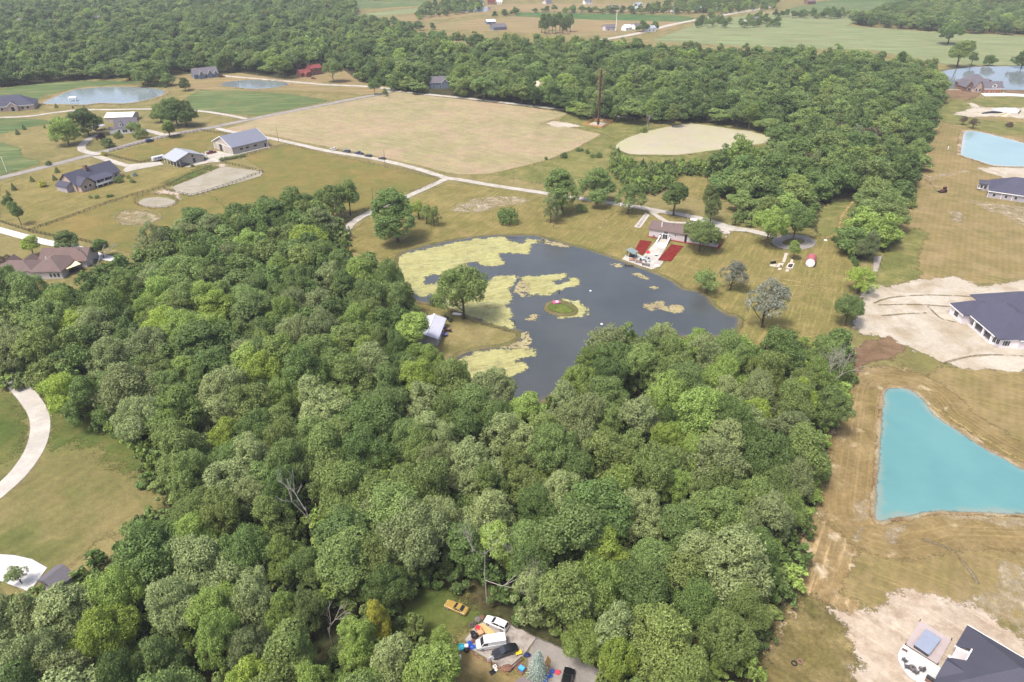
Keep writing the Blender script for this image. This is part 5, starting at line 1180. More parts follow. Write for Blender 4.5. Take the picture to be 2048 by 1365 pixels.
far_house('blue grey house with white porch posts in the tan field', ZK([(1500,300)])[0], ZK([(1625,292)])[0], 12, 3.4, 3.6, WALL_BLUE, R_GREY, 5)
far_house('red barn among the far village houses', ZK([(1440,46)])[0], ZK([(1508,46)])[0], 14, 6, 5, WALL_BRICK, R_RED, 2, name='barn', cat='barn')
for i, (A, B, w, r, lab) in enumerate([(ZK([(1360,46)])[0], ZK([(1400,46)])[0], MW, R_GREY, 'small white house beside the far red barn'), (ZK([(1530,44)])[0], ZK([(1580,44)])[0], MW, R_WHITE, 'white shed on the road side of the far red barn'), (ZK([(1985,40)])[0], ZK([(2040,40)])[0], MW, R_GREY, 'white house near the end of the far hedge'),
        (ZN([(690,100)])[0], ZN([(770,98)])[0], WALL_PALE, R_GREY, 'pale long house beyond the far green field'), (ZN([(930,115)])[0], ZN([(985,112)])[0], MW, R_PALE, 'white gabled house by the village lane'), (ZN([(950,75)])[0], ZN([(1000,70)])[0], MW, R_PALE, 'white house behind the village lane'), (ZN([(1305,128)])[0], ZN([(1360,124)])[0], MW, R_BLUE if False else R_METAL, 'small blue roofed house in the village field'),
        (ZN([(1525,120)])[0], ZN([(1580,118)])[0], MW, R_PALE, 'white house beside the brown far house'), (ZN([(1585,130)])[0], ZN([(1655,125)])[0], WALL_BROWN, R_BROWN, 'brown roofed far house by the road'), (ZN([(640,305)])[0], ZN([(740,300)])[0], WALL_PALE, R_GREY, 'low grey farm shed by the white mast'), (ZN([(835,305)])[0], ZN([(895,300)])[0], MW, R_WHITE, 'bright white gabled shed beside the farm mast'),
        (ZN([(930,290)])[0], ZN([(975,285)])[0], MW, R_GREY, 'white farmhouse against the dense far tree'), (ZN([(60,45)])[0], ZN([(120,40)])[0], WALL_PALE, R_GREY, 'pale house at the village hedge'), (ZN([(440,45)])[0], ZN([(510,42)])[0], MW, R_GREY, 'long white house in the village'), (ZJ([(60,165)])[0], ZJ([(140,160)])[0], WALL_PALE, R_GREY, 'grey farmhouse among trees at the pale field'), (ZJ([(490,35)])[0], ZJ([(545,30)])[0], WALL_BROWN, R_BROWN, 'brown house in the top green field'),
        (ZA([(90,262)])[0], ZA([(170,255)])[0], MW, R_GREY, 'white house at the end of the wood clearing'), (ZA([(180,245)])[0], ZA([(340,240)])[0], WALL_PALE, R_GREY, 'grey long house in the wood clearing'), (ZA([(345,262)])[0], ZA([(510,250)])[0], WALL_BROWN, R_BROWN, 'maroon roofed long house in the wood clearing'), (ZA([(840,262)])[0], ZA([(1040,262)])[0], WALL_STONE, R_GREY, 'big hip roofed house rising out of the wood'), (ZA([(1150,45)])[0], ZA([(1215,40)])[0], MW, R_WHITE, 'white roof far within the wood'),
        (Z2([(1740,190)])[0], Z2([(1790,186)])[0], MW, R_PALE, 'pale shed hidden under the dense far tree')]):
    big = 'big hip' in lab; far_house(lab, A, B, 14 if big else 9, 8.0 if big else 4.0 if 'wood' not in lab else 5.0, 4.0 if big else 2.6, w, r, 2, big)
mast = G(*ZN([(738,310)])[0]); mt = thing('radio_mast', 'thin white mast beside the far farm sheds', 'mast', (mast.x,mast.y,0)); MB().tube((0,0,0),(0,0,24),0.5,0.25,8).build('pole', MW, mt); MB().tube((0,0,0),(0,0,0.5),1.0,0.9,8).build('footing', DARKM, mt)
# 9 long house with red mulch
b = House('long_house', 'long pale house with mauve brown roof and white patio door', 'house', ZW([(490,455)])[0], ZW([(1640,650)])[0])
b.gable(0, 29, 0, 9.2, 3.7, 1.9, 'x', WALL_PALE, R_MAUVE, 0.5)
b.box('chimney_pipe', 4.6, 4.9, 1.6, 1.9, 4.0, 6.6, MW); b.box('vent', 9.0, 9.3, 3.5, 3.8, 4.5, 5.7, DARKM); b.box('vent', 14.0, 14.3, 2.5, 2.8, 4.3, 5.6, DARKM)
b.opening('window', 'S', 7.2, 0, 2.0, 1.7, 1.4, MW, GLASS, 0.08, 2); b.opening('window', 'S', 11.3, 0, 2.2, 0.6, 0.6); b.opening('basement_window', 'S', 2.2, 0, 0.4, 1.3, 0.5); b.opening('window', 'S', 20.5, 0, 1.8, 1.6, 1.3); b.opening('window', 'S', 26, 0, 1.8, 1.6, 1.3)
b.opening('patio_door', 'S', 7.0, -0.1, 0.15, 2.2, 2.1, MW, GLASS, 0.25, 2); b.opening('side_window', 'S', 5.1, -0.1, 0.9, 0.9, 1.2, MW); b.opening('side_window', 'S', 8.9, -0.1, 0.9, 0.9, 1.2, MW)
b.box('painted_recess', 15.2, 16.2, -0.04, 0.3, 0, 3.6, DARKM)  # dark panel proud of the wall paints the shade of a recess
b.opening('window', 'E', 4.5, 29, 1.4, 1.0, 1.3)
mul = MB(); mul.add([(-.8,-.9,0.26),(5.0,-.9,0.26),(5.0,-0.02,0.26),(-.8,-0.02,0.26),(9.6,-.9,0.26),(30,-.9,0.26),(30,-.02,.26),(9.6,-.02,.26),(29.05,0,.265),(30,0,.265),(30,10,.265),(29.05,10,.265)], [(0,1,2,3),(4,5,6,7),(8,9,10,11)])
mo = mul.build('mulch_border', paint('red_bark_mulch', S(146,44,38), 0.95, 0.2, 4), b.t, fix=False)
for nm, A, B in (('retaining_wall', (600,600), (685,490)), ('retaining_wall', (775,640), (845,520))):
    a, c = G(*ZW([A])[0]), G(*ZW([B])[0]); w = thing(nm, 'pale '+('upper' if A[0] < 700 else 'lower')+' retaining wall beside the patio door', 'wall', (a.x,a.y,0), math.atan2(c.y-a.y, c.x-a.x)); l = (c-a).length
    MB().extrude_y([(0,0),(l,0),(l,1.5),(0,0.35)], -0.15, 0.15).build('body', M_wallc if False else WALL_PALE, w); MB().extrude_y([(0,0.36),(l,1.51),(l,1.6),(0,0.45)], -0.2, 0.2).build('cap', MW, w)
# 10 pavilion, benches and patio furniture
b = House('patio_pavilion', 'small pavilion with pale green metal roof on dark posts', 'pavilion', ZW([(160,800)])[0], ZW([(260,800)])[0])
q = [G(*p, 2.7) for p in ZW([(100,690),(180,645),(312,712),(238,768)])]
im = Matrix.Rotation(-b.rot, 3, 'Z'); o0 = Vector(b.t.location)
ql = [im @ (p-o0) for p in q]
MB().add([(p.x,p.y,2.7) for p in ql]+[(p.x,p.y,2.85) for p in ql], [(0,1,2,3),(7,6,5,4),(0,4,5,1),(1,5,6,2),(2,6,7,3),(3,7,4,0)]).build('roof', R_TEAL, b.t)
c = sum(ql, Vector())/4
for p in ql: e = c+(p-c)*0.75; b.box('post', e.x-.12, e.x+.12, e.y-.12, e.y+.12, 0, 2.7, DARKM)
b.box('bar_counter', c.x-1.1, c.x+1.1, c.y-.5, c.y+.4, 0.2, 1.2, DARKM); b.box('bar_top', c.x-1.3, c.x+1.3, c.y-.7, c.y+.6, 1.2, 1.28, WOODB)
def bench(label, P, ang, mat, L=2.0):
    p = G(*P); t = thing('garden_bench', label, 'bench', (p.x,p.y,0.19), ang)
    for k in range(3): MB().box(-L/2, L/2, -.25+k*.18, -.1+k*.18, .45, .5).build('seat_slat', mat, t)
    for k in range(2): MB().box(-L/2, L/2, .30, .35, .62+k*.2, .76+k*.2).build('back_slat', mat, t)
    for x in (-L/2+.1, L/2-.1): MB().box(x-.05,x+.05,-.25,.36,0,.45).box(x-.05,x+.05,.28,.30,.45,1.0).build('leg', DARKM, t)
OR = paint('orange_wood', S(168,104,60), 0.7, 0.15); PINK = paint('red_plastic', S(200,70,84), 0.5, 0.08); LBLUE = paint('pale_blue_fabric', S(150,176,196), 0.8, 0.08)
bench('orange wood bench at the pond edge of the patio by the pavilion', ZW([(205,880)])[0], R(-22), OR, 2.3); bench('brown wood bench at the pond edge between two others', ZW([(320,915)])[0], R(-22), paint('brown_wood', S(128,78,52), .7, .15), 2.6); bench('black bench at the pond edge of the patio', ZW([(440,965)])[0], R(-22), DARKM, 3.0)
def round_table(label, P, rad, mat, z=0.19, umb=False):
    p = G(*P); t = thing('patio_table', label, 'table', (p.x,p.y,z)); MB().lathe([(rad,.70),(rad,.75)],16).build('table_top', mat, t); MB().tube((0,0,0.03),(0,0,.69),.06,.06).build('pedestal', DARKM, t); MB().lathe([(.35,0),(.3,.04)],12).build('foot', DARKM, t)
def chair(label, P, ang, mat, z=0.19, group=None, k=1.0):
    p = G(*P); t = thing('patio_chair', label, 'chair', (p.x,p.y,z), ang, group)
    MB().box(-.28*k,.28*k,-.28*k,.28*k,.36,.42).build('seat', mat, t); MB().add([(-.28*k,.26*k,.42),(.28*k,.26*k,.42),(.28*k,.42*k,1.0),(-.28*k,.42*k,1.0),(-.28*k,.32*k,.42),(.28*k,.32*k,.42),(.28*k,.48*k,1.0),(-.28*k,.48*k,1.0)],[(0,1,2,3),(7,6,5,4),(0,4,5,1),(1,5,6,2),(2,6,7,3),(3,7,4,0)]).build('backrest', mat, t)
    for x in (-.3*k,.3*k): MB().box(x-.05,x+.05,-.3*k,.3*k,.58,.63).build('armrest', mat, t)
    for x in (-.26*k,.26*k):
        for y in (-.26*k,.26*k): MB().box(x-.03,x+.03,y-.03,y+.03,0,.57 if True else .36).build('leg', mat, t)
    return t
round_table('pale blue round table on the patio by the pond', ZW([(395,865)])[0], 0.75, LBLUE); round_table('white round table on the patio slabs', ZW([(612,790)])[0], 0.7, MW)
for i, (x, y, m_) in enumerate([(350,880,DARKM),(440,905,DARKM),(490,850,DARKM),(430,825,LBLUE),(490,895,LBLUE)]): chair(['dark chair beside the pale blue table','dark chair between blue table and black bench','dark chair on the mulch side of the blue table','pale blue chair behind the blue table','pale blue chair by the black bench'][i], ZW([(x,y)])[0], i*1.3, m_, k=1.15)
p = G(*ZW([(480,745)])[0]); t = thing('red_lounge', 'red padded lounge seat on the patio beside the mulch', 'seat', (p.x,p.y,.2), R(20)); MB().box(-.8,.8,-.45,.45,.15,.45).build('cushion', PINK, t, bevel=.06); MB().box(-.8,.8,.46,.62,.2,.8).build('backrest', PINK, t, bevel=.05); MB().box(-.7,.7,-.4,.4,0,.15).build('base', DARKM, t)
p = G(*ZW([(150,960)])[0]); t = thing('rowing_boat', 'dark rowing boat tied at the patio shore', 'boat', (p.x,p.y,.12), R(-20))
MB().loft([[(x,w*a,z) for a, z in ((-1,.5),(-.8,.1),(0,0),(.8,.1),(1,.5),(.85,.48),(0,.2),(-.85,.48))] for x, w in ((-1.6,.55),(-.8,.7),(.4,.68),(1.3,.4),(1.8,.08))]).build('hull', paint('dark_hull', S(58,60,54), .6, .2), t); MB().box(-.7,-.4,-.6,.6,.36,.41).build('thwart', WOODB, t); MB().box(.3,.55,-.55,.55,.36,.41).build('thwart', WOODB, t)
for k, (x, y) in enumerate([(620,960),(660,975),(600,985)]):
    p = G(*ZW([(x,y)])[0]); t = MB().lathe([(.5,0),(.62,.2),(.5,.42),(.2,.5)],9,(0,0,0),1.2,.9).build('landscape_rock', paint('pale_rock', S(206,200,190), .9, .1), None); t.location = (p.x,p.y,.19); t.rotation_euler[2] = k; tag(t, ['pale rock nearest the mulch at the patio corner','pale rock farthest from the water at the patio corner','pale rock at the patio waterline'][k], 'rock', 'patio corner rocks')
# 11 cabin on the pond point
ra, rb = G(*ZC([(850,372)])[0], 4.2), G(*ZC([(635,880)])[0], 4.2); d = rb-ra; l = d.length
t = thing('pond_cabin', 'cabin with ribbed grey white metal roof on the pond point', 'cabin', (rb.x,rb.y,0), math.atan2(-d.x, d.y) + math.pi); b = House.__new__(House); b.t = t; b.L = l
b.gable(-3.6, 3.6, 0.4, l-0.4, 2.9, 1.25, 'y', WALL_PALE, R_METAL if False else paint('ribbed_metal_roof', S(176,178,192), .4, .05, .6, .5), 0.45)
rib = MB(); k = 1.25/3.6
for y in np.arange(-0.2, l+0.3, 0.75):
    for s_ in (-1, 1):
        rib.add([(0,y,4.39),(0,y+.08,4.39),(s_*4.03,y+.08,4.39-k*4.03),(s_*4.03,y,4.39-k*4.03),(0,y,4.46),(0,y+.08,4.46),(s_*4.03,y+.08,4.46-k*4.03),(s_*4.03,y,4.46-k*4.03)], [(4,5,6,7),(0,4,7,3),(1,2,6,5),(3,7,6,2)])
o = rib.build('roof_rib', paint('rib_metal', S(196,198,206), .4, .05, 1, .5), t); o['kind'] = 'stuff'
b.box('ridge_cap', -.25, .25, -.3, l+.3, 4.36, 4.5, R_WHITE)
for y in (2,5,8): b.opening('window', 'E', min(y,l-1.5), 3.6, 1.0, 1.1, 1.1)
b.box('lean_to_roof', -8.2, -4.15, 1.0, l-2.0, 2.3, 2.42, R_WHITE)
for y in (1.4, l-2.6): b.box('lean_to_post', -8.0, -7.8, y, y+.2, 0, 2.3, MW)
CAB_ROT = t.rotation_euler[2]
# 12 tower with fence
tp = G(1196,251); t = thing('cell_tower', 'tall brown monopole tower studded with short bracket stubs', 'tower', (tp.x,tp.y,0))
TB = paint('tower_brown', S(88,62,52), .8, .15, .5); TBR = paint('tower_bracket', S(136,114,86), .8, .2)
MB().tube((0,0,0),(0,0,17),.85,.7,12).tube((0,0,17),(0,0,35),.7,.4,12).build('pole', TB, t); MB().tube((0,0,0),(0,0,.5),1.6,1.6,12).build('footing', M_conc if False else WALL_PALE, t)
rr = random.Random(3); st = MB()
for k in range(230):
    z = 15+20.3*k/230; a = rr.uniform(0,6.283); l = rr.uniform(1.4,3.2)*(1.0 if z > 20 else .8); v = Vector((math.cos(a),math.sin(a),rr.uniform(.0,.5))); st.tube(v*0.4+Vector((0,0,z)), v*l+Vector((0,0,z)), .10, .06, 4)
o = st.build('branch_stub', TBR, t); o['kind'] = 'stuff'

# ------------------------------------------------------------------ fences and poles
def fence(label, px, mat, h=1.35, gap=2.6, rails=3, closed=False, name='fence', pw=.14, smooth=False):
    pts = [G(*p) for p in px]
    if closed: pts.append(pts[0])
    t = thing(name, label, 'fence', (pts[0].x, pts[0].y, 0)); o = Vector((pts[0].x, pts[0].y, 0))
    posts, rl = MB(), MB()
    for a, b in zip(pts, pts[1:]):
        a, b = a-o, b-o; d = b-a; L = d.length; n = max(1, round(L/gap)); an = math.atan2(d.y, d.x)
        for k in range(n): p = a+d*(k/n); posts.obox((p.x,p.y,0), an, pw, pw, h+.1)
        for k in range(rails):
            z = h*(k+1)/rails-.12; m = (a+b)/2; rl.obox((m.x,m.y,z), an, L, .04, .13)
    posts.obox((pts[-1].x-o.x, pts[-1].y-o.y, 0), 0, pw, pw, h+.1)
    a = posts.build('post', mat, t, fix=False); a['kind'] = 'stuff'; a = rl.build('rail', mat, t, fix=False); a['kind'] = 'stuff'
ORF = paint('new_cedar', S(190,140,84), .8, .15, 2)
fence('dark board fence between the road and the paddock', Z4([(770,472),(1130,377),(1410,324),(1630,353)]), BLACKB)
fence('dark board fence closing the paddock beside the gravel court', Z4([(740,492),(860,522),(985,550),(1075,532)]), BLACKB)
fence('long wire and post fence beside the gravel lane and pasture', Z5([(680,248),(900,300),(1100,345),(1300,385),(1500,430),(1760,490),(1700,545),(1550,588)]), WOODB, 1.25, 3.4, 2, pw=.12)
fence('wooden fence beside the hedge of the barn yard', Z5([(220,372),(380,332),(520,292),(680,248)]), WOODB, 1.3)
fence('long dark board fence dividing lawn and lower pasture', Z4([(205,1028),(480,932),(740,838),(930,778),(1075,742),(1150,722),(1300,650),(1480,578)]), BLACKB)
fence('dark board fence along the white concrete lane', Z4([(-60,938),(0,962),(205,1028),(440,1078),(540,1085),(665,1118)]), BLACKB)
fence('board fence around the riding arena', Z4([(1255,765),(1345,786),(1600,706),(1842,616),(1700,580),(1560,548)]), BLACKB, 1.4, 2.8, 2)
fence('short gate fence at the arena corner', Z4([(1150,738),(1228,757)]), BLACKB, 1.3, 1.5)
fence('post fence along the pasture corner trees', Z5([(1060,770),(1200,722),(1300,690)]), WOODB, 1.2, 3, 2)
fence('round pen rail fence around the sandy ring', Z4(ellipse(1090,820,152,48,20)), WOODB, 1.2, 3, 2, True, 'round_pen')
fence('low rail ring around the weedy training ring', Z4(ellipse(965,935,168,56,20)), WALL_TAN, .6, 3, 1, True, 'round_pen')
fence('new cedar fence square around the cell tower', ZO([(700,1205),(850,1145),(1165,1170),(990,1268)]), ORF, 1.9, 2.4, 6, True)
fence('thin white post row by the far pond shelter', ZF([(2000,345),(1700,352),(1400,350)]), MW, .8, 12, 1)
def pole(label, px, topy, arm=False, mat=WOODB, r=.14):
    p = G(*px); h = height_to(p, topy); t = thing('utility_pole', label, 'pole', (p.x,p.y,0)); MB().tube((0,0,-.3),(0,0,h),r,r*.7,8).build('shaft', mat, t)
    if arm: MB().box(-1.1,1.1,-.06,.06,h-.7,h-.55).build('crossarm', mat, t)
    MB().tube((0,0,h),(0,0,h+.15),r*.8,r*.3,8).build('cap', DARKM, t)
pole('wood pole beside the lane past the big barn', Z5([(626,226)])[0], 220+128/3.531); pole('wood pole beside the parked cars on the lane', Z5([(1380,410)])[0], 220+288/3.531); pole('leaning wood pole in the pasture corner by the big dark tree', Z5([(1298,690)])[0], 220+548/3.531)
pole('thin pole at the weedy field by the lane', Z6([(436,430)])[0], 240+328/3.413); pole('lamp post on the lawn above the pond', Z6([(706,745)])[0], 240+640/3.413); pole('thin pole in the grass behind the loose crowned tree', Z6([(1370,515)])[0], 240+448/3.413)
pole('thin net post beside the dense dark bush', Z6([(292,700)])[0], 240+628/3.413, r=.07); pole('taller net post at the far side of the dense bush', Z6([(460,690)])[0], 240+608/3.413, r=.07); pole('pale leaning pole at the green field edge', Z4([(48,610)])[0], 170+500/3.5, mat=MW); pole('pole on the dry lawn near the thin trees', Z5([(1710,885)])[0], 220+810/3.531, r=.08)

# ------------------------------------------------------------------ vehicles
TYRE = paint('tyre_rubber', S(34,34,36), .9, .1); RIM = paint('wheel_rim', S(150,152,156), .4, .05, 3, .6); LAMP = paint('headlamp', S(226,228,230), .2, .02); TAIL = paint('tail_lamp', S(150,30,28), .3, .05); CHROME = paint('bumper', S(120,122,126), .4, .05)
CG = NT('car_glass'); CG = CG.done(CG.bsdf((0.018,0.022,0.026,1), 0.05, 0.7).outputs[0])
def carpaint(name, col, rough=.28):
    t = NT(name); b = t.bsdf(col, rough, .5); b.inputs['Coat Weight'].default_value = .5; b.inputs['Coat Roughness'].default_value = .08; return t.done(b.outputs[0])
KIND = {   # length, half width, body stations (x, z top), cabin stations (x, half width, z) as fractions; x from front (+) to rear (-)
    'sedan': dict(L=4.85, w=.90, hood=.74, belt=.95, roof=1.44, tail=.93, cab=(.20,-.0,-.26,-.40)),
    'coupe': dict(L=4.75, w=.92, hood=.72, belt=.90, roof=1.30, tail=.86, cab=(.10,-.06,-.20,-.36)),
    'wagon': dict(L=4.75, w=.88, hood=.80, belt=.96, roof=1.46, tail=.96, cab=(.20,.04,-.42,-.49)),
    'suv':   dict(L=4.85, w=.96, hood=1.02, belt=1.12, roof=1.78, tail=1.12, cab=(.24,.10,-.43,-.49)),
    'pickup':dict(L=5.70, w=.98, hood=1.08, belt=1.14, roof=1.84, tail=1.08, cab=(.20,.10,-.10,-.14)),
    'van':   dict(L=5.60, w=1.0, hood=1.10, belt=1.25, roof=2.10, tail=1.25, cab=(.36,.24,-.485,-.495)),
}
def vehicle(name, label, cat, kind, P, ang, mat, z=.2, group=None, world=None):
    K = KIND[kind]; L, w = K['L'], K['w']; p = world or G(*P)
    t = thing(name, label, cat, (p.x,p.y,z), ang, group)
    c = K['cab']
    def ring(x, hw, z0, z1):
        b = min(.10, (z1-z0)*.3); return [(x,-hw+.06,z0),(x,-hw,z0+b),(x,-hw,z1-b*.8),(x,-hw+.12,z1),(x,hw-.12,z1),(x,hw,z1-b*.8),(x,hw,z0+b),(x,hw-.06,z0)]
    st = [(.5,w*.78,.36,K['hood']-.22),(.485,w*.90,.28,K['hood']-.08),(.42,w*.97,.24,K['hood']),(c[0],w,.22,K['belt']-.04),(c[1],w,.22,K['belt']),(-.1,w,.22,K['belt']),(c[3]+.02,w,.22,K['belt']),(-.46,w*.96,.26,K['tail']),(-.495,w*.88,.32,K['tail']-.1)]
    st = sorted({round(s[0],4): s for s in st}.values(), key=lambda s: -s[0])
    body = MB().loft([ring(x*L,hw,z0,z1) for x,hw,z0,z1 in st]).build('body', mat, t, smooth=False)
    be, rf = K['belt']-.03, K['roof']; wb, wr = w-.07, w*.76
    if kind == 'van': wr = w*.9
    def sec(x, hw, z): return x*L, hw, z
    A, B, C_, D = c
    cab = MB().loft([[(A*L,-wb,be),(A*L,wb,be),(A*L-.02,wb,be+.02),(A*L-.02,-wb,be+.02)], [(B*L,-wb,be),(B*L,wb,be),(B*L,wr,rf),(B*L,-wr,rf)], [((B+C_)/2*L,-wb,be),((B+C_)/2*L,wb,be),((B+C_)/2*L,wr,rf+.03),((B+C_)/2*L,-wr,rf+.03)], [(C_*L,-wb,be),(C_*L,wb,be),(C_*L,wr,rf),(C_*L,-wr,rf)], [(D*L,-wb,be),(D*L,wb,be),(D*L,wb,be+.02),(D*L,-wb,be+.02)]]).build('cabin', mat, t)
    def pane(nm, q, off):
        v = [Vector(a)+Vector(off) for a in q]; n = (v[1]-v[0]).cross(v[2]-v[1]).normalized()*.015
        MB().add(v+[a-n for a in v], [(0,1,2,3),(7,6,5,4),(0,4,5,1),(1,5,6,2),(2,6,7,3),(3,7,4,0)]).build(nm, CG, t)
    e = .08
    lerp = lambda a, b, k: tuple(x+(y-x)*k for x, y in zip(a, b))
    fl, fr, gl, gr = (A*L,-wb,be),(A*L,wb,be),(B*L,-wr,rf),(B*L,wr,rf)
    pane('windscreen', [lerp(lerp(fl,gl,.12),lerp(fr,gr,.12),e),lerp(lerp(fl,gl,.12),lerp(fr,gr,.12),1-e),lerp(lerp(fl,gl,.93),lerp(fr,gr,.93),1-e),lerp(lerp(fl,gl,.93),lerp(fr,gr,.93),e)], (.022,0,.022))
    rl, rr_, sl, sr = (D*L,-wb,be),(D*L,wb,be),(C_*L,-wr,rf),(C_*L,wr,rf)
    if kind != 'van' or True: pane('rear_window', [lerp(lerp(rl,sl,.15),lerp(rr_,sr,.15),e),lerp(lerp(rl,sl,.15),lerp(rr_,sr,.15),1-e),lerp(lerp(rl,sl,.92),lerp(rr_,sr,.92),1-e),lerp(lerp(rl,sl,.92),lerp(rr_,sr,.92),e)], (-.022,0,.02))
    for s_ in (-1, 1):
        y0, y1 = s_*(wb), s_*(wr); mx = (B+C_)/2
        segs = [(A-.035, B-.005, mx+.012), (mx-.012, mx-.012, C_+.005)] if kind != 'van' else [(A-.035, B-.005, B-.12)]
        for q0, q1, q2 in segs:
            lo, hi = .10, .88; yl = y0+(y1-y0)*lo; yh = y0+(y1-y0)*hi; zl = be+(rf-be)*lo; zh = be+(rf-be)*hi
            end = q2; b2 = q2 if q2 != C_+.005 else (D+.03)
            pane('side_window', [(q0*L,yl,zl),(b2*L,yl,zl),(end*L,yh,zh),(q1*L,yh,zh)], (0, s_*.02, .004))
    for x in (.31*L, -.30*L):
        for s_ in (-1, 1):
            wl = MB().tube((x,s_*(w-.20),.33),(x,s_*(w+.015),.33),.33,.33,14).build('wheel', TYRE, t); MB().tube((x,s_*(w+.018),.33),(x,s_*(w+.03),.33),.2,.18,10).build('rim', RIM, wl)
    for s_ in (-1, 1):
        MB().box(.478*L,.498*L,s_*w*.62-.17,s_*w*.62+.17,K['hood']-.26,K['hood']-.10).build('headlight', LAMP, t); MB().box(-.500*L,-.489*L,s_*w*.66-.14,s_*w*.66+.14,K['tail']-.28,K['tail']-.14).build('tail_light', TAIL, t)
        MB().box(B*L+.15,B*L+.32,s_*(w+.02)-.06*(1),s_*(w+.02)+.10*s_ if s_ > 0 else -w+.04,be+.02,be+.16).build('mirror', mat, t) if False else None
    MB().box(.492*L,.515*L,-w*.8,w*.8,.36,.54).build('bumper', CHROME if kind in ('van','pickup') else mat, t); MB().box(-.515*L,-.492*L,-w*.8,w*.8,.36,.54).build('bumper', CHROME if kind in ('van','pickup') else mat, t)
    if kind == 'pickup':
        MB().box(-.45*L,C_*L-.25,-w+.16,w-.16,K['belt']-.02,K['belt']+.015).build('cargo_bed', DARKM, t)
    return t
def heading(A, B): a, b = G(*A), G(*B); return math.atan2(b.y-a.y, b.x-a.x), (a+b)/2
BLK = carpaint('black_car_paint', S(24,24,28)); WHT = carpaint('white_car_paint', S(226,226,226)); YEL = carpaint('mustard_car_paint', S(172,142,70), .45); NVY = carpaint('navy_car_paint', S(40,50,84)); BLU = carpaint('blue_car_paint', S(56,72,130)); GRY = carpaint('dark_grey_car_paint', S(60,62,68)); CRM = carpaint('cream_car_paint', S(206,202,188)); REDP = carpaint('red_car_paint', S(128,40,38))
a, p = heading(ZV([(800,625)])[0], ZV([(385,690)])[0]); vehicle('cargo_van', 'white cargo van parked on the stained concrete pad', 'van', 'van', None, a, WHT, .21, world=G(*ZV([(590,625)])[0], .9))
a, p = heading(ZV([(1020,720)])[0], ZV([(620,855)])[0]); vehicle('parked_car', 'black sedan parked tight beside the white van', 'car', 'sedan', None, a, BLK, .21, world=G(*ZV([(815,770)])[0], .6))
a, p = heading(ZV([(850,420)])[0], ZV([(480,260)])[0]); vehicle('parked_car', 'white station wagon half under the tree by the pad', 'car', 'wagon', None, a, WHT, .21, world=G(*ZV([(680,310)])[0], .6))
a, p = heading(ZV([(210,110)])[0], ZV([(-230,-80)])[0]); vehicle('parked_car', 'mustard yellow coupe on the grass under the trees', 'car', 'coupe', None, a, YEL, .10, world=G(913,1216,.5))
a, p = heading(ZV([(1740,1330)])[0], ZV([(1860,1120)])[0]); vehicle('parked_car', 'black vehicle on the asphalt drive beside the blue spruce', 'car', 'suv', None, a+.25, BLK, .18, world=G(*ZV([(1835,1235)])[0], .9))
an, _ = heading((663,304), (748,318))
for k, (x, y, kd, m_, lab) in enumerate([(1012,275,'sedan',CRM,'cream car first in the row of cars along the lane'),(1105,294,'suv',GRY,'dark grey wagon like car in the row along the lane'),(1193,307,'pickup',NVY,'navy pickup in the row of cars along the lane'),(1258,324,'wagon',BLK,'black car between pickup and last car along the lane'),(1357,342,'sedan',BLK,'black sedan last in the row by the wood pole')]):
    p = G(*Z5([(x,y)])[0], .7); vehicle('parked_car', lab, 'car', kd, None, an+math.pi, m_, .05, world=p)
ra_, _ = heading((286,283), (342,270)); vehicle('driving_suv', 'navy suv driving on the road past the paddock', 'car', 'suv', None, ra_, NVY, .15, world=G(*ZM([(140,300)])[0], .8))
a, p = heading(ZQ([(1290,740)])[0], ZQ([(1500,680)])[0]); vehicle('parked_car', 'blue sedan on the white concrete behind the awning', 'car', 'sedan', None, a, BLU, .17, world=G(*ZQ([(1395,722)])[0], .6)); vehicle('parked_car', 'dark car under the tan awning', 'car', 'sedan', None, a, BLK, .05, world=G(*ZQ([(1130,870)])[0], .6))
vehicle('parked_truck', 'white pickup truck beside the grey lakeside house porch', 'truck', 'pickup', None, R(60), WHT, .1, world=G(*ZR([(1632,1020)])[0], .9)); vehicle('parked_car', 'red car at the long grey gabled far house', 'car', 'suv', None, R(30), REDP, .1, world=G(*ZG([(385,200)])[0], .8)); vehicle('parked_car', 'dark red car before the red brick house', 'car', 'sedan', None, R(-20), REDP, .1, world=G(*ZG([(1490,220)])[0], .8))
vehicle('parked_car', 'black car beside the stable porch', 'car', 'suv', None, R(50), BLK, .2, world=G(*ZM([(650,650)])[0], .7)); vehicle('parked_car', 'old red truck beside the big barn front', 'truck', 'pickup', None, R(45), REDP, .2, world=G(*ZM([(1025,468)])[0], .8))
vehicle('parked_car', 'white car on the driveway of the brick house by the lake', 'car', 'suv', None, R(20), WHT, .15, world=G(*ZU([(1050,548)])[0], .8))
# horse trailer
p = G(*ZM([(262,560)])[0], 1.2); t = thing('horse_trailer', 'white horse trailer parked behind the stable', 'trailer', (p.x,p.y,.2), R(50))
MB().box(-3.4,3.4,-1.1,1.1,.5,2.6).build('box', WHT, t, bevel=.18)
for x in (-.6,.5):
    for y in (-1.1,1.1): MB().tube((x,y-.12,.38),(x,y+.12,.38),.38,.38,12).build('wheel', TYRE, t)
MB().tube((3.3,-.6,.5),(5.0,0,.55),.07,.07).tube((3.3,.6,.5),(5.0,0,.55),.07,.07).build('hitch', DARKM, t)
for x in (-2.2,-.4,.8): MB().box(x,x+.7,-1.13,-1.105,1.5,2.0).build('window', CG, t)
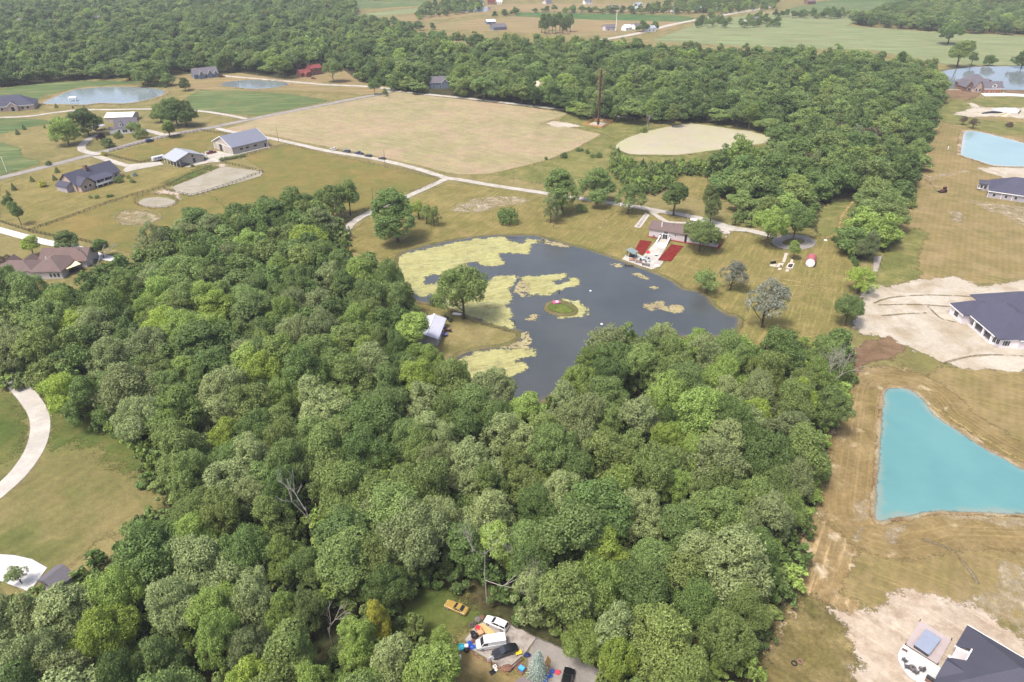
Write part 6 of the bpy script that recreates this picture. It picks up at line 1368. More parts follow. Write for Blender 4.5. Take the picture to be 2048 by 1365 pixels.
# tractor
p = G(*ZR([(1300,1070)])[0]); t = thing('skid_loader', 'dark red loader tractor standing in the dry back field', 'tractor', (p.x,p.y,.05), R(200)); RT = paint('rusty_red', S(120,66,56), .7, .2)
MB().box(-1.3,1.0,-.6,.6,.7,1.5).build('body', RT, t, bevel=.08); MB().box(-1.1,.1,-.55,.55,1.5,2.6).build('cab', DARKM, t); MB().box(-1.2,.2,-.65,.65,2.6,2.75).build('roof', RT, t)
for x, r_ in ((-.8,.75),(.9,.5)):
    for s_ in (-1,1): MB().tube((x,s_*.65,r_),(x,s_*1.0,r_),r_,r_,14).build('wheel', TYRE, t)
MB().box(1.8,2.4,-1.0,1.0,.15,.8).build('bucket', DARKM, t); MB().tube((.8,-.7,1.1),(1.9,-.7,.5),.08,.08).tube((.8,.7,1.1),(1.9,.7,.5),.08,.08).build('loader_arm', RT, t)

# ------------------------------------------------------------------ houses of the new estate
def placed(name, label, cat, x, y, rot):
    b = House.__new__(House); b.t = thing(name, label, cat, (x, y, 0.0), rot); b.rot = rot; return b
# white house on the sand yard
b = placed('white_house', 'new white brick house with large dark slate roof on sand', 'house', 150.3, 182.0, 0.0)
w = MB().prism([(0.5,16.6),(8,16.6),(8,12),(6,12),(6,4.2),(2.7,4.2),(4.2,1.5),(9.0,0.9),(9.0,0.5),(32,0.5),(32,28),(14,28),(14,24),(0.5,24)], -0.3, 3.38).build('wall', WALL_WHITE, b.t)
def hip_roof(b, x0, x1, y0, y1, h, rise, mat, outline=None, name='roof'):
    W, L = x1-x0, y1-y0
    if L >= W: a, c = ((x0+x1)/2, y0+W/2), ((x0+x1)/2, y1-W/2)
    else: a, c = (x0+L/2, (y0+y1)/2), (x1-L/2, (y0+y1)/2)
    z = h; v = [(x0,y0,z),(x1,y0,z),(x1,y1,z),(x0,y1,z),(x0,y0,z+.2),(x1,y0,z+.2),(x1,y1,z+.2),(x0,y1,z+.2),(a[0],a[1],h+rise),(c[0],c[1],h+rise)]
    f = [(0,3,2,1),(0,1,5,4),(1,2,6,5),(2,3,7,6),(3,0,4,7)]+([(4,5,8),(5,6,9,8),(6,7,9),(7,4,8,9)] if L >= W else [(4,5,9,8),(5,6,9),(6,7,8,9),(7,4,8)])
    return MB().add(v, f).build(name, mat, b.t, fix=False)
r1 = hip_roof(b, 2.2, 21, 0.6, 24.6, 3.45, 5.4, R_SLATE); hip_roof(b, -0.1, 12, 16.0, 24.65, 3.42, 3.6, R_SLATE, name='wing_roof'); hip_roof(b, 10.5, 36, 12.5, 31, 3.5, 6.2, R_SLATE, name='rear_roof'); hip_roof(b, 8.6, 34, -0.1, 12, 3.43, 3.8, R_SLATE, name='side_roof')
MB().prism([(2.2,3.0),(4.2,0.75),(8.6,0.55),(8.6,4),(2.2,4)], 3.30, 3.44).build('soffit', MW, b.t)
b.box('fascia', -.16, -.104, 16.0, 24.65, 3.3, 3.62, MW, r1); b.box('fascia', 2.14, 2.196, 2.5, 16.0, 3.33, 3.65, MW, r1); b.box('fascia', 8.6, 34, -.16, -.104, 3.3, 3.63, MW, r1)
for y in (13.4, 8.6, 4.2): b.box('porch_column', 2.45, 3.0, y-.3, y+.3, 0, 3.4, MW)
b.box('porch_floor', 2.3, 6.0, 4.0, 16.5, 0, .22, WALL_PALE)
b.opening('window', 'W', 20.3, 0.5, 1.0, 2.2, 1.7, MW, GLASS, .1, 3)
b.opening('window', 'W', 10.6, 6.0, .5, 2.6, 2.2, MW, GLASS, .1, 2); b.opening('door', 'W', 6.6, 6.0, .3, 1.6, 2.4, MW, GLASS)
for (xa,ya),(xb,yb) in (((2.7,4.2),(4.2,1.5)),):
    an = math.atan2(yb-ya, xb-xa); nx, ny = math.sin(an), -math.cos(an)
    for k in (.32,.70):
        cx, cy = xa+(xb-xa)*k, ya+(yb-ya)*k
        o = MB().obox((cx+nx*.03, cy+ny*.03, .9), an, 1.0, .06, 1.9).build('window', MW, b.t)
        for q in (-.23,.23): MB().obox((cx+nx*.08+q*math.cos(an), cy+ny*.08+q*math.sin(an), 1.0), an, .38, .03, 1.7).build('pane', GLASS, o)
an = math.atan2(-.6, 4.8)
for k in (.22,.40): 
    cx, cy = 4.2+4.8*k, 1.5-.6*k; o = MB().obox((cx-.01, cy-.04, .9), an, 1.3, .06, 1.8).build('window', MW, b.t)
    for q in (-.3,.3): MB().obox((cx+q, cy-.085-q*.12, 1.0), an, .5, .03, 1.6).build('pane', GLASS, o)
# grey house with porch
b = House('porch_house', 'grey house with dark hip roof and windowed porch', 'house', ZR([(1690,1115)])[0], ZR([(2020,1165)])[0])
b.box('wall', .5, 28, .5, 19, -.3, 3.1, WALL_GREY); hip_roof(b, 0, 28.5, 0, 19.5, 3.15, 6.0, R_SLATE)
b.box('fascia', -.06, 28.5, -.06, -.004, 3.0, 3.36, MW); b.box('fascia', -.06, -.004, 0, 10, 3.0, 3.36, MW)
b.box('porch_wall', -3.4, 3.9, 11, 17.5, -.3, 3.1, WALL_GREY); hip_roof(b, -3.9, 4.5, 10.5, 18, 3.12, 1.4, R_SLATE2, name='porch_roof')
for x in (-2.4,-.8,.8,2.4): b.opening('porch_window', 'S', x, 11, .9, 1.1, 1.7)
for y in (12.4,14.2,16): b.opening('porch_window', 'W', y, -3.4, .9, 1.2, 1.6)
for x in (3,8,12): b.opening('window', 'S', x, .5, .9, 1.2, 1.4)
for x in (.5, 6, 10.5): b.box('corner_board', x-.1, x+.1, .38, .5, 0, 3.1, MW)
for k, x in enumerate((2,4,6,8)):
    q = b.t.matrix_basis if False else None
# brick house by the lake
b = House('lake_house', 'brown brick house with steep gables by the lake', 'house', ZU([(1110,600)])[0], ZU([(1510,597)])[0])
b.gable(0, 15.4, 0, 9, 3.6, 4.4, 'x', WALL_BROWN, R_GREY, .4); b.box('fascia', -.4, 15.8, -.46, -.404, 3.1, 3.5, MW)
for x, w in ((2.6,2.6),(6.2,2.6),(11.6,4.8)): b.opening('garage_door', 'S', x, 0, .1, w, 2.5, MW, paint('garage_wood', S(150,98,66), .7, .12), .15)
b.gable(6.5, 10, .6, 4, 6.0, 1.2, 'y', MW, R_GREY, .2, z0=4, names=('dormer','dormer_roof')); b.opening('dormer_window', 'S', 8.2, .6, 4.9, 1.8, 1.0, DARKM)
b.box('wall', -8.5, 11, 9.2, 25, -.3, 4.2, WALL_BROWN); hip_roof(b, -9.2, 11.7, 8.6, 25.7, 4.25, 7.2, R_GREY)
b.gable(-5.8, 1.0, 3.2, 12, 4.0, 4.4, 'y', WALL_STONE, R_GREY, .4, names=('front_gable','front_roof')); b.gable(-10.5, -5, 6.5, 18, 3.6, 4.2, 'y', WALL_BROWN, R_GREY, .4, names=('side_gable','side_roof'))
for x in (-4.0,-1.2): b.opening('window', 'S', x, 3.2, 1, 1.4, 2.0)
b.opening('window', 'S', -7.8, 6.5, 1, 2.0, 1.8); b.gable(4, 9.5, 6, 12, 6.4, 2.6, 'y', WALL_BROWN, R_GREY, .3, z0=5, names=('upper_gable','upper_roof'))
# house slab under construction
SLAB = paint('slab_concrete', S(176,170,168), .9, .08, .5); TARP = paint('black_sheet', S(34,34,36), .5, .1)
o = [G(*p) for p in ZU([(1290,960),(1400,915),(1780,915),(1900,985),(1840,1040),(1680,1030),(1560,1010),(1400,985)])]; c = o[0]
t = thing('house_slab', 'grey concrete slab of a house under construction', 'foundation', (c.x,c.y,0)); MB().prism([(p.x-c.x,p.y-c.y) for p in o], 0, .5).build('slab', SLAB, t)
q = [G(*p) for p in ZU([(1900,985),(1840,1040)])]; d = q[1]-q[0]; MB().obox(((q[0].x+q[1].x)/2-c.x, (q[0].y+q[1].y)/2-c.y, .51), math.atan2(d.y,d.x), d.length, .25, .9).build('form_board', TARP, t)
q = [G(*p) for p in ZU([(1080,1035),(1200,1005),(1300,992),(1420,1003),(1520,1022),(1400,1024),(1290,1022),(1180,1030)])]; c = q[0]
o = MB().prism([(p.x-c.x,p.y-c.y) for p in q], 0, .7).build('black_sheeting', TARP, None); o.location = (c.x,c.y,.1); tag(o, 'curved black sheeting bank beside the concrete slab', 'sheeting')
for k, (A, B) in enumerate([((1430,1060),(1560,1020)),((1500,1100),(1640,1040)),((1560,1095),(1690,1035))]):
    a, d = G(*ZU([A])[0]), G(*ZU([B])[0]); v = d-a; o = MB().obox((0,0,0), 0, v.length, 1.0, .35).build('timber_plank', paint('fresh_timber', S(206,188,150), .8, .1), None); o.location = ((a.x+d.x)/2, (a.y+d.y)/2, .12); o.rotation_euler[2] = math.atan2(v.y,v.x); tag(o, ['shortest pale timber stack beside the slab','middle pale timber stack beside the slab','outer pale timber stack beside the slab'][k], 'timber', 'timber by the slab')
# bottom house with deck
b = placed('dark_roof_house', 'house with big charcoal hip roof above the white patio', 'house', 85.3, 81.2, R(222.6))
k = .72
b.box('wall', .5, 17.5, 2.6, 19.5, -.3, 2.8, WALL_WHITE); b.box('front_wall', .5, 6.3, .5, 2.6, -.3, 2.8, WALL_WHITE); b.box('front_wall', 9.9, 17.5, .5, 2.6, -.3, 2.8, WALL_WHITE)
nw = [(0,0),(6.5,0),(6.5,2.3),(9.7,2.3),(9.7,0),(18,0),(9,9)]
v = [(x,y,2.85+k*y) for x,y in nw]+[(18,20,2.85),(0,20,2.85),(9,11,2.85+k*9)]; tri = tessellate_polygon([[Vector((x,y,0)) for x,y in nw]])
rf = MB().add(v, [tuple(f) for f in tri]+[(0,6,9,8),(5,7,9,6),(7,8,9)]).build('roof', R_SLATE2, b.t, fix=True)
b.box('soffit', 0, 18, 2.3, 20, 2.78, 2.845, MW)
gx = 12.65; v = [(9.7,-.1,2.86),(15.6,-.1,2.86),(gx,-.1,5.05),(gx,3.4,5.05),(9.7,.4,2.86),(15.6,.4,2.86)]
MB().add(v, [(0,2,3,4),(1,5,3,2)]).build('gable_roof', R_SLATE2, b.t, fix=False); MB().add([(10,.2,2.8),(15.3,.2,2.8),(gx,.2,4.8)], [(0,1,2)]).build('gable_front', WALL_WHITE, b.t, fix=False)
for x0,x1,y0,y1 in ((6.4,6.6,-.05,2.4),(9.6,9.8,-.05,2.4),(6.6,9.6,2.2,2.4)): b.box('gutter', x0,x1,y0,y1,2.86+(0 if y1 < 1 else .02),2.86+k*y1*.98+.12 if y0 > 1 else 3.05, MW, rf)
b.box('gutter', -.1, -.004, 0, 20, 2.75, 2.95, MW, rf); b.box('porch_slab', 6.4, 9.8, -.2, 2.6, 0, .2, WALL_PALE); b.opening('door', 'S', 8.1, 2.6, .25, 1.8, 2.2)
b.box('step_wall', 6.35, 6.6, .3, 2.6, 0, 2.8, WALL_WHITE)
field('white_patio', ZD([(210,545),(500,722),(790,900),(760,960),(700,1060),(760,1120),(900,1300),(500,1300),(400,1108),(300,1050),(220,960),(160,860),(115,770),(112,690),(150,600)]), M_concw, .19, .3, .3)
o = [G(*p, .45) for p in ZD([(460,165),(940,450),(690,830),(230,520)])]; e = o[1]-o[0]; f_ = o[3]-o[0]; t = thing('spa_deck', 'grey composite deck beside the white patio', 'deck', (o[0].x,o[0].y,0), math.atan2(e.y,e.x)); EL, FL = e.length, f_.length
DECK = paint('grey_composite', S(160,148,146), .75, .08, .8); nb = 26
db = MB()
for i in range(nb): db.box(0, EL, -FL*(i+1)/nb+.02, -FL*i/nb, .38, .45)
x = db.build('deck_board', DECK, t, fix=False); x['kind'] = 'stuff'; MB().box(.02,EL-.02,-FL+.02,-.02,0,.37).build('skirt', paint('deck_skirt', S(110,98,94), .8, .1), t)
for px_, py_ in ((0,0),(EL,0),(0,-FL),(EL,-FL)): MB().box(px_-.08,px_+.08,py_-.08,py_+.08,.1,.75).build('post_light', DARKM, t)
q = [G(*p, 1.35) for p in ZD([(540,285),(775,440),(620,690),(375,540)])]; c = sum(q, Vector())/4; e = q[1]-q[0]; f_ = q[3]-q[0]; t = thing('swim_spa', 'grey covered swim spa standing on the deck', 'spa', (c.x,c.y,.452), math.atan2(e.y,e.x))
MB().box(-e.length/2+.08,e.length/2-.08,-f_.length/2+.08,f_.length/2-.08,0,.78).build('shell', paint('spa_shell', S(70,72,80), .6, .1), t, bevel=.15); MB().box(-e.length/2,e.length/2,-f_.length/2,f_.length/2,.785,.95).build('cover', paint('spa_cover', S(128,136,152), .55, .05, 1), t, bevel=.08)
CHG = paint('grey_resin', S(86,84,88), .6, .1); FT = paint('fire_table_top', S(112,104,104), .7, .12)
p = G(*ZD([(345,890)])[0], .6); t = thing('fire_table', 'round grey fire table on the white patio', 'table', (p.x,p.y,.2)); MB().lathe([(.45,0),(.42,.5),(.62,.52),(.62,.6)],18).build('body', FT, t); MB().lathe([(.2,.605),(.2,.66)],12).build('burner', DARKM, t)
for i, (x, y, a) in enumerate([(215,800,-70),(245,895,-20),(370,975,40),(465,940,75)]): chair(['grey patio chair nearest the round swivel seat by the deck','grey patio chair on the curved patio edge','grey patio chair between fire table and grill','grey patio chair on the house side of the fire table'][i], ZD([(x,y)])[0], R(a)+math.pi, CHG, .2, 'chairs around the fire table', 1.25)
p = G(*ZD([(225,610)])[0], .4); t = thing('white_cart', 'white topped serving cart at the patio corner', 'cart', (p.x,p.y,.2), R(-40)); MB().box(-.45,.45,-.35,.35,.8,.88).build('top', MW, t); MB().box(-.4,.4,-.3,.3,.25,.3).build('shelf', WALL_BROWN, t)
for x in (-.38,.38):
    for y in (-.28,.28): MB().box(x-.03,x+.03,y-.03,y+.03,0,.8).build('leg', WALL_BROWN, t)
p = G(*ZD([(610,1085)])[0], .6); t = thing('gas_grill', 'black covered grill beside the house wall', 'grill', (p.x,p.y,.2), R(-48)); MB().box(-.7,.7,-.35,.35,.0,.9).build('cart', WALL_BROWN, t); MB().extrude_x([(-.36,.91),(.36,.91),(.33,1.2),(.1,1.32),(-.25,1.2)], -.75, .75).build('hood', DARKM, t)
for k, (x, y) in enumerate([(328,985),(372,970)]):
    p = G(*ZB([(x,y)])[0]); n = 16; t = MB()
    ring = [(.45+.13*math.cos(a), .14+.13*math.sin(a)) for a in [2*math.pi*j/8 for j in range(8)]]
    vs_ = [(r_*math.cos(2*math.pi*i/n), r_*math.sin(2*math.pi*i/n), z_) for i in range(n) for r_, z_ in ring]
    t.add(vs_, [(i*8+j, ((i+1)%n)*8+j, ((i+1)%n)*8+(j+1)%8, i*8+(j+1)%8) for i in range(n) for j in range(8)])
    t = t.build('old_tyre', TYRE if k == 0 else WALL_BROWN, None); t.location = (p.x,p.y,.1); t.rotation_euler[2] = k*2.0; tag(t, ['old black tyre lying in the weedy yard','rusty brown ring beside the old tyre'][k], ['tyre','ring'][k])
p = G(*ZR([(1345,680)])[0]); t = thing('white_post', 'white survey post on the strip by the pale blue pond', 'post', (p.x,p.y,.05)); MB().tube((0,0,0),(0,0,1.8),.22,.22,8).build('shaft', MW, t); MB().tube((0,0,1.8),(0,0,2.0),.24,.1,8).build('cap', MW, t)
# ------------------------------------------------------------------ long house garden
p = G(*ZP([(1105,600)])[0]); t = thing('barrel_shed', 'barrel shaped shed with red roof and white end', 'shed', (p.x,p.y,0), heading(ZP([(1105,600)])[0], ZP([(1150,440)])[0])[0]-math.pi/2)
arc = [(1.75*math.cos(a)*1.0, 1.75+1.85*math.sin(a)) for a in [math.pi*(-.28)+k_*(math.pi*1.56)/16 for k_ in range(17)]]
MB().extrude_y([(x,max(0.05,z)) for x,z in arc], 0, 5.2).build('body', paint('green_sheet', S(70,92,72), .7, .12), t); top = [(x*1.04,z+.06) for x,z in arc if z > 1.7]
MB().extrude_y(top+[(x*.97,z-.1) for x,z in top[::-1]], .06, 5.3).build('roof', R_RED if False else paint('faded_red_roof', S(150,84,88), .8, .12), t)
MB().extrude_y([(x*.96,max(.1,z*.98)) for x,z in arc], -.08, -.01).build('end_panel', WALL_WHITE, t); MB().box(-.5,.5,-.13,-.085,.15,2.1).build('door', MW, t)
for i, pts in enumerate([[(600,510),(645,345),(712,345),(648,520)],[(740,530),(760,465),(805,465),(795,535)],[(650,690),(672,652),(732,652),(712,690)],[(512,660),(532,622),(592,626),(572,665)],[(360,582),(385,555),(500,556),(472,606)],[(480,610),(530,530),(630,535),(600,600)]]):
    q = [G(*p) for p in ZP(pts)]; c = q[0]; o = MB().prism([(p.x-c.x,p.y-c.y) for p in q], 0, .14).build('paving_slab', paint('pale_slab', S(172,164,150), .85, .08), None); o.location = (c.x,c.y,.05); tag(o, ['long pale stepping slab leading up to the circular drive','short pale slab behind the fire pit','pale slab below the fire pit','pale slab under the dark stool','pale slab under the dark garden sofa','wide pale slab between sofa and steps'][i], 'slab', 'garden slabs')
q = [G(*p) for p in ZP([(660,625),(712,540),(832,545),(792,640),(742,645)])]; c = sum(q, Vector())/5; t = thing('fire_pit', 'pale square fire pit with charred logs', 'fire pit', (c.x,c.y,0)); MB().prism([(p.x-c.x,p.y-c.y) for p in q], 0, .45).build('rim', paint('pit_stone', S(176,168,156), .85, .08), t)
MB().prism([((p.x-c.x)*.6,(p.y-c.y)*.6) for p in q], .455, .5).build('ash', TARP, t)
for k_ in range(3): MB().tube((-.6+.2*k_,-.3,.56),(.5-.3*k_,.5,.62),.12,.1,7).build('log', WALL_BROWN, t)
p = G(*ZP([(425,535)])[0]); t = thing('garden_sofa', 'dark garden sofa with grey cushions on the slab', 'sofa', (p.x,p.y,.2), R(200)); MB().box(-1,1,-.45,.45,.1,.45).build('seat', DARKM, t, bevel=.05); MB().box(-1,1,.3,.5,.46,.95).build('backrest', DARKM, t, bevel=.04)
for x in (-.45,.45): MB().box(x-.4,x+.4,-.4,.28,.455,.58).build('cushion', CHG, t, bevel=.05)
for x in (-1.08,.92): MB().box(x,x+.16,-.45,.5,.1,.7).build('armrest', DARKM, t)
p = G(*ZP([(570,598)])[0]); t = thing('garden_stool', 'dark round stool on the small slab', 'stool', (p.x,p.y,.2)); MB().lathe([(.42,.34),(.46,.44),(.36,.52)],14).build('seat', WALL_BROWN, t)
for a in (0.6,2.7,4.8): MB().tube((.35*math.cos(a),.35*math.sin(a),0),(.25*math.cos(a),.25*math.sin(a),.35),.05,.05).build('leg', DARKM, t)
p = G(*ZP([(1405,108)])[0]); t = thing('white_well_cover', 'round white cover on the grass beside the hedge row', 'cover', (p.x,p.y,.1)); MB().lathe([(.6,0),(.6,.25),(.45,.4)],14).build('lid', MW, t); MB().lathe([(.75,-.05),(.75,.06)],14).build('ring', WALL_PALE, t)
p = G(*ZW([(1255,200)])[0]); t = thing('propane_tank', 'white propane tank on the grass behind the long house', 'tank', (p.x,p.y,.05), R(-20)); MB().loft([[(x,r_*math.cos(a),.75+r_*math.sin(a)) for a in [2*math.pi*j/12 for j in range(12)]] for x, r_ in ((-1.6,.1),(-1.5,.4),(-1.2,.56),(1.2,.56),(1.5,.4),(1.6,.1))]).build('tank', MW, t, smooth=True)
for x in (-.9,.9): MB().box(x-.1,x+.1,-.4,.4,0,.3).build('foot', DARKM, t)
for i, (x, y) in enumerate([(1810,480),(1865,415)]):
    p = G(*ZW([(x,y)])[0]); t = thing('wheelie_bin', ['white bin nearest the long house end wall','white bin beside the gravel apron'][i], 'bin', (p.x,p.y,.2), i*.6); MB().loft([[(-.3*k_,-.35*k_,z),(.3*k_,-.35*k_,z),(.3*k_,.35*k_,z),(-.3*k_,.35*k_,z)] for k_, z in ((.8,.05),(1,1.0))]).build('body', MW, t); MB().box(-.33,.33,-.38,.4,1.0,1.08).build('lid', WALL_BROWN, t)
# pond point: upturned boat, chairs, tables; island pedal boat
p = G(*ZC([(1425,375)])[0]); t = thing('upturned_boat', 'white upturned boat under the tree on the pond point', 'boat', (p.x,p.y,.15), R(-12)); MB().loft([[(x,-w_,0),(x,-w_*.8,h_*.7),(x,0,h_),(x,w_*.8,h_*.7),(x,w_,0)] for x, w_, h_ in ((-1.7,.5,.4),(-.8,.65,.55),(.6,.6,.55),(1.4,.3,.4),(1.8,.05,.2))]).build('hull', WHT, t); MB().box(-1.5,1.5,-.04,.04,.54,.62).build('keel', MW, t)
PURP = paint('purple_fabric', S(96,88,150), .8, .1)
round_table('purple topped table beside the cabin', ZC([(1120,900)])[0], .8, PURP, .06); round_table('brown round table at the cabin side', ZC([(1180,765)])[0], .9, WALL_BROWN, .06)
for i, (x, y) in enumerate([(1130,470),(1210,500),(1290,520),(1250,560),(1100,740),(1240,800)]): chair(['dark chair at the cabin corner','dark chair in the row behind the cabin','dark chair near the upturned boat','dark chair in front of the row behind the cabin','dark chair against the cabin wall','dark chair beside the brown round table'][i], ZC([(x,y)])[0], i*.9, DARKM, .06, k=1.2)
p = G(*Z8([(945,482)])[0]); t = thing('pedal_boat', 'pink and white pedal boat beached on the island', 'boat', (p.x,p.y,.7), R(15)); PK = paint('pink_plastic', S(190,96,140), .5, .08)
for y in (-.55,.55): MB().loft([[(x,y-w_,z_),(x,y+w_,z_),(x,y+w_,z_+.4),(x,y-w_,z_+.4)] for x, w_, z_ in ((-1.3,.28,0),(.6,.3,0),(1.4,.1,.15))]).build('float', PK, t)
MB().box(-1.0,.7,-.5,.5,.41,.5).build('deck', MW, t); MB().box(-.9,-.3,-.5,.5,.51,.62).build('seat', PK, t); MB().box(-1.05,-.92,-.5,.5,.51,1.1).build('backrest', PK, t)
for i, (x, y) in enumerate([(1204,597),(708,600),(962,427),(1140,408)]):
    p = G(*Z8([(x,y)])[0]); t = thing('pond_buoy' if i in (0,3) else 'pond_post', ['white float on the open pond','dark post standing by the pond point','dark post standing behind the island','small white float between island and patio'][i], 'float' if i in (0,3) else 'post', (p.x,p.y,.12))
    if i in (0,3): MB().lathe([(.25,-.1),(.42,.1),(.36,.3),(.1,.45)],12).build('body', MW, t, smooth=True); MB().tube((0,0,.44),(0,0,.6),.06,.04).build('ring', DARKM, t)
    else: MB().tube((0,0,-.3),(0,0,1.7),.12,.1,8).build('shaft', DARKM, t); MB().tube((0,0,1.7),(0,0,1.9),.16,.05,8).build('cap', DARKM, t)

# ------------------------------------------------------------------ cluttered yard around the concrete pad
BLUEP = paint('blue_tarp', S(44,84,170), .5, .15, 2); CYAN = paint('cyan_plastic', S(60,180,196), .4, .06); REDPL = paint('red_plastic_bin', S(190,36,48), .4, .08); CARD = paint('cardboard', S(178,140,104), .85, .1); PLY = paint('plywood', S(196,158,104), .8, .12, 2); RUST = paint('rusty_scrap', S(128,92,76), .85, .25, 3); YELP = paint('yellow_plastic', S(206,172,48), .5, .08); BLKP = paint('black_plastic', S(30,30,34), .45, .1); GREYM = paint('grey_mesh', S(120,112,108), .7, .15)
def at(P, z=.2): p = G(*ZV([P])[0], z); return (p.x, p.y, z)
t = thing('wading_pool', 'cyan round plastic tub on the grass beside the pad', 'tub', at((100,712),.1)); MB().lathe([(.62,0),(.7,.45),(.64,.46),(.58,.1)],20).build('rim', CYAN, t); MB().lathe([(.56,.12),(.56,.2)],16).build('bottom', CYAN, t)
def bin_(label, P, mat, lid, r=.34, h=1.0, z=.2):
    t = thing('trash_bin', label, 'bin', at(P, z), random.Random(label).uniform(0,3)); MB().loft([[(r*k*sx,r*k*sy,zz) for sx,sy in ((-1,-1),(1,-1),(1,1),(-1,1))] for k, zz in ((.8,0),(1,h))]).build('body', mat, t, bevel=.04); MB().box(-r*1.06,r*1.06,-r*1.1,r*1.16,h,h+.09).build('lid', lid, t, bevel=.03)
bin_('black bin with white lid beside the cyan tub', (188,725), BLKP, MW); bin_('black bin beside the white lidded one', (190,770), BLKP, BLKP, .36, .9); bin_('red bin behind the black bags', (378,415), REDPL, REDPL, .4, .8)
def heap(name, label, cat, P, mat, rx, ry, h, seed, z=.2):
    rs_ = random.Random(seed); n = 12; mb = MB(); rings = []
    for k, f in ((0,1.0),(.45,.92),(.8,.6),(1,.2)):
        rings.append([(rx*f*math.cos(2*math.pi*i/n)*rs_.uniform(.8,1.15), ry*f*math.sin(2*math.pi*i/n)*rs_.uniform(.8,1.15), h*k*rs_.uniform(.8,1.1)) for i in range(n)])
    o = mb.loft(rings).build(name, mat, None); o.location = at(P, z); return tag(o, label, cat)
heap('garbage_bag', 'big shiny black garbage bag by the van nose', 'bag', (330,520), BLKP, .75, .7, .8, 1); heap('garbage_bag', 'smaller black bag behind the big one', 'bag', (290,470), BLKP, .5, .5, .6, 2)
heap('tarp_heap', 'bright blue tarp crumpled on the pad corner', 'tarp', (275,690), BLUEP, .75, .55, .35, 3); heap('tarp_heap', 'darker blue tarp bundle before the van', 'tarp', (240,635), BLUEP, .5, .45, .6, 4); heap('scrap_heap', 'rusty scrap pile on the pad near the van wheel', 'scrap', (300,600), RUST, .5, .45, .6, 5); heap('rubble_heap', 'brown rubble pile at the pad corner', 'rubble', (850,1040), RUST, 1.1, .8, .35, 6)
heap('dark_blue_bundle', 'dark blue cloth bundle beside the spruce', 'bundle', (1180,830), NVY if False else paint('dark_blue_cloth', S(36,46,92), .8, .15), .75, .5, .55, 7, .2); heap('toy_heap', 'red and pink toy pile by the asphalt drive', 'toys', (1680,1110), PINK, .6, .5, .5, 8); heap('tarp_heap', 'blue tarp behind the black vehicle', 'tarp', (1530,1165), BLUEP, .8, .5, .4, 9); heap('tarp_heap', 'blue and white bundle at the house corner', 'tarp', (1470,1240), BLUEP, .6, .5, .5, 10); heap('blue_bag', 'blue bag beside the toy pile', 'bag', (1600,1095), BLUEP, .5, .4, .45, 11); heap('leaf_heap', 'grey brush pile behind the white wagon', 'brush', (380,240), GREYM, .8, .6, .6, 12, .1); heap('scrap_heap', 'brown scrap behind the brush pile', 'scrap', (440,210), RUST, .6, .6, .5, 13, .1)
t = thing('cardboard_box', 'open cardboard box beside the red bin', 'box', at((420,485)), R(30)); MB().box(-.5,.5,-.45,.45,0,.7).build('box', CARD, t); MB().add([(-.5,.45,.7),(.5,.45,.7),(.5,.8,.9),(-.5,.8,.9)],[(0,1,2,3)]).build('flap', CARD, t)
t = thing('lumber_pile', 'orange brown plank pile behind the van', 'lumber', at((520,415)), R(-38))
for k in range(6): MB().box(-1.7+.12*(k%3),1.5+.1*(k%2),-.6+.2*k,-.43+.2*k,.06*(k%2),.06*(k%2)+.1).build('plank', PLY, t)
t = thing('wire_crate', 'grey wire crate at the pad back corner', 'crate', at((290,340),.1), R(20))
for k in range(5): MB().box(-.6+.3*k-.03,-.6+.3*k+.03,-.45,.45,0,.5).build('slat', GREYM, t)
for y in (-.45,.42): MB().box(-.65,.65,y,y+.04,.1,.18).box(-.65,.65,y,y+.04,.36,.44).build('rail', GREYM, t)
for i, (P, s, lab) in enumerate([((70,875),.36,'white appliance box alone on the dry yard'),((655,1030),.32,'white box near the brick edging'),((672,1078),.22,'small white box below the other')]):
    t = thing('white_box', lab, 'box', at(P,.1), R(10+17*i)); MB().box(-s,s,-s,s,0,s*1.4).build('body', MW, t, bevel=.03); MB().box(-s*.4,s*.4,-s*.4,s*.4,s*1.4+.003,s*1.4+.05).build('hatch', GREYM, t)
t = thing('basketball_hoop', 'portable basketball hoop with white backboard', 'hoop', at((615,1110),.1), R(120)); MB().box(-.4,.4,-.55,.55,0,.22).build('base', BLKP, t, bevel=.05); MB().tube((0,0,.2),(.5,0,3.0),.06,.06).build('pole', BLKP, t); MB().box(.75,.8,-.6,.6,2.6,3.5).build('backboard', MW, t); MB().lathe([(.25,2.72),(.26,2.75),(.23,2.76)],14,(1.05,0,0)).build('rim', REDPL, t); MB().tube((.5,0,2.95),(.75,0,3.0),.05,.05).build('bracket', BLKP, t)
t = thing('hand_truck', 'yellow cart behind the black sedan', 'cart', at((1045,800)), R(20)); MB().box(-.6,.6,-.4,.4,.3,.42).build('tray', YELP, t); MB().tube((.6,-.35,.4),(.9,-.35,1.1),.03,.03).tube((.6,.35,.4),(.9,.35,1.1),.03,.03).tube((.9,-.35,1.1),(.9,.35,1.1),.03,.03).build('handle', BLKP, t)
for x in (-.4,.4):
    for y in (-.4,.4): MB().tube((x,y-.05,.15),(x,y+.05,.15),.15,.15,10).build('wheel', TYRE, t)
t = thing('metal_frame', 'long black rusty frame lying along the pad edge', 'frame', at((985,985)), R(44))
for y in (-.25,.25): MB().box(-1.9,1.9,y-.05,y+.05,.1,.22).build('rail', BLKP, t)
for x in (-1.6,-.6,.4,1.4): MB().box(x-.06,x+.06,-.3,.3,.222,.3).build('crossbar', RUST, t)
t = thing('wood_platform', 'brown slatted wood platform beside the spruce', 'pallet', at((1075,1040),.1), R(-42))
for k in range(7): MB().box(-1.1,1.1,-.9+.27*k,-.9+.27*k+.2,.14,.2).build('slat', RUST, t)
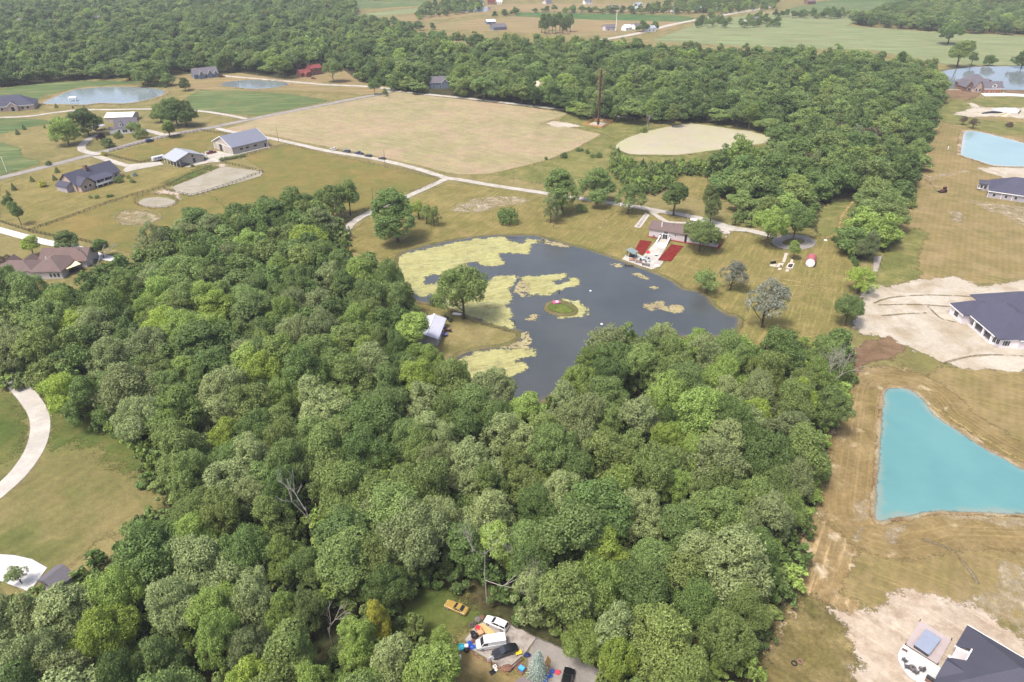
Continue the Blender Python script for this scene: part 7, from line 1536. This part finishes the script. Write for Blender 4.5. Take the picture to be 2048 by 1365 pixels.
for x in (-1,0,1): MB().box(x-.06,x+.06,-.95,.95,0,.14).build('runner', RUST, t)
t = thing('blue_cooler', 'bright blue cooler on the slatted platform', 'cooler', at((1092,1060),.32), R(-35)); MB().box(-.5,.5,-.38,.38,0,.5).build('body', paint('cooler_blue', S(40,140,208), .4, .06), t, bevel=.05); MB().box(-.53,.53,-.41,.41,.5,.6).build('lid', paint('cooler_lid', S(70,160,216), .4, .05), t, bevel=.04)
t = thing('plywood_sheet', 'leaning plywood sheet beside the spruce', 'board', at((1545,1010)), R(70)); MB().add([(-1.1,0,0),(1.1,0,0),(1.1,.7,1.6),(-1.1,.7,1.6),(-1.1,.05,0),(1.1,.05,0),(1.1,.75,1.6),(-1.1,.75,1.6)],[(0,1,2,3),(7,6,5,4),(0,4,5,1),(1,5,6,2),(2,6,7,3),(3,7,4,0)]).build('sheet', PLY, t)
# brick edging of the pad: low broken wall
t = thing('brick_edging', 'low broken brick edging along the dry yard side of the pad', 'edging', (0,0,0)); rr = random.Random(9); line = [G(*p) for p in ZV([(235,765),(380,860),(520,930),(680,1010),(800,1100),(900,1160)])]
bm_ = MB().box(-.22,.22,-.11,.11,0,.16); me = bpy.data.meshes.new('brick'); me.from_pydata(bm_.v, [], bm_.f); me.materials.append(paint('old_brick', S(146,98,82), .9, .2, 5))
for a, c in zip(line, line[1:]):
    d = c-a; n = int(d.length/.5)
    for k in range(n):
        if rr.random() < .12: continue
        o = link('brick', me, t); q = a+d*(k/n); o.location = (q.x+rr.uniform(-.05,.05), q.y+rr.uniform(-.05,.05), .1); o.rotation_euler[2] = math.atan2(d.y,d.x)+rr.uniform(-.25,.25)
# house corner at the lower edge, shed roof by the apron
b = House('yard_house', 'low house corner with grey roof beside the spruce', 'house', ZV([(930,1420)])[0], ZV([(1260,1420)])[0])
c = G(*ZV([(1110,1165)])[0], 3.0)
b.t.location = (c.x, c.y, 0); b.t.rotation_euler[2] = R(-42); b.box('wall', .4, 12, -9, -.4, -.3, 2.9, WALL_BROWN)
MB().add([(0,0,2.95),(12.5,0,2.95),(12.5,-9.5,2.95),(0,-9.5,2.95),(0,0,3.1),(12.5,0,3.1),(12.5,-9.5,3.1),(0,-9.5,3.1),(0,-4.75,4.6),(12.5,-4.75,4.6)], [(0,1,5,4),(2,3,7,6),(4,5,9,8),(8,9,6,7),(0,4,8,7,3),(1,2,6,9,5),(0,3,2,1)]).build('roof', shingle('weathered_shingle', S(136,124,122)), b.t)
e = G(75,1160,3.2); f_ = G(113,1131,3.2); t = placed('apron_garage', 'garage roof edge beside the white concrete apron', 'garage', e.x, e.y, math.atan2(f_.y-e.y, f_.x-e.x)); L = (f_-e).length
t.box('wall', .3, L-.3, -5.2, -.3, -.3, 3.1, WALL_GREY); MB().add([(-.2,.1,3.15),(L+.2,.1,3.15),(L+.2,-5.6,3.15),(-.2,-5.6,3.15),(-.2,-2.7,4.6),(L+.2,-2.7,4.6)], [(0,4,5,1),(3,2,5,4),(0,3,4),(1,5,2),(0,1,2,3)]).build('roof', R_GREY, t.t)
# blue spruce
def spruce(label, P, topy, rad, tone):
    b = G(*P); h = height_to(b, topy); rs_ = np.random.RandomState(4); pos = []; nr = []; sz = []
    for k in range(15):
        f = k/14; z = .5+(h-.9)*f; rr_ = rad*(1-f)**.65+.12; nb = int(8+14*(1-f))
        for j in range(nb):
            a = 2*math.pi*(j+.5*(k%2))/nb+rs_.uniform(-.12,.12); d = np.array([math.cos(a),math.sin(a),-.25])
            for q in range(11):
                u = (q+1)/11; c = np.array([0,0,z])+d*rr_*u*rs_.uniform(.92,1.06)+rs_.normal(size=3)*.05
                pos.append(c); n = np.array([d[0]*.35,d[1]*.35,1.0])+rs_.normal(size=3)*.35; nr.append(n/np.linalg.norm(n)); sz.append(.34*(1.1-.35*u)*rs_.uniform(.8,1.2))
    V, Q = leaf_quads(np.array(pos), np.array(nr), np.array(sz), rs_, .5)
    t = thing('blue_spruce', label, 'tree', (b.x,b.y,0)); link('crown', quads_mesh('crown', V, Q, [TONE[tone]]), t); MB().tube((0,0,-.2),(0,0,h*.95),.22,.03,8).build('trunk', BARK, t)
spruce('blue green spruce with layered branches beside the concrete pad', ZV([(1352,1215)])[0], 1210+735/8.192, 2.2, 'spruce')

# ------------------------------------------------------------------ air
t = NT('summer_haze')
pv = t.n('ShaderNodeVolumePrincipled'); pv.inputs['Color'].default_value = (0.86,0.91,1.0,1); pv.inputs['Density'].default_value = 0.00010; pv.inputs['Anisotropy'].default_value = 0.0
t.t.links.new(pv.outputs[0], t.out.inputs['Volume'])
hz = MB().box(-9100, 9100, -2600, 14100, -1.2, 121.0).build('haze', t.m)
tag(hz, 'thin pale summer haze over the whole landscape', 'haze', kind='stuff')
